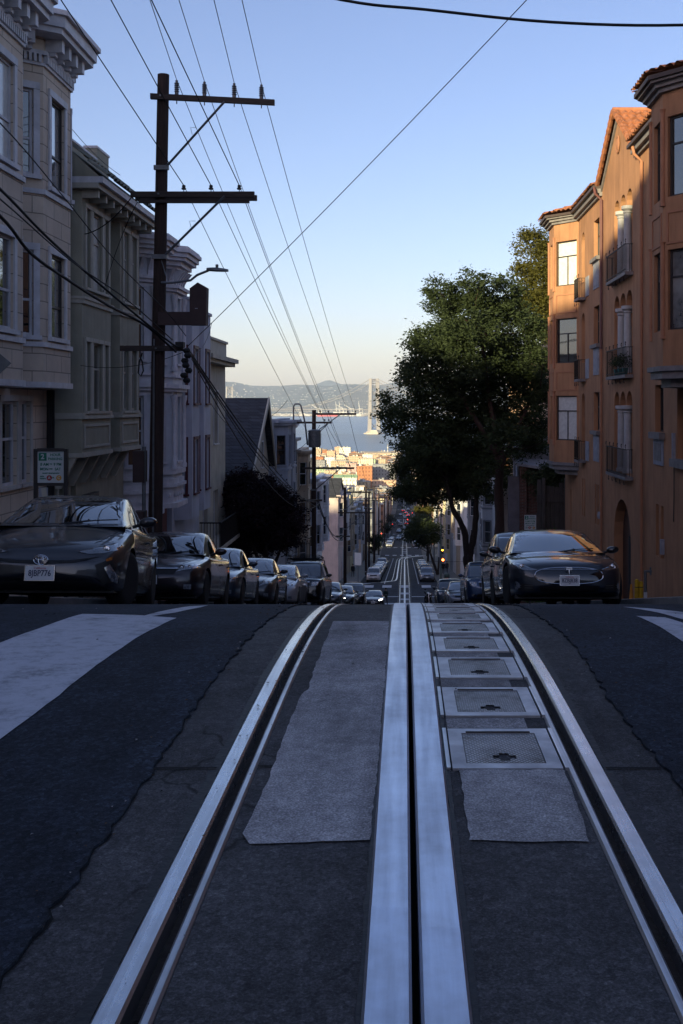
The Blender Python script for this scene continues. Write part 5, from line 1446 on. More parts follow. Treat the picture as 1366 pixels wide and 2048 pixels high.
def front_liftback(e, bl, T, detail):
    W = T['W']/2; cz = .50
    n = 40; out = [(.56*math.copysign(abs(math.cos(a))**.75, math.cos(a)), cz+(.135*math.copysign(abs(math.sin(a))**.8, math.sin(a)))+.0*abs(math.cos(a))) for a in np.linspace(0, 2*math.pi, n+1)[:-1]]
    proj_patch('nose_cone', e, bl, out, 'y', mat('gloss_black', (.006,.006,.008), .08, .1, 3, coat=1), .008, -1, .05)
    pts = []
    for p in out+[out[0]]:
        h = bl.ray_cast(Vector((p[0],-20,p[1])), Vector((0,1,0)))
        if h[0]: pts.append((p[0], h[0].y-.012, p[1]))
    mb = MB(); mb.tube(pts, .0085, 6, CHR); mb.build('grille_surround', e, smooth=True)
    y = min(bl.ray_cast(Vector((0,-20,q)), Vector((0,1,0)))[0].y for q in (.51,.54,.58,.615))-.022
    pts = []
    for x in np.linspace(-.42,.42,17):
        h = bl.ray_cast(Vector((x,-20,.60)), Vector((0,1,0)))
        if h[0] and abs(x) > .05: pts.append((x, h[0].y-.015, .603-.02*x*x))
    for seg in (pts[:len(pts)//2], pts[len(pts)//2:]):
        mb = MB(); mb.tube(seg, .006, 6, CHR); mb.build('chrome_bar', e, smooth=True)
    # slim T emblem
    mb = MB(); th = .006
    def ex(poly):
        V, T_ = cdt(poly); b = len(mb.v); mb.v += [(u, y-th, v) for u, v in V]; mb.f += [tuple(b+i for i in t) for t in T_]; mb.m += [mb.mi(CHR)]*len(T_)
        L = len(poly)
        for i in range(L): p, q = poly[i], poly[(i+1)%L]; mb.poly([(p[0],y-th,p[1]),(p[0],y+th,p[1]),(q[0],y+th,q[1]),(q[0],y-th,q[1])], CHR)
    z = .565
    ex([(-.012,z+.045),(.012,z+.045),(.0,z-.055)]); ex([(-.052,z+.050),(-.03,z+.046),(0,z+.044),(.03,z+.046),(.052,z+.050),(.044,z+.030),(.02,z+.034),(-.02,z+.034),(-.044,z+.030)])
    ex([(-.052,z+.062),(0,z+.056),(.052,z+.062),(.045,z+.069),(0,z+.064),(-.045,z+.069)])
    bd = mb.build('badge', e); fix_normals(bd)
    h = bl.ray_cast(Vector((0,-20,.42)), Vector((0,1,0))); license(e, min(y, h[0].y)-.012, .42, '8ZBJ838')
    proj_patch('lower_intake', e, bl, [(-.50,.33),(.50,.33),(.46,.24),(-.46,.24)], 'y', BLK, .008, -1, .05)
    proj_patch('chin_spoiler', e, bl, [(-.74,.215),(.74,.215),(.70,.165),(-.70,.165)], 'y', BLK, .03, -1, .06)
    for s in (-1, 1):
        o = proj_patch('headlight', e, bl, [(s*.50,.60),(s*.62,.63),(s*.84,.735),(s*.90,.72),(s*.885,.655),(s*.78,.605),(s*.62,.585)], 'y', LAMPD, .008, -1, .035)
        h = bl.ray_cast(Vector((s*.755,-20,.655)), Vector((0,1,0)))
        if h[0] and o:
            mb = MB(); mb.lathe([(.046,-.010),(.040,-.022),(.030,-.010),(.018,-.02),(0,-.024)], tuple(h[0]), 'y', 20, REFL); mb.build('reflector', o, smooth=True)
        proj_patch('side_intake', e, bl, [(s*.60,.36),(s*.86,.38),(s*.84,.26),(s*.56,.25)], 'y', BLK, .008, -1, .05)
        for zz in (.33,.295): proj_patch('chrome_bar', e, bl, [(s*.60,zz),(s*.80,zz+.01),(s*.80,zz+.018),(s*.60,zz+.008)], 'y', mat('satin_grey_trim',(.12,.12,.13),.4,.1,5,metallic=.7), .014, -1, .08)
        proj_patch('fog_lamp', e, bl, [(s*.80,.37),(s*.86,.42),(s*.87,.30),(s*.83,.27),(s*.80,.31)], 'y', LAMPC, .014, -1, .03)

def park(e, x, y, label, yaw=0, grp='cars parked along the street', back=False):
    L = 4.6
    z = rz(y+.9); z2 = rz(y+3.6); p = math.atan((z2-z)/2.7)
    e.rotation_mode = 'XYZ'; M = Matrix.Rotation(p, 4, 'X') @ Matrix.Rotation(yaw+(math.pi if back else 0), 4, 'Z')
    e.rotation_euler = M.to_euler(); e.location = (x, y + (L if back else 0), (rz(y+.9)-.9*math.tan(p)*1.0) + (L*math.tan(p) if back else 0))
    tag(e, label, 'car', grp)
gp1 = 'cars parked uphill on the left kerb'; gp2 = 'cars parked uphill on the right kerb'; gp3 = 'cars parked in the second block, left'; gp4 = 'cars parked in the second block, right'
p_dg = paint('paint_dark_grey', (.013,.014,.019), .15); p_navy = paint('paint_dark_navy', (.006,.012,.024), .2); p_mar = paint('paint_dark_maroon', (.016,.009,.013))
p_slv = paint('paint_silver_blue', (.15,.17,.21), .6); p_grey = paint('paint_mid_grey', (.035,.038,.045), .4); p_wht = paint('paint_pearl_white', (.33,.33,.35), .1); p_blk = paint('paint_black', (.008,.008,.009)); p_blue = paint('paint_blue', (.02,.05,.12), .5); p_lb = paint('paint_light_blue', (.045,.065,.09), .5)
c = make_car('hatch', p_dg, '', dict(front=front_hatch, sill=CHR), wheels_turn=R(-14)); park(c, -4.06, 11.55, 'dark grey hatchback with plate 8JBP776, closest car on the left', R(7.5), gp1)
c = make_car('liftback', p_navy, '', dict(front=front_liftback, mirror=p_blk), wheels_turn=R(6)); park(c, 2.70, 17.0, 'dark navy electric sedan with oval black nose and plate 8ZBJ838', R(-.5), gp2)
cA = make_car('sedan', p_mar, '', dict(amber=[(.72,.655),(.80,.67),(.80,.75),(.745,.745)], grille=[(-.48,.68),(.48,.68),(.42,.56),(-.42,.56)], lamp=[(.46,.60),(.70,.65),(.74,.75),(.50,.70)], plate='')); park(cA, -4.42, 17.9, 'dark maroon sedan with amber corner lights, second car on the left', R(2), gp1)
cB = make_car('sedan', p_lb, '', dict(grille=[(-.40,.66),(.40,.66),(.34,.52),(-.34,.52)])); park(cB, -4.62, 23.3, 'light blue-grey sedan squeezed between the maroon and the dark grey sedans', R(1), gp1)
cC = make_car('sedan', p_grey, '', dict(grille=[(-.44,.67),(.44,.67),(.36,.50),(-.36,.50)], lamp=[(.44,.57),(.72,.66),(.80,.80),(.62,.72)])); park(cC, -4.46, 28.4, 'dark grey sedan with swept-back headlights, fourth car on the left', R(1), gp1)
cD = make_car('hatch', p_wht, '', dict(grille=[(-.36,.62),(.36,.62),(.30,.53),(-.30,.53)], lamp=[(.42,.62),(.66,.70),(.78,.80),(.60,.74)])); park(cD, -4.35, 33.4, 'small white hatchback partly hidden before the black off-roader', 0, gp1)
cE = make_car('suv', p_blk, '', dict(grille=[(-.46,.96),(.46,.96),(.42,.76),(-.42,.76)], lamp=[(.52,.80),(.78,.82),(.80,.97),(.54,.96)])); park(cE, -3.98, 38.4, 'black off-roader with a roof rack on the left kerb', R(-1), gp1)
T = TYPES['suv']; mb = MB()
for s in (-1, 1):
    mb.tube([(s*.62,1.9,1.80),(s*.62,2.0,1.90),(s*.62,4.0,1.90),(s*.62,4.2,1.78)], .018, 6, BLK)
    mb.tube([(s*.60,2.0,2.02),(s*.60,3.9,2.02)], .015, 6, BLK)
for y in np.arange(2.0,4.0,.32): mb.tube([(-.62,y,1.91),(.62,y,1.91)], .014, 6, BLK)
for z in (1.97,2.03): mb.tube([(-.6,2.0,z),(.6,2.0,z),(.6,3.9,z),(-.6,3.9,z),(-.6,2.0,z)], .014, 6, BLK)
mb.build('roof_rack', cE, smooth=True)
def clone(src, pm, x, y, label, yaw=0, grp=None, back=False, lit=None):
    c = copy_tree(src); olds = [cc for cc in c.children]
    for ch in c.children:
        if ch.name.split('.')[0] in ('body','roof','mirror','door_handle'):
            ch.data = PCACHE.setdefault((ch.data.name, pm.name), None) or ch.data.copy()
            PCACHE[(src.name, ch.name.split('.')[0], pm.name)] = 1
            ch.data.materials.clear(); ch.data.materials.append(pm)
    park(c, x, y, label, yaw, grp, back); return c
PCACHE = {}
def paintcopy(src, pm):
    c = copy_tree(src)
    for ch in c.children:
        if ch.name.split('.')[0] in ('body','roof','mirror','door_handle'):
            key = (ch.data.name, pm.name)
            if key not in PCACHE:
                me = ch.data.copy(); me.materials.clear(); me.materials.append(pm); PCACHE[key] = me
            ch.data = PCACHE[key]
    return c
def put(src, pm, x, y, label, grp, yaw=0, back=False):
    c = paintcopy(src, pm)
    for ch in list(c.children):
        if ch.name.startswith('roof_rack') : bpy.data.objects.remove(ch)
    park(c, x, y, label, yaw, grp, back); return c
p_dgr = paint('paint_dark_green', (.012,.02,.018))
put(cA, p_grey, -4.25, 56.0, 'grey-blue sedan, first of the four cars just above the lower crossing', gp1)
put(cC, p_dgr, -4.0, 65.0, 'dark sedan, second of the four cars just above the lower crossing', gp1)
put(cE, p_blk, -3.7, 73.0, 'dark compact SUV, third of the four cars just above the lower crossing', gp1)
cL = put(cA, p_blk, -2.5, 82.5, 'black sedan with one headlight on, pulling out above the lower crossing', gp1)
h = [ch for ch in cL.children if ch.name.startswith('headlight')][-1]
h.data = h.data.copy(); h.data.materials.clear(); h.data.materials.append(HLON)
put(cE, p_grey, 2.92, 22.8, 'grey SUV mostly hidden behind the navy electric sedan', gp2)
put(cE, p_blue, 3.22, 38.6, 'blue SUV with roof rails, third car on the right kerb', gp2)
put(cA, p_slv, 3.1, 54.6, 'silver sedan, fourth car on the right kerb', gp2)
put(cE, p_lb, 2.85, 62.5, 'pale blue SUV just behind the silver sedan on the right', gp2)
for i, (src, pm, y, l) in enumerate(((cE,p_wht,130.5,'white pickup-fronted SUV at the head of the left row in the second block'),(cB,p_slv,137,'silver sedan second in the left row of the second block'),(cC,p_grey,144,'grey sedan third in the left row of the second block'),(cD,p_wht,150.5,'white hatchback fourth in the left row of the second block'),(cB,p_slv,157,'silver sedan fifth in the left row of the second block'),(cA,p_lb,163.5,'bluish sedan sixth in the left row of the second block'),(cE,p_wht,171,'white SUV seventh in the left row of the second block'),(cD,p_slv,179,'silver hatchback last in the left row of the second block'))):
    put(src, pm, -3.9+i*.02, y, l, gp3)
for i, (src, pm, y, l) in enumerate(((cE,p_slv,131,'silver SUV at the head of the right row in the second block'),(cE,p_blue,139,'blue van-like SUV second in the right row of the second block'),(cB,p_lb,148,'light blue sedan third in the right row of the second block'),(cC,p_grey,156,'grey sedan fourth in the right row of the second block'),(cA,p_blk,164,'black sedan fifth in the right row of the second block'),(cB,p_dg,173,'dark sedan sixth in the right row of the second block'))):
    put(src, pm, 2.85, y, l, gp4)
g5 = 'cars parked in the third block'
for i, y in enumerate((264,271,279,288,298,309,320)):
    put([cB,cD,cE,cA,cC,cD,cB][i], [p_wht,p_slv,p_grey,p_blk,p_slv,p_dg,p_grey][i], -3.9, y, f'{["white sedan","silver hatchback","grey SUV","black sedan","silver sedan","dark hatchback","grey sedan"][i]}, {NTH[i]} in the left row of the third block', g5)
    put([cA,cE,cC,cB,cD,cA,cE][i], [p_slv,p_dg,p_grey,p_blk,p_blue,p_dg,p_blk][i], 2.9, y+1, f'{["silver sedan","dark SUV","grey sedan","black sedan","blue hatchback","dark grey sedan","black SUV"][i]}, {NTH[i]} in the right row of the third block', g5)
# traffic far down the hill, tail lamps lit
g6 = 'traffic far down the street'
tail = {}
for i, (x, y, br) in enumerate(((-1.9,335,0),(-1.2,352,0),(1.2,396,1),(-2.2,402,0),(.3,430,0),(1.6,446,1),(-1.8,468,0),(.9,482,1),(2.6,500,1),(-3.2,512,0),(.2,556,0),(2.0,575,1),(-2.3,590,0),(1.0,620,1),(-.8,655,1),(2.4,680,0))):
    src = [cB,cE,cA,cC,cD][i % 5]; c = put(src, [p_grey,p_wht,p_blk,p_slv,p_dg,p_blue][i % 6], x, y, f'{["grey","white","black","silver","dark","blue"][i%6]} car, {(NTH+["thirteenth","fourteenth","fifteenth","sixteenth"])[i]} in the distant traffic counted from the camera', g6, back=bool(br))
    if br:
        for ch in c.children:
            if ch.name.startswith('tail_light'):
                if ch.data.name not in tail:
                    me = ch.data.copy(); me.materials.clear(); me.materials.append(TLON); tail[ch.data.name] = me
                ch.data = tail[ch.data.name]
# motorcycles between the silver cars
def motorcycle(x, y, label, pm):
    e = empty('motorcycle', (x, y, rz(y)), label, 'motorcycle', 'motorcycles parked nose-out'); e.rotation_euler = (0, 0, R(12))
    for yy_, r in ((.0,.30),(1.35,.31)):
        mb = MB(); mb.lathe([(r*.75,-.05),(r*.95,-.055),(r,-.02),(r,.02),(r*.95,.055),(r*.75,.05)], (0,yy_,r), 'x', 24, RUB); w_ = mb.build('wheel', e, smooth=True)
        mb = MB(); mb.lathe([(r*.76,-.03),(r*.7,0),(r*.76,.03)], (0,yy_,r), 'x', 24, ALU); mb.lathe([(.06,-.06),(.06,.06)], (0,yy_,r), 'x', 10, ALU)
        for k in range(6): a = k*math.pi/3; mb.tube([(0,yy_,r),(0,yy_+r*.74*math.cos(a),r+r*.74*math.sin(a))], .014, 5, ALU)
        mb.build('rim', w_)
    mb = MB()
    for s in (-1,1): mb.tube([(s*.09,0,.3),(s*.09,.22,.85),(s*.10,.27,1.0)], .025, 8, CHR)
    mb.build('fork', e, smooth=True)
    mb = MB(); mb.tube([(-.36,.42,1.02),(-.22,.32,1.05),(0,.28,1.0),(.22,.32,1.05),(.36,.42,1.02)], .014, 7, BLK)
    for s in (-1,1): mb.tube([(s*.24,.32,1.05),(s*.30,.28,1.2)], .007, 5, BLK); mb.box(s*.32-.06,s*.32+.06,.26,.28,1.18,1.26,BLK)
    mb.build('handlebar', e)
    mb = MB(); mb.lathe([(.02,-.12),(.085,-.10),(.09,-.02),(.05,.06)], (0,.12,.88), 'y', 14, CHR); mb.build('headlight', e, smooth=True)
    rows = []
    for t in np.linspace(0,1,8):
        s = math.sin(math.pi*(.15+.75*t))**.7; rows.append([(.15*s*math.cos(a), .35+t*.55, .82+.13*s*math.sin(a)) for a in np.linspace(0,2*math.pi,12)[:-1]])
    mb = MB(); mb.grid(rows, pm, closed=True); mb.poly(rows[0],pm); mb.poly(rows[-1],pm); o = mb.build('fuel_tank', e, smooth=True); fix_normals(o)
    mb = MB(); mb.hexa([(-.10,.85,.78),(.10,.85,.78),(.13,1.5,.82),(-.13,1.5,.82),(-.09,.85,.86),(.09,.85,.86),(.12,1.5,.93),(-.12,1.5,.93)], BLK); mb.build('seat', e)
    mb = MB(); mb.box(-.14,.14,.45,.85,.32,.68,BLK); mb.tube([(.12,.5,.4),(.16,.9,.28),(.16,1.5,.33)], .035, 8, CHR); mb.tube([(0,.3,.8),(0,.5,.35),(0,.95,.33),(0,1.35,.31)], .03, 7, BLK); mb.build('engine', e)
motorcycle(1.75, 69.5, 'black motorcycle parked nearest the slot, by the pale SUV', p_blk); motorcycle(2.5, 71.3, 'dark red motorcycle parked beside the black one', paint('paint_dark_red', (.10,.008,.008)))
# ------------------------------------------------------------------ trees
def leaf_mat(name, c, var=.5, trans=.25):
    m, nt, b = _new(name)
    v = _coord(nt); f = _noise(nt, v, 2.2, 3, .7); g = _noise(nt, v, 23, 2, .8)
    col = _ramp(nt, _mix(nt, .6, f, g), [(.3, mul(c,1-var)), (.55, c), (.75, (c[0]*1.7,c[1]*1.45,c[2]*.9))])
    nt.links.new(col, b.inputs['Base Color']); b.inputs['Roughness'].default_value = .62; b.inputs['Specular IOR Level'].default_value = .18
    tr = nt.nodes.new('ShaderNodeBsdfTranslucent'); nt.links.new(col, tr.inputs['Color'])
    mx = nt.nodes.new('ShaderNodeMixShader'); mx.inputs[0].default_value = trans
    out = [n for n in nt.nodes if n.type == 'OUTPUT_MATERIAL'][0]
    nt.links.new(b.outputs[0], mx.inputs[1]); nt.links.new(tr.outputs[0], mx.inputs[2]); nt.links.new(mx.outputs[0], out.inputs[0])
    return m
BARK = mat('tree_bark', (.030,.024,.020), .95, .45, 6, .8, streak=(4,4,.8), bscale=14); BARKR = mat('reddish_bark', (.045,.024,.019), .9, .4, 5, .8, streak=(4,4,.8), bscale=14)
def foliage(name, parent, blobs, n, size, m, seed=1, droop=.3, asp=.42, shell=.55):
    g = np.random.default_rng(seed); B_ = np.array(blobs, float); w = B_[:,3]**2.3; w /= w.sum()
    # sub-clumps give light and dark masses
    nc = max(30, n//55); bi = g.choice(len(B_), nc, p=w); d = g.normal(size=(nc,3)); d /= np.linalg.norm(d, axis=1)[:,None]
    rr = (g.random(nc)**shell)[:,None]; C = B_[bi,:3]+d*rr*B_[bi,3:4]*np.array([1,1,.92])
    cr = g.uniform(.45, 1.0, nc)*size*3.1
    ci = g.integers(0, nc, n); p = C[ci]+g.normal(size=(n,3))*(cr[ci][:,None])*np.array([.55,.55,.36])
    a = g.normal(size=(n,3)); a[:,2] = a[:,2]*.5-droop; a /= np.linalg.norm(a, axis=1)[:,None]
    b = g.normal(size=(n,3)); b -= (b*a).sum(1)[:,None]*a; b /= np.linalg.norm(b, axis=1)[:,None]; c = np.cross(a, b)
    L = size*g.uniform(.65,1.35,n)[:,None]; Wd = L*asp
    v0 = p; v1 = p+a*L*.45+b*Wd*.5+c*L*.05; v2 = p+a*L; v3 = p+a*L*.45-b*Wd*.5+c*L*.05; v4 = p+a*L*.5-c*L*.06
    V = np.stack([v0,v1,v2,v3,v4], 1).reshape(-1,3); k = np.arange(n)[:,None]*5
    F_ = np.concatenate([k+np.array([[0,1,4]]), k+np.array([[1,2,4]]), k+np.array([[2,3,4]]), k+np.array([[3,0,4]])], 1).reshape(-1,3)
    me = bpy.data.meshes.new(name); me.vertices.add(len(V)); me.vertices.foreach_set('co', V.ravel()); me.loops.add(len(F_)*3); me.loops.foreach_set('vertex_index', F_.ravel().astype(np.int32))
    me.polygons.add(len(F_)); me.polygons.foreach_set('loop_start', np.arange(0, len(F_)*3, 3, dtype=np.int32)); me.polygons.foreach_set('loop_total', np.full(len(F_), 3, dtype=np.int32))
    me.materials.append(m); me.update(calc_edges=True); me.validate()
    o = bpy.data.objects.new(name, me); COL.objects.link(o); o.parent = parent; return o
def limb(mb, pts, r0, r1, m, wob=.06, seed=0):
    q = curve([tuple(p) for p in pts], 5); r = random.Random(seed); N = len(q)
    q = [(p[0]+r.uniform(-wob,wob)*.4, p[1]+r.uniform(-wob,wob)*.4, p[2]) for p in q]
    rows = []
    for i, p in enumerate(q):
        rr = (r0+(r1-r0)*i/(N-1))*(1+.09*math.sin(i*1.7+seed)); t = (Vector(q[min(i+1,N-1)])-Vector(q[max(0,i-1)])).normalized()
        a = t.cross(Vector((0,1,.01))).normalized(); c = t.cross(a)
        rows.append([Vector(p)+(a*math.cos(k*math.pi/5)+c*math.sin(k*math.pi/5))*rr*(1+.08*math.sin(k*3+i)) for k in range(10)])
    mb.grid(rows, m, closed=True); mb.poly(rows[-1], m)
def blobs_px(L, d, jit, seed=0, ys_=.8):
    r = random.Random(seed); return [(*P(px, py, d+r.uniform(-jit, jit)), rr*d/F) for px, py, rr in L]
def tree(label, blobs, base, forks, bark, n, size, m, seed, cat='tree', group=None, name='street_tree', r0=.28, shell=.55, grp=None):
    e = empty(name, (0,0,0), label, cat, group); mb = MB()
    for i, (pts, ra, rb_) in enumerate(forks): limb(mb, pts, ra, rb_, bark, .1, seed+i)
    # twigs reaching into the crown
    r = random.Random(seed); tips = [f_[0][-1] for f_ in forks]
    for b in blobs:
        s = min(tips, key=lambda t: (t[0]-b[0])**2+(t[1]-b[1])**2+(t[2]-b[2])**2)
        if s[2] > b[2]+b[3]: continue
        mid = ((s[0]+b[0])/2+r.uniform(-.3,.3), (s[1]+b[1])/2, (s[2]+b[2])/2-.2); limb(mb, [s, mid, b[:3]], .05, .015, bark, .1, seed)
    mb.build('trunk', e, smooth=True, angle=60)
    foliage('crown', e, blobs, n, size, m, seed, shell=shell)
    return e
LG = leaf_mat('leaf_dark_green', (.040,.056,.023)); LG2 = leaf_mat('leaf_sunlit_olive', (.085,.080,.016)); LP = leaf_mat('leaf_plum', (.020,.010,.014), .4, .12); LB = leaf_mat('leaf_bright_green', (.045,.11,.02))  # LG2: sunlight on the lit trees is put into this yellower leaf colour
gtr = 'street trees on the right kerb'
def g_(x, y, dz=0): return (x, y, rz(y)+dz)
bA = blobs_px([(880,585,32),(900,610,50),(955,598,55),(1010,610,58),(862,690,55),(835,700,35),(930,690,80),(1010,690,80),(1065,660,45),(835,760,50),(815,745,25),(890,770,80),(975,775,90),(1060,760,60),(800,825,36),(775,825,24),(770,800,16),(790,860,30),(865,850,65),(945,850,75),(1040,840,55),(1080,715,35),(868,590,22),(1062,880,32),(925,555,22),(960,550,20),(1085,850,30),(1000,560,25),(905,680,60),(965,640,60),(1040,740,60),(1000,850,50),(1075,800,40),(1050,890,25),(1085,885,16),(960,900,42),(915,885,45),(1010,870,45),(1035,905,22),(975,930,26)], 54, 2.6, 3)
tree('tall reddish-trunked street tree with a huge dark crown reaching the terracotta building', bA, g_(4.9,54), [([g_(4.9,54,-.2), (4.95,54,-7.5), (4.9,54,-4.2), (5.0,54,-2.2)], .30, .20), ([(4.97,54,-3.2),(5.7,54,-1.6),(6.6,54,.3)], .15, .07), ([(4.97,54,-2.8),(3.6,53.6,-.6),(2.2,53.3,1.6)], .17, .07), ([(4.97,54,-2.6),(4.4,54,.5),(4.0,54.5,4)], .18, .06)], BARKR, 104000, .185, LG, 11, group=gtr)
bB = blobs_px([(835,915,50),(885,930,55),(935,930,55),(985,925,32),(855,970,42),(915,975,42),(812,980,30),(950,965,38),(980,890,45),(905,890,60),(800,940,25),(850,890,50),(1005,930,25),(795,985,18),(830,990,20),(870,1000,22),(1010,960,18),(990,990,14)], 74, 2.4, 5)
tree('forked dark street tree leaning over the parked cars, lower on the right', bB, g_(4.9,74), [([g_(4.75,74,-.2), (4.65,74,-12.2), (4.55,74,-10.6)], .42, .34), ([(4.5,74,-10.7),(4.2,74,-8.8),(3.3,74,-6.9),(3.0,74,-5.2)], .26, .12), ([(4.6,74,-10.8),(5.0,74,-8.8),(5.1,74,-6.4),(4.9,74,-4.8)], .27, .12)], BARK, 72000, .20, LG, 12, group=gtr)
bC = blobs_px([(1072,480,26),(1058,470,16),(1050,495,20),(1085,500,26),(1040,535,22),(1065,545,26),(1090,550,35),(1050,585,30),(1085,600,45),(1060,615,36),(1110,520,50),(1110,600,60),(1120,680,60),(1090,660,40)], 68, 1.5, 7)
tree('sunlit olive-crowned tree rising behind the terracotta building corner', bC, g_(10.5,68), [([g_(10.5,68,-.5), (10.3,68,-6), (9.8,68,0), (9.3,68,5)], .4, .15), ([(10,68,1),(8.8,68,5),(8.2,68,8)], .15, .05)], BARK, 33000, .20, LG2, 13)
bD = blobs_px([(842,1052,22),(825,1062,16),(862,1060,17),(845,1078,15),(868,1075,11),(818,1075,9),(850,1040,14)], 148, 2, 9)
tree('rounded dark street tree in the second block on the right', bD, g_(5.0,148), [([g_(4.9,148,-.2), (4.7,148,-24.0), (3.7,148,-21)], .26, .14), ([(4.75,148,-23.9),(4.9,148,-21.5)], .18, .1)], BARK, 16000, .30, LG, 14, group=gtr)
bE = blobs_px([(842,1022,12),(850,1030,11),(835,1035,10),(858,1018,8)], 205, 2, 10)
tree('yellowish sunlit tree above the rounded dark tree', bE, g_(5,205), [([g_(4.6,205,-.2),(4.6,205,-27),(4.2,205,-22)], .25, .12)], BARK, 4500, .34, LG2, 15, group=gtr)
bP = blobs_px([(455,985,26),(470,960,20),(500,975,32),(535,985,34),(565,1010,30),(585,1030,22),(500,1020,45),(550,1050,42),(480,1060,38),(530,1080,36),(590,1050,16),(495,945,14),(545,955,12),(450,1020,22),(470,1095,30),(575,1080,22)], 47, 1.6, 11)
tree('dense dark plum-leaved tree behind the cars on the left', bP, g_(-6.2,47), [([g_(-6.2,47,-.2),(-6.2,47,-8),(-6.3,47,-6)], .18, .1), ([(-6.2,47,-8),(-7.2,47,-5.5)], .1, .05), ([(-6.2,47,-8),(-5.4,47,-6)], .1, .05)], BARK, 55000, .14, LP, 16)
# far kerb trees along the lower blocks
for i, (x, y, s) in enumerate(((5.0,232,1.5),(5.0,300,1.9),(5.1,330,1.6),(-6.0,210,1.3),(-6.0,340,1.7),(5.0,420,1.9),(-6,450,1.9))):
    z = rz(y); b_ = [(x+rng.uniform(-.8,.8)*s, y+rng.uniform(-1,1), z+3.6+rng.uniform(-.6,1.2)*s, rng.uniform(.7,1.1)*s) for _ in range(7)]
    tree(f'small kerb tree far down the street, {NTH[i]} of the distant ones', b_, None, [([(x,y,z-.2),(x,y,z+1.5),(x+.1,y,z+3)], .14, .09)], BARK, 2600, .34, LG, 30+i, group='distant kerb trees')
# shrub and ivy by the fence
e = empty('shrub', (0,0,0), 'bright green shrub at the foot of the weathered fence', 'shrub'); 
foliage('leaves', e, [(5.9,46.0,-6.6,.55),(6.5,45.9,-6.1,.65),(5.5,45.9,-7.2,.5),(7.0,46.0,-6.3,.6),(6.2,45.8,-7.3,.7),(6.9,45.8,-7.4,.7),(5.8,45.8,-8.2,.6)], 7500, .11, LB, 41)
mb = MB(); limb(mb, [g_(6.3,46.1,0),(6.3,46.1,-7.3)], .05,.03,BARK); mb.build('stem', e)
e = empty('climbing_vine', (0,0,0), 'dark climbing vine hanging over the old brick wall', 'vine')
foliage('leaves', e, [(6.2,52.5,-3.5,.3),(6.7,52.5,-3.7,.4),(7.1,52.5,-4.4,.5),(7.3,52.4,-5.2,.5),(7.1,52.4,-6.0,.45),(6.9,52.4,-7.0,.45),(7.4,52.4,-6.6,.5),(7.5,52.5,-3.9,.5)], 6500, .12, LG, 42)
mb = MB(); limb(mb, [(7.1,52.6,-10),(7.1,52.6,-7),(6.9,52.6,-4.5)], .05,.02,BARK); mb.build('stem', e)
e = empty('shrub', (0,0,0), 'feathery dark shrub overhanging the fence top by the terracotta bay', 'shrub')
foliage('leaves', e, [(6.9,48.5,-3.0,.55),(7.5,48.5,-3.3,.6),(6.4,48.3,-3.4,.35),(7.9,48.5,-2.7,.6)], 4200, .14, LG, 43); mb = MB(); limb(mb, [(7.2,48.6,-10),(7.2,48.6,-3.6)], .07,.04,BARK); mb.build('stem', e)

# ------------------------------------------------------------------ poles and wires
WOOD = mat('creosoted_pole_wood', (.042,.025,.020), .9, .45, 5, .5, streak=(7,7,.5), bscale=30); ARMW = mat('crossarm_wood', (.055,.042,.036), .9, .4, 5, .4, streak=(.8,7,7))
PORC = mat('brown_porcelain', (.055,.05,.055), .25, .2, 4, spec=.6); GALV = mat('galvanised_steel', (.16,.17,.18), .5, .25, 8, metallic=.6); WIREM = mat('wire_black', (.010,.010,.011), .7, .2, 3); CABLE = mat('cable_sheath', (.012,.012,.013), .6, .2, 3)
BRWN = mat('brown_painted_sheet', (.055,.032,.030), .7, .3, 3, .1)
def insul(mb, p, h=.32, r=.058):
    x, y, z = p; pr = [(.012,-.2),(.012,.0),(r*.75,.0),(r*.75,.06)]
    k = 5
    for i in range(k): z0 = .06+i*(h-.1)/k; pr += [(r*.55,z0),(r,z0+.012),(r*.95,z0+.024),(r*.55,z0+.03)]
    pr += [(r*.5,h-.03),(r*.55,h),(.0,h)]
    mb.lathe(pr, (x,y,z), n=14, m=PORC)
def pin(mb, p): mb.lathe([(.01,-.12),(.01,0),(.05,.0),(.055,.03),(.03,.045),(.045,.07),(.03,.10),(0,.105)], p, n=12, m=PORC)
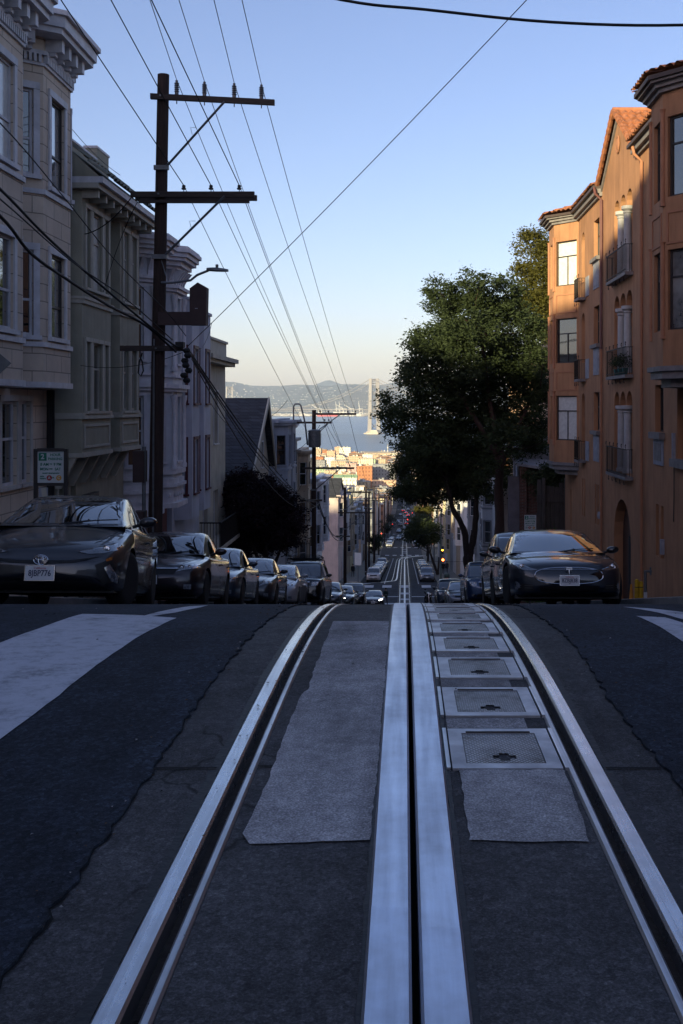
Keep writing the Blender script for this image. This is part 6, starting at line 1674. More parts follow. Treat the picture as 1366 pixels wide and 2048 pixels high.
def pole(name, x, y, ztop, label, lean=0, r=.15, arms=(), group='wooden utility poles'):
    z0 = rz(y)-.3; e = empty(name, (x,y,rz(y)), label, 'utility pole', group); H = ztop-rz(y)
    def X(z): return lean*(z)/H
    mb = MB(); rows = []
    for i in range(15):
        t = i/14; z = -.3+t*(H+.3); rr = r*(1.12-.25*t)
        rows.append([(X(z)+rr*math.cos(k*math.pi/8)*(1+.02*math.sin(k*5+i)), rr*math.sin(k*math.pi/8), z) for k in range(16)])
    mb.grid(rows, WOOD, closed=True); mb.poly(rows[-1], WOOD); mb.build('shaft', e, smooth=True, angle=60)
    pts = []
    for a in arms:
        z = a['z']-rz(y); xa, xb = a['x']; mb = MB(); tz = a.get('tilt', 0)
        for q in range(2 if a.get('double') else 1):
            yo = -.24 if q == 0 else .16
            mb.hexa([(xa,yo,z-.06),(xb,yo,z-.06+tz),(xb,yo+.09,z-.06+tz),(xa,yo+.09,z-.06),(xa,yo,z+.06),(xb,yo,z+.06+tz),(xb,yo+.09,z+.06+tz),(xa,yo+.09,z+.06)], ARMW)
        mb.lathe([(.02,-.28),(.02,.2)], (X(z),0,z), 'y', 8, GALV); arm = mb.build('crossarm', e)
        if a.get('brace'):
            bx_, bz_ = a['brace']; mb = MB(); mb.tube([(bx_,-.26,z-.05+tz*.6),(X(z)+.13,-.2,z-bz_)], .028, 4, GALV); mb.box(X(z)-.16,X(z)+.17,-.22,-.14,z-bz_-.08,z-bz_+.02,GALV); mb.build('brace', e)
            mb = MB(); mx_ = (bx_*.45+(X(z)+.13)*.55); mz_ = z-.05-.55*(bz_-.05); mb.tube([(mx_,-.28,mz_),(mx_-.04,-.28,mz_+.16),(mx_+.09,-.28,mz_+.16)], .006, 4, GALV); mb.build('pole_step', e)
        mb = MB(); row = []
        for xi in a.get('ins', ()):
            zz = z+.06+tz*(xi-xa)/(xb-xa)
            if a.get('kind') == 'stack': insul(mb, (xi,-.195,zz)); row.append((x+xi, y-.195, rz(y)+zz+.33))
            else: pin(mb, (xi,-.195,zz+.05)); row.append((x+xi, y-.195, rz(y)+zz+.14))
        if row: mb.build('insulators', e, smooth=True, angle=40)
        pts.append(row)
    return e, pts
X1 = -5.62; D1 = 23.3
s_ = D1/F
pX = lambda px: (px-309)*s_   # metres from the pole foot axis
e1, A1_ = pole('utility_pole', X1, D1, 7.42, 'tall dark wooden utility pole leaning slightly right, nearest on the left', lean=.22, r=.148, arms=(
    dict(z=6.88, x=(pX(307),pX(553)), tilt=-.14, ins=(pX(359),pX(414),pX(473),pX(527)), kind='stack', brace=(pX(455),1.55)),
    dict(z=4.70, x=(pX(268),pX(513)), double=True, ins=(pX(373),pX(427),pX(483)), brace=(pX(455),1.35)),
    dict(z=1.28, x=(pX(247),pX(372)), ins=())))
mb = MB(); zb = 4.62-rz(D1); mb.box(pX(284), pX(503), -.25,-.15, zb-.03-.08, zb-.03-.02, ARMW); mb.build('under_arm', e1)
# transformer-like boxes on the pole, conduits
mb = MB()
for z0, z1, x0, x1 in ((-1.7,-1.0,-.42,-.18),(-2.9,-2.35,-.42,-.18),(-3.6,-3.1,-.42,-.18)):
    mb.box(x0,x1,-.2,.15,z0-rz(D1),z1-rz(D1),BRWN)
mb.tube([(-.22,-.05,.2),(-.2,-.05,3.6)], .045, 8, GALV); mb.tube([(.02,-.19,.1),(.05,-.19,6.0)], .022, 6, GALV)
mb.build('riser_boxes', e1)
for i, pts in enumerate(([(365,700),(378,712)],)):
    pass
mb = MB(); zc_ = 1.28-rz(D1)
for k in range(7): mb.lathe([(.02,-.08),(.06,-.05),(.065,.05),(.02,.08)], (pX(378)+.05*math.sin(k*2.1), -.2+.05*math.cos(k*3), zc_-.05-.11*k), 'x', 8, CABLE)
mb.tube([(pX(292),-.25,zc_-.1),(pX(286),-.25,zc_-.3),(pX(284),-.25,zc_-.55),(pX(289),-.25,zc_-.62),(pX(294),-.25,zc_-.5),(pX(292),-.25,zc_-.3),(pX(288),-.25,zc_-.2)], .018, 6, CABLE)
mb.box(pX(358),pX(374),-.3,-.1,zc_+.02,zc_+.14,CABLE)
mb.build('splice_case', e1)
# street lamp arm
lampz = (812-560)/F*D1; e = empty('street_lamp', (X1, D1, 0), 'grey cobra-head street lamp arm fixed to the near pole', 'street lamp')
mb = MB(); mb.tube([(.2,-.12,2.75),(.45,-.12,2.75),(.85,-.12,2.80),(1.0,-.12,2.92),(1.2,-.12,3.0),(1.25,-.12,3.02)], .028, 8, GALV); mb.tube([(.2,-.12,3.25),(.3,-.12,2.9)], .012, 6, GALV); mb.build('arm', e, smooth=True)
rows = []
for t in np.linspace(0,1,8):
    w_ = .045+.09*math.sin(math.pi*min(1,.15+t*.8)); h_ = .03+.03*math.sin(math.pi*min(1,.2+t*.75)); rows.append([(1.22+t*.47,-.12+w_*math.cos(a),3.035+max(-.02,h_*math.sin(a))-.02*t) for a in np.linspace(0,2*math.pi,14)[:-1]])
mb = MB(); mb.grid(rows, GALV, closed=True); mb.poly(rows[0],GALV); mb.poly(rows[-1],GALV); o = mb.build('lamp_head', e, smooth=True, angle=50); fix_normals(o)
mb = MB(); mb.lathe([(.03,0),(.035,.05),(.03,.075),(0,.08)], (1.44,-.12,3.08), n=10, m=GALV); mb.build('photocell', e)
# brown L-shaped sheet box (back of a hooded signal bracket)
e = empty('signal_shield', (X1, D1, 0), 'brown L-shaped sheet-metal shield bracketed on the near pole', 'metal shield')
mb = MB(); q = lambda px, py: ((px-809)*s_-X1, (812-py)*s_)
a0 = q(322,626); a1 = q(415,652); b0 = q(385,578); b1 = q(417,652); top = q(400,568)
mb.box(a0[0], b0[0], -.30,-.18, a1[1], a0[1]+.0, BRWN); mb.build('bracket_panel', e)
mb = MB(); out = [(b0[0],b1[1]),(b1[0],b1[1]),(b1[0]+.02,b0[1]),(top[0]+.01,top[1]),(b0[0]+.0,b0[1]-.02)]
n_ = len(out); 
mb.poly([(u,-.32,v) for u,v in out], BRWN); mb.poly([(u,-.06,v) for u,v in out[::-1]], BRWN)
for i in range(n_): u, v = out[i], out[(i+1)%n_]; mb.poly([(u[0],-.32,u[1]),(u[0],-.06,u[1]),(v[0],-.06,v[1]),(v[0],-.32,v[1])], BRWN)
o = mb.build('upright_box', e); fix_normals(o)
mb = MB(); mb.box(b0[0]+.12,b0[0]+.18,-.325,-.3201,(812-620)*s_,(812-619)*s_,PLT); mb.build('slot_mark', e)

def mkpole(d, px_top, py_top, label, armsdef, r=.14, X=-5.7):
    s = d/F; x = (px_top-809)*s; zt = (812-py_top)*s
    arms = []
    for (py, xa, xb, ins, br) in armsdef:
        arms.append(dict(z=(812-py)*s, x=((xa-px_top)*s,(xb-px_top)*s), ins=tuple((i-px_top)*s for i in ins), brace=br))
    return pole('utility_pole', x, d, zt, label, r=r, arms=arms)
e2, A2_ = mkpole(64, 628, 820, 'second utility pole carrying a grey transformer can', [(828,627,713,(641,657,696,711),(1.6,1.1)),(845,595,664,(650,658),(.9,.8)),(936,605,709,(656,700),(1.6,1.3)),(1000,600,645,(),None)])
mb = MB(); s = 64/F; mb.lathe([(.02,-.05),(.30,-.03),(.36,0),(.37,.9),(.40,.92),(.40,1.0),(.2,1.06),(0,1.08)], (.08,-.5,(812-893)*s-rz(64)), n=22, m=GALV)
for k in range(14): a = k*2*math.pi/14; mb.box(.08+.39*math.cos(a)-.008,.08+.39*math.cos(a)+.008,-.5+.39*math.sin(a)-.02,-.5+.39*math.sin(a)+.02,(812-890)*s-rz(64),(812-866)*s-rz(64),GALV)
mb.box(-.08,.08,-.25,-.1,(812-885)*s-rz(64),(812-870)*s-rz(64),GALV); mb.build('transformer', e2, smooth=True, angle=30)
mb = MB(); z = lambda py: (812-py)*s-rz(64); xx = lambda px: (px-628)*s
mb.tube([(xx(616),-.3,z(890)),(xx(611),-.3,z(845)),(xx(603),-.3,z(812)),(xx(600),-.3,z(808)),(xx(591),-.3,z(808)),(xx(588),-.3,z(813)),(xx(588),-.3,z(845))], .05, 8, GALV); mb.build('conduit_loop', e2, smooth=True)
P3 = {}
spec = [(98,690,975,'third utility pole, thick and dark by the pink gable wall',[(984,690,742,(700,722,738),(1.5,1.6)),(1025,676,750,(684,716,744),(1.9,1.5)),(1072,672,700,(),None)]),
 (148,732,972,'fourth utility pole in the left row',[(977,731,765,(742,752,762),(1.5,1.4)),(996,728,775,(745,760),(1.6,1.3))]),
 (168,738,985,'fifth utility pole in the left row',[(1000,734,770,(745,765),(1.3,1.2))]),
 (196,748,972,'sixth utility pole in the left row',[(982,745,780,(752,764,776),(1.8,1.5)),(1001,744,772,(),None)]),
 (236,757.5,982,'seventh utility pole in the left row',[(992,755,778,(760,768,776),(1.6,1.5))]),
 (290,769,988,'eighth utility pole in the left row',[(995,766,785,(770,777,783),(1.6,1.5))]),
 (350,776,1000,'last distant utility pole in the left row',[(1006,774,790,(778,784,788),(1.6,1.5))])]
chain = [(A1_[0],A1_[1]), (A2_[0],A2_[2])]
for d, px, py, lab, ad in spec:
    e_, a_ = mkpole(d, px, py, lab, ad, r=.15 if d < 120 else .16); chain.append((a_[0], a_[1] if len(a_) > 1 and a_[1] else a_[0]))
# wires
wn = 0
ORD = NTH+['thirteenth','fourteenth','fifteenth','sixteenth','seventeenth','eighteenth','nineteenth','twentieth']
def wire(pts, r, label, m=WIREM, group='overhead wires', name='overhead_wire', n=6):
    mb = MB(); mb.tube(pts, r, n, m, cap=True); return tag(mb.build(name, smooth=True, angle=180), label, 'wire', group)
def span(a, b, sag, n=24):
    a, b = Vector(a), Vector(b); return [tuple(a+(b-a)*t-Vector((0,0,4*sag*t*(1-t)))) for t in np.linspace(0,1,n)]
def back(att, px0, D, far=-14, sag=.0):
    """continue a wire from an insulator towards the camera so that it passes the sighted bearing at distance D"""
    q = Vector(P(px0, 0, D)); a = Vector(att); t = (far-a.y)/(q.y-a.y); b = a+(q-a)*t
    return [tuple(a+(b-a)*u) for u in np.linspace(0,1,20)]
for k, px0 in enumerate((300,358,428,484)):
    wire(back(A1_[0][k], px0, 17.2+k*.15), .0075, f'thin wire running up over the street from the {NTH[k]} tall insulator of the near pole')
for k, (px0, D, rr) in enumerate(((122,17.5,.011),(222,17.2,.011),(303,16.6,.011))):
    wire(back(A1_[1][k], px0, D), rr, f'wire running up overhead from the {NTH[k]} small insulator on the near pole\'s middle arm')
seg = 0
for i in range(len(chain)-1):
    (a0, a1), (b0, b1) = chain[i], chain[i+1]
    for tier, (A_, B_) in enumerate(((a0,b0),(a1,b1))):
        if i > 1 and tier == 1 and A_ is a0: continue
        for k in range(max(len(A_), len(B_)) if i == 0 else min(len(A_), len(B_))):
            pa = A_[min(k,len(A_)-1)]; pb = B_[min(k,len(B_)-1)]
            wire(span(pa, pb, .35 if i == 0 else .3), .0085 if i == 0 else .013, f'{NTH[k]} wire of the {["upper","lower"][tier]} tier between the {NTH[i]} and {NTH[i+1]} left poles')
# communication cables: thick, sagging past the near pole
att = Vector(P(375, 700, D1)); att2 = P(637, 1012, 64)
def pxline(L): return [P(*q) for q in L]
c_ = curve(pxline([(-420,20,9.5),(-160,235,12.2),(0,378,14.6),(95,475,16.6),(190,560,18.8),(275,632,21),(345,688,22.7),(375,703,23.2)]), 6)
wire(c_, .022, 'thick black communication cable swooping down to the near pole from upper left', CABLE, 'communication cables')
c_ = curve(pxline([(-420,90,9.5),(-160,300,12.2),(0,432,14.4),(60,505,15.6),(130,556,17.2),(215,610,19.6),(290,650,21.6),(352,704,22.7)]), 6)
wire(c_, .026, 'lower twin of the thick cables sweeping past the beige bays', CABLE, 'communication cables')
c_ = curve(pxline([(-300,-40,10.5),(0,246,14.5),(120,385,17.0),(230,520,19.6),(330,620,22),(372,672,23.0)]), 6)
wire(c_, .010, 'slim service wire crossing the beige facade above the thick cables', CABLE, 'communication cables')
c_ = curve(pxline([(-200,240,12.0),(0,398,14.5),(140,520,17.4),(255,600,20.2),(345,680,22.6)]), 6)
wire(c_, .012, 'slim cable twisting just above the two thick cables', CABLE, 'communication cables')
for k, (py2, sg_, rr) in enumerate(((1012,1.5,.020),(1004,2.4,.022),(998,3.1,.014),(1006,4.3,.016))):
    wire(span(P(378+k*2, 700+k*6, D1-.1), P(630+k*3, py2, 64), sg_*.35, 40), rr, f'{NTH[k]} sagging communication cable from the near pole down to the second pole', mat('weathered_grey_cable',(.11,.095,.085),.7,.3,4) if k % 2 else CABLE, 'communication cables')
for k in range(2):
    wire(span(P(633+k*6, 1000+k*8, 64), P(686, 1070+k*6, 98), 1.0), .03, f'{NTH[k]} cable drooping between the second and third poles', CABLE, 'communication cables')
# cross-street span wire and the heavy cable overhead
wire(span(P(375,693,D1), P(1300,-265,15.5), .12, 20), .008, 'straight thin wire crossing the whole sky diagonally to the upper right')
c_ = curve([P(380,-70,12.0),P(685,0,12),P(850,19,12),P(1100,44,12),P(1366,50,12),P(1700,30,12)], 6)
wire(c_, .017, 'heavy black cable crossing the top of the view', CABLE, 'communication cables')
wire(span(P(383,708,D1), P(424,645,39.5), .3), .008, 'short service drop from the near pole towards the grey-blue house')
wire(span(P(270,385,D1), P(150,470,24.2), .25), .012, 'curly service drop from the middle crossarm to the olive house')
wire(span(P(280,395,D1), P(205,590,25.5), -.2), .009, 'thin service drop falling across the olive house windows')
wire(span(P(365,705,D1), P(141,727,23.9), .2), .007, 'nearly level service wire along the olive house bays')
wire(span(P(135,247,23.5), P(240,350,28), .1), .007, 'thin wire from the beige cornice over the tiled eave')
for k, (a, b) in enumerate((((505,870,52),(400,770,40)),((575,800,63),(478,840,55)),((640,850,63.9),(560,905,66)),((640,856,63.9),(590,990,70)))):
    wire(span(P(*a), P(*b), .6), .012, f'{NTH[k]} slack service drop near the shingled roof and second pole')
for k, (pa, pb) in enumerate((((900,1056,120),(750,1078,120)),((940,1122,112),(740,1106,112)),((880,1035,118),(700,1046,118)))):
    wire(span(P(*pa), P(*pb), .4), .018, f'{NTH[k]} span wire strung across the lower crossing')

# ------------------------------------------------------------------ signs
SGN = mat('sign_white', (.50,.53,.53), .5, .1, 4); SGG = mat('sign_green_ink', (.01,.16,.10), .5, .1, 5); SRED = mat('sign_red_disc', (.35,.03,.03), .5, .1, 5); SYEL = mat('sign_amber_disc', (.55,.26,.02), .5, .1, 5)
def parking_sign(x, y, z, w, h, label, frame):
    e = empty('parking_sign', (x,y,z), label, 'sign', '2 hour parking signs')
    mb = MB(); mb.box(-w/2,w/2,-.006,.006,-h/2,h/2,SGN); pl = mb.build('panel', e)
    mb = MB(); mb.box(-w*.46,-w*.16,-.0085,-.0065,h*.20,h*.45,SGG); mb.build('green_square', pl)
    text_mesh('2', h*.22, SGN, 'digit', pl, (-w*.31,-.010,h*.325), depth=.001, bold=.004*h/.5)
    for t, sz, xx_, zz in (('HOUR',.125,.17,.385),('PARKING',.115,.165,.255),('8 AM',.13,-.24,.08),('TO',.06,.0,.09),('9 PM',.13,.25,.08),('MON',.12,-.25,-.07),('THRU',.05,0,-.06),('SAT',.12,.26,-.07),('EXCEPT VEHICLES WITH',.052,0,-.20),('AREA',.06,-.33,-.30),('PERMITS',.055,-.30,-.37),('OR',.06,.08,-.34)):
        text_mesh(t, h*sz*1.02, SGG, 'lettering', pl, (w*xx_,-.0085,h*zz), depth=.001, sx=.92, bold=.0015)
    for xx_, m_, t in ((-.06,SRED,'A'),(.30,SYEL,'C')):
        mb = MB(); mb.lathe([(h*.085,.002),(h*.085,-.002),(0,-.002)], (w*xx_,-.0085,-h*.345), 'y', 24, m_); mb.build('area_disc', pl)
        text_mesh(t, h*.12, SGN, 'letter', pl, (w*xx_,-.012,-h*.345), depth=.001, bold=.002)
    g = rz(y)-z
    if frame:
        mb = MB()
        for s in (-1,1): mb.box(s*(w/2+.03)-.03, s*(w/2+.03)+.03, -.03,.03, g, h/2+.04, DFR)
        mb.box(-w/2,w/2,-.03,.03,h/2+.001,h/2+.05,DFR); mb.box(-w/2,w/2,-.03,.03,-h/2-.05,-h/2-.001,DFR); mb.build('post_frame', e)
        mb = MB(); mb.box(-w/2+.02,-w/2+.17,-.012,.0,-h/2-.45,-h/2-.08,GREYP); mb.hexa([(-.12,-.014,-h/2-.42),(-.03,-.014,-h/2-.45),(-.03,-.006,-h/2-.45),(-.12,-.006,-h/2-.42),(-.16,-.014,-h/2-.09),(-.08,-.014,-h/2-.08),(-.08,-.006,-h/2-.08),(-.16,-.006,-h/2-.09)], CREAM); mb.build('notice', e)
    else:
        mb = MB(); mb.tube([(0,.03,g),(0,.03,h/2-.02)], .025, 8, GALV); mb.build('post', e)
    return e
x, y, z = P(102,934,17.2); parking_sign(x, y, z, .44, .52, 'framed two-hour parking sign above the dark grey hatchback', True)
x, y, z = P(1060.5,1045,30); parking_sign(x, y, z, .34, .43, 'small two-hour parking sign above the navy sedan, right kerb', False)
e = empty('street_sign', P(-14,728,14.2), 'grey diamond-shaped sign cut off at the left edge', 'sign')
mb = MB(); q = .22; mb.poly([(-q,-.004,0),(0,-.004,-q),(q+.03,-.004,.01),(0,-.004,q)], GALV); mb.poly([(-q,.004,0),(0,.004,q),(q+.03,.004,.01),(0,.004,-q)], GALV)
cs = [(-q,0),(0,-q),(q+.03,.01),(0,q)]
for i in range(4): a, b = cs[i], cs[(i+1)%4]; mb.poly([(a[0],-.004,a[1]),(a[0],.004,a[1]),(b[0],.004,b[1]),(b[0],-.004,b[1])], GALV)
o = mb.build('panel', e); fix_normals(o); mb = MB(); mb.tube([(0,.03,rz(14.2)-P(0,728,14.2)[2]),(0,.03,.2)], .025, 8, GALV); mb.build('post', e)
# ------------------------------------------------------------------ bollards, cone, standpipe at the terracotta wall
YEL = mat('yellow_paint', (.50,.30,.01), .6, .35, 6, .2, dirt=.3); ORC = mat('orange_cone', (.50,.20,.02), .6, .2, 6)
for i, px in enumerate((1273.5, 1282)):
    x, y, _ = P(px, 1200, 26.5); z = rz(y)+.17; e = empty('bollard', (x,y,z), ['left of the two short yellow bollards by the terracotta wall','right of the two short yellow bollards by the terracotta wall'][i], 'bollard', 'yellow bollards')
    mb = MB(); mb.lathe([(.055,0),(.055,.50-.05*i),(.045,.54-.05*i),(.0,.56-.05*i)], n=14, m=YEL); mb.build('post', e, smooth=True); mb = MB(); mb.lathe([(.057,.34),(.057,.36)], n=14, m=BLK); mb.build('band', e)
x, y, _ = P(1262.5, 1200, 26.5); e = empty('traffic_cone', (x,y,rz(y)+.17), 'small orange cone beside the yellow bollards', 'cone')
mb = MB(); mb.lathe([(.065,.025),(.055,.06),(.02,.42),(0,.43)], n=16, m=ORC); mb.build('cone_body', e, smooth=True); mb = MB(); mb.box(-.09,.09,-.09,.09,0,.024,ORC); mb.build('base', e)
x, y, _ = P(1291, 1200, 26.5); e = empty('standpipe', (x,y,rz(y)+.17), 'grey standpipe with valve arm against the terracotta wall', 'pipe')
mb = MB(); mb.tube([(0,0,0),(0,0,.75)], .035, 10, GALV); mb.tube([(0,0,0),(0,0,.22)], .045, 10, PLT); mb.tube([(-.03,0,.75),(.16,0,.75)], .03, 8, GALV); mb.tube([(.13,0,.65),(.13,0,.85)], .025, 8, GALV); mb.build('pipe', e)
# potted plants on the middle loggia balcony
POT = mat('teal_pot', (.02,.12,.12), .6, .2, 5)
for i, y in enumerate((32.2, 32.9, 33.5)):
    e = empty('potted_plant', (ox-.17,y,.98), ['potted plant nearest the column on the middle loggia balcony','potted plant in the centre of the middle loggia balcony','potted plant at the far end of the middle loggia balcony'][i], 'plant', 'balcony plants')
    mb = MB(); mb.lathe([(.07,0),(.10,.2),(.11,.2)], n=12, m=POT); mb.build('pot', e); foliage('leaves', e, [(0,0,.38,.16),(0,.05,.55,.12)], 260, .07, LG, 50+i)

# ------------------------------------------------------------------ people
SKIN = mat('skin', (.35,.20,.14), .6, .1, 4); HAIRM = mat('dark_hair', (.02,.014,.01), .7, .2, 9)
def person(x, y, label, coat, trou, face=0, step=.28, zoff=0, grp='pedestrians'):
    e = empty('person', (x,y,rz(y)+zoff), label, 'person', grp)
    me = bpy.data.meshes.new('body'); 
    V = [(0,0,.95),(0,0,1.15),(0,.01,1.36),(0,0,1.50),(0,-.01,1.58),(0,-.015,1.68),
         (.10,0,.90),(.11,-step*.5,.50),(.11,-step*.55+.02,.09),(.11,-step*.55-.13,.04),
         (-.10,0,.90),(-.11,step*.3,.50),(-.11,step*.8,.10),(-.11,step*.8-.12,.04),
         (.19,0,1.42),(.24,.07,1.14),(.23,-.02,.90),(.225,-.05,.80),(-.19,0,1.42),(-.24,-.07,1.14),(-.23,-.13,.91),(-.225,-.15,.81)]
    Ed = [(0,1),(1,2),(2,3),(3,4),(4,5),(0,6),(6,7),(7,8),(8,9),(0,10),(10,11),(11,12),(12,13),(2,14),(14,15),(15,16),(16,17),(2,18),(18,19),(19,20),(20,21)]
    Rr = [.15,.135,.165,.062,.085,.085,.095,.065,.045,.035,.095,.065,.045,.035,.07,.05,.035,.03,.07,.05,.035,.03]
    me.from_pydata(V, Ed, []); o = bpy.data.objects.new('body', me); COL.objects.link(o)
    md = o.modifiers.new('s','SKIN'); me.skin_vertices[0].data[0].use_root = True
    for i, r in enumerate(Rr): me.skin_vertices[0].data[i].radius = (r, r*.8 if i in (0,1,2) else r)
    o.modifiers.new('u','SUBSURF').levels = 2; o.modifiers['u'].render_levels = 2
    dg = bpy.context.evaluated_depsgraph_get(); m2 = bpy.data.meshes.new_from_object(o.evaluated_get(dg)); o.modifiers.clear(); o.data = m2
    for q in (SKIN, coat, trou, BLK): m2.materials.append(q)
    for p in m2.polygons:
        z = p.center.z; ax = abs(p.center.x)
        p.material_index = 3 if z < .10 else (2 if z < .86 and ax < .19 else (0 if (z > 1.49 or (z < .86 and ax >= .19)) else 1)); p.use_smooth = True
    o.parent = e
    mb = MB(); mb.lathe([(.092,1.66),(.105,1.72),(.09,1.79),(.05,1.825),(0,1.83)], (0,.012,0), n=14, m=HAIRM); mb.build('hair', e, smooth=True)
    mb = MB(); mb.lathe([(.205,.80),(.195,.95),(.175,1.15),(.20,1.36),(.13,1.46)], n=18, m=coat); c = mb.build('coat', e, smooth=True)
    for v in c.data.vertices: v.co.y *= .72
    e.rotation_euler = (0,0,face); return e
person(-1.98, 109.5, 'pedestrian in dark green coat standing in the lower crossing', mat('coat_dark_green',(.012,.028,.024),.9,.2,5), mat('trousers_dark',(.012,.012,.016),.9,.2,5), R(200))
person(-7.0, 141, 'dark-clothed pedestrian on the left pavement of the second block', mat('coat_black',(.012,.012,.014),.9,.2,5), mat('trousers_dark',(.012,.012,.016)), R(10), zoff=.16)
person(5.6, 150, 'pedestrian in black walking below the rounded dark tree', mat('coat_black',(.01,.01,.012)), mat('trousers_dark',(.012,.012,.016)), R(170), zoff=.16)
person(6.2, 152.5, 'second pedestrian in grey walking just behind the one in black', mat('coat_grey',(.05,.05,.055),.9,.2,5), mat('trousers_dark',(.012,.012,.016)), R(175), zoff=.16)

# ------------------------------------------------------------------ signals
SGP = mat('signal_pole_green', (.035,.06,.05), .5, .2, 4); RON = mat('red_signal_lit', (1,.03,.015), .3, 0, 1, emit=7); AON = mat('amber_signal_lit', (1,.42,.03), .3, 0, 1, emit=7); HON = mat('walk_hand_lit', (1,.14,.03), .3, 0, 1, emit=10)
def sighead(e, x, z, on, s=1.0, y=-.2):
    mb = MB(); mb.box(x-.16*s,x+.16*s,y-.12,y+.12,z-.5*s,z+.5*s,SGP); h = mb.build('signal_head', e)
    for k, zz in enumerate((.32,0,-.32)):
        mb = MB(); mb.lathe([(.105*s,0),(.1*s,-.02),(0,-.035)], (x,y-.122,z+zz*s), 'y', 18, {0:RON,1:AON}.get(k, BLK) if on == k else BLK); mb.build('lens', h)
        mb = MB(); mb.tube([(x-.12*s,y-.125,z+zz*s),(x-.085*s,y-.2,z+(zz+.085)*s),(x,y-.22,z+(zz+.12)*s),(x+.085*s,y-.2,z+(zz+.085)*s),(x+.12*s,y-.125,z+zz*s)], .012, 5, SGP); mb.build('visor', h)
def signal(x, y, label, on, H=4.2, tall=0, ped=False):
    e = empty('traffic_signal', (x,y,rz(y)+.15), label, 'traffic light', 'traffic signals')
    mb = MB(); mb.lathe([(.16,0),(.16,.3),(.09,.34),(.07,max(H,tall))], n=14, m=SGP)
    if tall: mb.tube([(0,0,tall-.1),(-.8,0,tall+.35),(-2.0,0,tall+.45)], .04, 8, SGP)
    mb.build('pole', e, smooth=True)
    if tall: mb = MB(); mb.hexa([(-2.6,-.12,tall+.4),(-1.95,-.08,tall+.4),(-1.95,.08,tall+.4),(-2.6,.12,tall+.4),(-2.55,-.1,tall+.52),(-1.95,-.06,tall+.5),(-1.95,.06,tall+.5),(-2.55,.1,tall+.52)], GALV); mb.build('lamp_head', e)
    sighead(e, .18, H-.9, on)
    if ped:
        mb = MB(); mb.box(-.0,.46,-.32,-.08,H-2.35,H-1.85,BLK); h = mb.build('walk_signal', e); mb = MB(); mb.lathe([(.15,0),(0,-.01)], (.23,-.33,H-2.1), 'y', 12, HON); mb.build('hand_symbol', h)
    return e
signal(4.5, 128.4, 'green pole traffic light showing amber with red hand at the lower crossing', 1, 4.9, 9.2, True)
signal(-5.9, 258, 'red traffic light on the left of the second crossing', 0, 4.0); signal(4.6, 262, 'red traffic light on the right of the second crossing', 0, 3.6)
signal(-4.5, 370, 'red traffic light left at the third crossing', 0, 5.5); signal(1.0, 392, 'red traffic light overhanging the third crossing', 0, 6.0); signal(3.8, 520, 'distant red traffic light at the fourth crossing', 0, 5.2)
e = empty('litter_bin', (5.2,127.6,rz(127.6)+.15), 'dark litter bin with red panel at the lower crossing corner', 'litter bin'); mb = MB(); mb.lathe([(.3,0),(.33,.9),(.36,.95),(.2,1.15),(0,1.2)], n=16, m=SGP); mb.build('bin', e, smooth=True); mb = MB(); mb.box(-.2,.2,-.36,-.30,.2,.65,mat('red_panel',(.30,.03,.02),.5,.1,3)); mb.build('panel', e)
e = empty('notice_board', (P(716,1118,126)), 'white notice board above the left pavement by the crossing', 'sign'); mb = MB(); mb.box(-.4,.4,-.03,.03,-.75,.75,PLT); mb.build('panel', e); mb = MB(); mb.tube([(0,.05,-3.4),(0,.05,.7)], .05, 8, GALV); mb.build('post', e)
e = empty('street_lamp', (5.0,176,rz(176)+.15), 'distant curved-arm street lamp above the rounded dark tree', 'street lamp'); mb = MB(); mb.lathe([(.12,0),(.07,8.2)], n=10, m=GALV); mb.tube([(0,0,8.1),(-.6,0,8.7),(-1.6,0,8.8)], .05, 8, GALV); mb.build('pole', e); mb = MB(); mb.hexa([(-2.2,-.13,8.72),(-1.55,-.1,8.75),(-1.55,.1,8.75),(-2.2,.13,8.72),(-2.15,-.1,8.86),(-1.55,-.06,8.88),(-1.55,.06,8.88),(-2.15,.1,8.86)], GALV); mb.build('lamp_head', e)

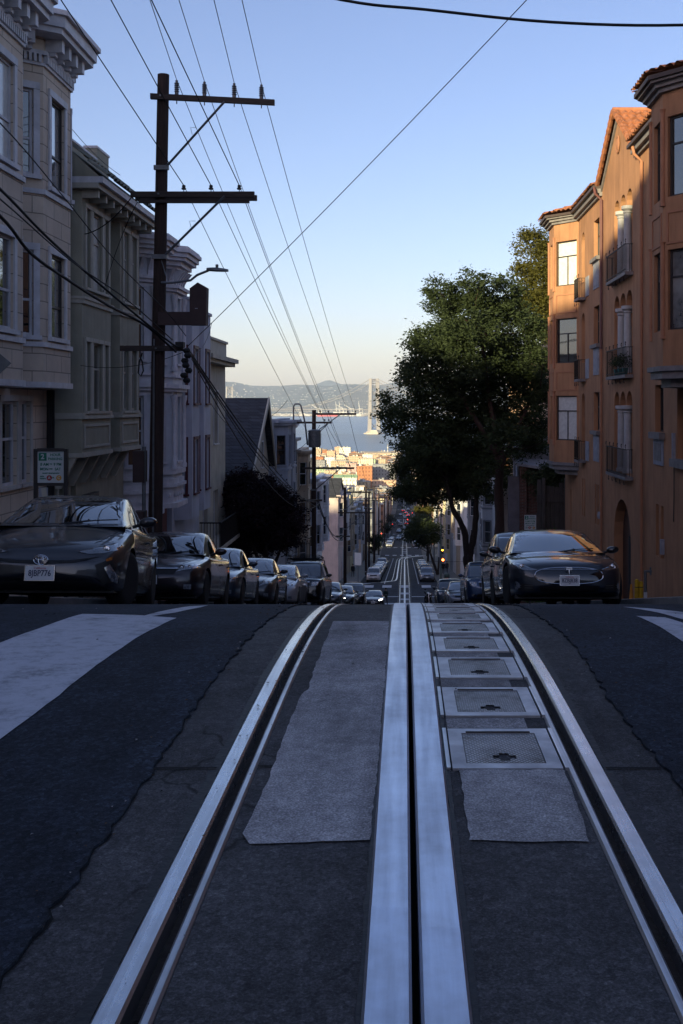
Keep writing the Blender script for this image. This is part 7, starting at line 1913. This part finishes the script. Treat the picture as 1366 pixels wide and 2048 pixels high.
# ------------------------------------------------------------------ blocks three to six and the sunlit city
gk = 'houses lining the lower blocks'
pal = [(whitew,'white'),(tanw,'tan'),(greyw,'grey'),(pinkw,'pink'),(yell,'yellow'),(peach,'peach'),(brownw,'brown'),(paleblue,'pale blue')]
def city_mat(name, c, wc, sx=2.6, sz=3.1):
    m, nt, b = _new(name); tc = nt.nodes.new('ShaderNodeTexCoord'); sp = nt.nodes.new('ShaderNodeSeparateXYZ'); nt.links.new(tc.outputs['Object'], sp.inputs[0])
    def M(op, a, b_=None):
        n = nt.nodes.new('ShaderNodeMath'); n.operation = op
        for i, v in enumerate((a, b_)):
            if v is None: continue
            if isinstance(v, (int,float)): n.inputs[i].default_value = v
            else: nt.links.new(v, n.inputs[i])
        return n.outputs[0]
    u = M('ADD', sp.outputs[0], sp.outputs[1]); fu = M('FRACT', M('DIVIDE', u, sx)); fz = M('FRACT', M('DIVIDE', sp.outputs[2], sz))
    w_ = M('MULTIPLY', M('MULTIPLY', M('GREATER_THAN', fu, .33), M('LESS_THAN', fu, .68)), M('MULTIPLY', M('GREATER_THAN', fz, .3), M('LESS_THAN', fz, .78)))
    ge = nt.nodes.new('ShaderNodeNewGeometry'); sn = nt.nodes.new('ShaderNodeSeparateXYZ'); nt.links.new(ge.outputs['Normal'], sn.inputs[0])
    w_ = M('MULTIPLY', w_, M('LESS_THAN', M('ABSOLUTE', sn.outputs[2]), .5))
    f = _noise(nt, tc.outputs['Object'], .3, 5); base = _ramp(nt, f, [(.3, mul(c,.8)), (.7, mul(c,1.1))])
    nt.links.new(_mix(nt, w_, base, wc), b.inputs['Base Color']); b.inputs['Roughness'].default_value = .85; return m
CM = {}
for n_, c in (('cream',(.62,.55,.42)),('tan',(.48,.37,.26)),('brick',(.40,.17,.08)),('white',(.72,.69,.63)),('peach',(.58,.38,.26)),('grey',(.26,.26,.27)),('pink',(.55,.36,.32)),('sage',(.34,.42,.28)),('brown',(.24,.14,.09))):
    CM[n_] = city_mat('city_'+n_, c, mul(c, .38))
CR = [mat('city_roof_grey',(.30,.28,.26),.95,.3,.3), mat('city_roof_tan',(.46,.38,.30),.95,.3,.3), mat('city_roof_rust',(.32,.15,.09),.95,.3,.3), mat('city_roof_dark',(.08,.075,.07),.95,.3,.3)]
def cbuild(x, y, w, d, h, cn, label, group, roof=None, pitched=False, seed=0):
    z = rz(y); e = empty('city_building', (x, y, z), label, 'building', group); r = random.Random(seed)
    mb = MB(); mb.box(-w/2,w/2,0,d,-4,h,CM[cn]); 
    mb.box(-w/2-.15,w/2+.15,-.15,.25,h+.001,h+.55,CM[cn]); mb.build('walls', e)
    m2 = MB(); rm = roof or r.choice(CR)
    if pitched:
        m2.hexa([(-w/2-.3,-.3,h),(w/2+.3,-.3,h),(w/2+.3,d+.3,h),(-w/2-.3,d+.3,h),(-w/2-.3,d/2-.1,h+2.4),(w/2+.3,d/2-.1,h+2.4),(w/2+.3,d/2+.1,h+2.4),(-w/2-.3,d/2+.1,h+2.4)], rm)
    else:
        m2.box(-w/2+.05,w/2-.05,.26,d-.05,h-.3,h+.05,rm)
        for _ in range(r.randint(2,5)):
            a = r.uniform(-w*.38,w*.2); b = r.uniform(1,d*.5); s = r.uniform(.8,2.4); m2.box(a,a+s,b,b+s,h+.06,h+r.uniform(.8,2.4),r.choice((CM['white'],CM['grey'],CM['tan'])))
    m2.build('roof', e); return e
gc = {}
def clabel(cn, zone): return {'near':f'{cn} flat-roofed building in the shaded blocks down the hill','mid':f'{cn} flat-roofed building in the sunlit middle district','far':f'{cn} flat-roofed building in the sunlit district by the water'}[zone]
names = ['cream','tan','brick','white','peach','peach','cream','grey','pink','white','brown','tan','brick','sage']
def zone_build(x, y, w, d, h, cn, zone, seed): return cbuild(x, y, w, d, h, cn, clabel(cn, zone), f'{cn} buildings, {zone} part of the city', seed=seed)
# rows lining the street beyond the second crossing
k = 0
for (a, b) in ((262,362),(392,512),(544,688),(712,998),(1020,1780)):
    for sd in (-1, 1):
        y = a
        while y < b-6:
            w = rng.uniform(11, 16) if y < 700 else rng.uniform(24, 40); w = min(w, b-y)
            h = rng.uniform(9.5, 14); cn = rng.choice(['cream','tan','white','peach','grey','pink','brown','brick'])
            deep = 14
            cbuild((-8.2-deep/2) if sd < 0 else (7.6+deep/2), y, deep, w-.3, h, cn, clabel(cn, 'near' if y < 520 else ('mid' if y < 1000 else 'far')), f'{cn} buildings, {"near" if y < 520 else ("mid" if y < 1000 else "far")} part of the city', seed=k); k += 1; y += w
# field of city blocks either side
y = 300.0
while y < 1790:
    x = -max(45, y*.088)
    xmax = max(30, y*.13)
    while x < xmax:
        w = rng.uniform(8, 16)*(1+y/3600) if (x < .02*y and y > 520) else rng.uniform(16, 34)*(1+y/2600)
        if not (-24 < x+w/2 < 23):
            h = rng.uniform(5, 16)+(rng.random() < .10)*7; cn = rng.choice(names); zone_build(x+w/2, y+rng.uniform(-4,4), w*.96, 12+y/120, h, cn, 'near' if y < 520 else ('mid' if y < 1000 else 'far'), k); k += 1
        x += w+rng.choice((0,0,0,8))
    y += (52 if y < 700 else 62) if y < 1100 else 78
print('city', k)
def at(px, d): return (px-809)/F*d
cbuild(at(729,880)-0, 880, at(745,880)-at(714,880), 16, (812-933)/F*880-rz(880), 'brick', 'sunlit orange brick building with four square windows in the city below', None, roof=CR[1], seed=5)
cbuild(at(768,905), 905, at(792,905)-at(746,905), 20, (812-930)/F*905-rz(905), 'grey', 'big blank grey building right of the orange brick one', None, roof=CR[0], seed=6)
cbuild(at(690,760), 760, at(714,760)-at(668,760), 18, (812-957)/F*760-rz(760), 'white', 'white-walled building with a pale green roof storey, city centre left', None, roof=mat('green_roof',(.32,.46,.26),.9,.25,.3), pitched=True, seed=7)
cbuild(at(768,800), 800, at(792,800)-at(744,800), 16, (812-962)/F*800-rz(800), 'peach', 'long peach building below the blank grey one', None, roof=CR[2], seed=8)
cbuild(at(764,1690), 1690, 66, 30, 11, 'tan', 'wide low tan-roofed pier shed at the waterfront', None, roof=CR[1], pitched=True, seed=9)
e = empty('antenna_mast', (at(775.5,1700),1700,rz(1700)), 'slim white mast standing on the waterfront', 'mast'); mb = MB(); mb.tube([(0,0,0),(0,0,26)], .8, 6, CM['white'], r1=.5); mb.tube([(-1.5,0,20),(1.5,0,20)], .3, 5, CM['white']); mb.build('mast', e)

# ------------------------------------------------------------------ bridge
BRG = mat('bridge_grey_paint', (.27,.255,.265), .6, .15, .01)
br = empty('suspension_bridge', (0,0,0), 'long grey suspension bridge crossing the hazy bay', 'bridge')
T1 = Vector((-98,3343)); T2 = Vector((-791,4700)); dirb = (T2-T1).normalized(); nb_ = Vector((dirb.y,-dirb.x)); zd = -12.0
def brp(s, n=0): return T1+dirb*s+nb_*n
def tower(c, ztop, name='tower', lw=13, half=16):
    mb = MB()
    for s in (-1, 1):
        a = c+nb_*s*half; b = c+nb_*s*(half*.80)
        for (q0, q1, z0, z1, w) in ((a,a+(b-a)*.5,-88,-12,lw),(a+(b-a)*.5,b,-12,ztop,lw*.8)):
            mb.hexa([(q0.x-w/2,q0.y-w/2,z0),(q0.x+w/2,q0.y-w/2,z0),(q0.x+w/2,q0.y+w/2,z0),(q0.x-w/2,q0.y+w/2,z0),(q1.x-w/2*.85,q1.y-w/2,z1),(q1.x+w/2*.85,q1.y-w/2,z1),(q1.x+w/2*.85,q1.y+w/2,z1),(q1.x-w/2*.85,q1.y+w/2,z1)], BRG)
    o = mb.build(name, br)
    mb = MB()
    def L3(s, z): q = c+nb_*s*(half*(1-.2*(z+88)/(ztop+88))); return (q.x,q.y,z)
    zs = [-80,-50,-22,8,30,52,ztop-16]
    for z0, z1 in zip(zs[:-1], zs[1:]):
        mb.tube([L3(-1,z0),L3(1,z1)], 1.1, 4, BRG); mb.tube([L3(1,z0),L3(-1,z1)], 1.1, 4, BRG)
    for z, r in ((ztop-15,1.8),(ztop-3,2.4),(ztop-8,1.2),(-20,2)): mb.tube([L3(-1,z),L3(1,z)], r, 4, BRG)
    mb.build('cross_bracing', o)
    mb = MB(); mb.lathe([(34,-92),(32,-86),(26,-85.8),(24,-82),(20,-81.8),(18,-77)], (c.x,c.y,0), n=6, m=mat('pier_concrete',(.48,.42,.34),.9,.2,.05)); mb.build('pier', o)
tower(T1, 88); tower(T2, 88, lw=8, half=16)
mb = MB(); S0, S1 = -1400, 2600
for z0, z1 in ((zd-1.2,zd+1.2),(zd-9,zd-7.5)):
    a, b = brp(S0), brp(S1); q = nb_*10
    mb.hexa([(a.x-q.x,a.y-q.y,z0),(a.x+q.x,a.y+q.y,z0),(b.x+q.x,b.y+q.y,z0),(b.x-q.x,b.y-q.y,z0),(a.x-q.x,a.y-q.y,z1),(a.x+q.x,a.y+q.y,z1),(b.x+q.x,b.y+q.y,z1),(b.x-q.x,b.y-q.y,z1)], BRG)
for n_ in (-10,10):
    i = 0; s = S0
    while s < S1:
        a, b = brp(s,n_), brp(s+12,n_); mb.tube([(a.x,a.y,zd-1.2 if i%2 else zd-7.5),(b.x,b.y,zd-7.5 if i%2 else zd-1.2)], .55, 4, BRG, cap=False); s += 12; i += 1
mb.build('deck', br)
def cz(s):
    if s >= 0: t = min(1, s/760); return 88+(zd+6-88)*(1-(1-t)**2)**1.0 if s < 760 else zd+4
    t = min(1, -s/760); return 88+(zd+6-88)*(1-(1-t)**2)
mc = MB(); ms_ = MB()
for n_ in (-11.5, 11.5):
    for lo_, hi_ in ((0,760),(-760,0)):
        pts = []
        for s in np.linspace(lo_, hi_, 30): q = brp(s, n_); pts.append((q.x,q.y,cz(s)))
        mc.tube(pts, .9, 5, BRG)
    for s in np.arange(-740, 745, 15.0):
        if abs(s) < 8: continue
        q = brp(s, n_); ms_.tube([(q.x,q.y,zd),(q.x,q.y,cz(s))], .30, 4, BRG, cap=False)
    for s0, s1 in ((1335,1525),(1525,1715)):
        pts = []
        for s in np.linspace(s0, s1, 12): q = brp(s, n_); t = abs(s-1523)/190; pts.append((q.x,q.y,88-60*(1-(1-t)**2)))
        mc.tube(pts, .9, 5, BRG)
mc.build('main_cable', br); ms_.build('suspenders', br)['kind'] = 'stuff'
# port cranes on the far shore
for i, px in enumerate((640,676,683,690,705,722)):
    d = 8950; x = at(px, d); e = empty('harbour_crane', (x,d,-88), f'white harbour crane on the far shore, {NTH[i]} from the left', 'crane', 'white harbour cranes'); mb = MB()
    for s in (-1,1): mb.tube([(s*14,0,0),(s*12,0,62)], 3.0, 4, CM['white'])
    mb.tube([(-16,0,32),(16,0,32)], 2.6, 4, CM['white']); mb.build('legs', e)
    mb = MB(); up = i in (0,3,4); mb.tube([(-30,0,62),(14,0,64),((-78 if i != 2 else -25),0,(100 if up else 122) if up or i == 2 else 66)][0:2], 2.6, 4, CM['white']); mb.tube([(-12,0,64),(-75 if up else (-22),0,100 if up else 128)], 2.6, 4, CM['white']); mb.build('boom', e)
e = empty('container_ship', (at(655,8850),8850,-90), 'red and white ship moored on the far shore', 'ship'); mb = MB(); mb.hexa([(-85,-10,-1),(80,-10,-1),(80,10,-1),(-85,10,-1),(-92,-12,16),(90,-12,16),(90,12,16),(-92,12,16)], mat('ship_red',(.45,.06,.05),.7,.2,.05)); mb.build('hull', e); mb = MB(); mb.box(50,72,-9,9,16.1,42,CM['white']); mb.box(-70,40,-9,9,16.1,30,mat('ship_containers',(.10,.28,.22),.8,.5,.04)); mb.build('superstructure', e)

# ------------------------------------------------------------------ air, light, camera
m = bpy.data.materials.new('haze_air'); m.use_nodes = True; nt = m.node_tree; nt.nodes.clear()
o_ = nt.nodes.new('ShaderNodeOutputMaterial'); v_ = nt.nodes.new('ShaderNodeVolumePrincipled'); nt.links.new(v_.outputs[0], o_.inputs['Volume'])
v_.inputs['Color'].default_value = (.66,.78,1,1); v_.inputs['Density'].default_value = HAZE; v_.inputs['Anisotropy'].default_value = -.05; v_.inputs['Density Attribute'].default_value = ''
mb = MB(); mb.box(-9500,9500,-700,17200,-112,520,m); hz = mb.build('haze'); tag(hz, 'thin pale haze lying over the bay and hills', 'haze', kind='stuff')
EL, AZ = SUN_EL, SUN_AZ
D = Vector((math.sin(R(AZ))*math.cos(R(EL)), math.cos(R(AZ))*math.cos(R(EL)), -math.sin(R(EL))))
L = bpy.data.lights.new('sun', 'SUN'); L.energy = SUN_E; L.angle = R(.5); L.color = (1.0,.89,.52)
lo = bpy.data.objects.new('sun', L); COL.objects.link(lo); lo.rotation_euler = D.to_track_quat('-Z','Y').to_euler(); lo.location = (-60,-100,60)
w = bpy.data.worlds.new('World'); sc.world = w; w.use_nodes = True; nt = w.node_tree
bg = nt.nodes['Background']; sk = nt.nodes.new('ShaderNodeTexSky'); sk.sky_type = 'NISHITA'; sk.sun_disc = False
sk.sun_elevation = R(EL); sk.sun_rotation = R(180+AZ); sk.altitude = 90; sk.air_density = AIR; sk.dust_density = DUST; sk.ozone_density = OZ
tn = nt.nodes.new('ShaderNodeMix'); tn.data_type = 'RGBA'; tn.blend_type = 'MULTIPLY'; tn.inputs[0].default_value = 1; tn.inputs[7].default_value = (*TINT, 1)
nt.links.new(sk.outputs[0], tn.inputs[6]); nt.links.new(tn.outputs[2], bg.inputs[0]); bg.inputs[1].default_value = SKY
cd = bpy.data.cameras.new('camera'); cam = bpy.data.objects.new('camera', cd); COL.objects.link(cam); sc.camera = cam
cd.sensor_fit = 'VERTICAL'; cd.sensor_height = 36; cd.lens = 36*F/2048; cd.shift_x = (683-809)/2048; cd.shift_y = -(1024-812)/2048
cd.clip_start = .05; cd.clip_end = 60000; cam.location = (0,0,0); cam.rotation_euler = (R(90),0,0)
vs = sc.view_settings; vs.view_transform = 'Standard'; vs.look = 'None'; vs.exposure = EXPO; vs.gamma = 1
sc.cycles.max_bounces = 6; sc.cycles.diffuse_bounces = 3; sc.cycles.glossy_bounces = 3; sc.cycles.volume_bounces = 1; sc.cycles.transmission_bounces = 2
sc.cycles.use_denoising = True
try: sc.cycles.sample_clamp_indirect = 6
except Exception: pass
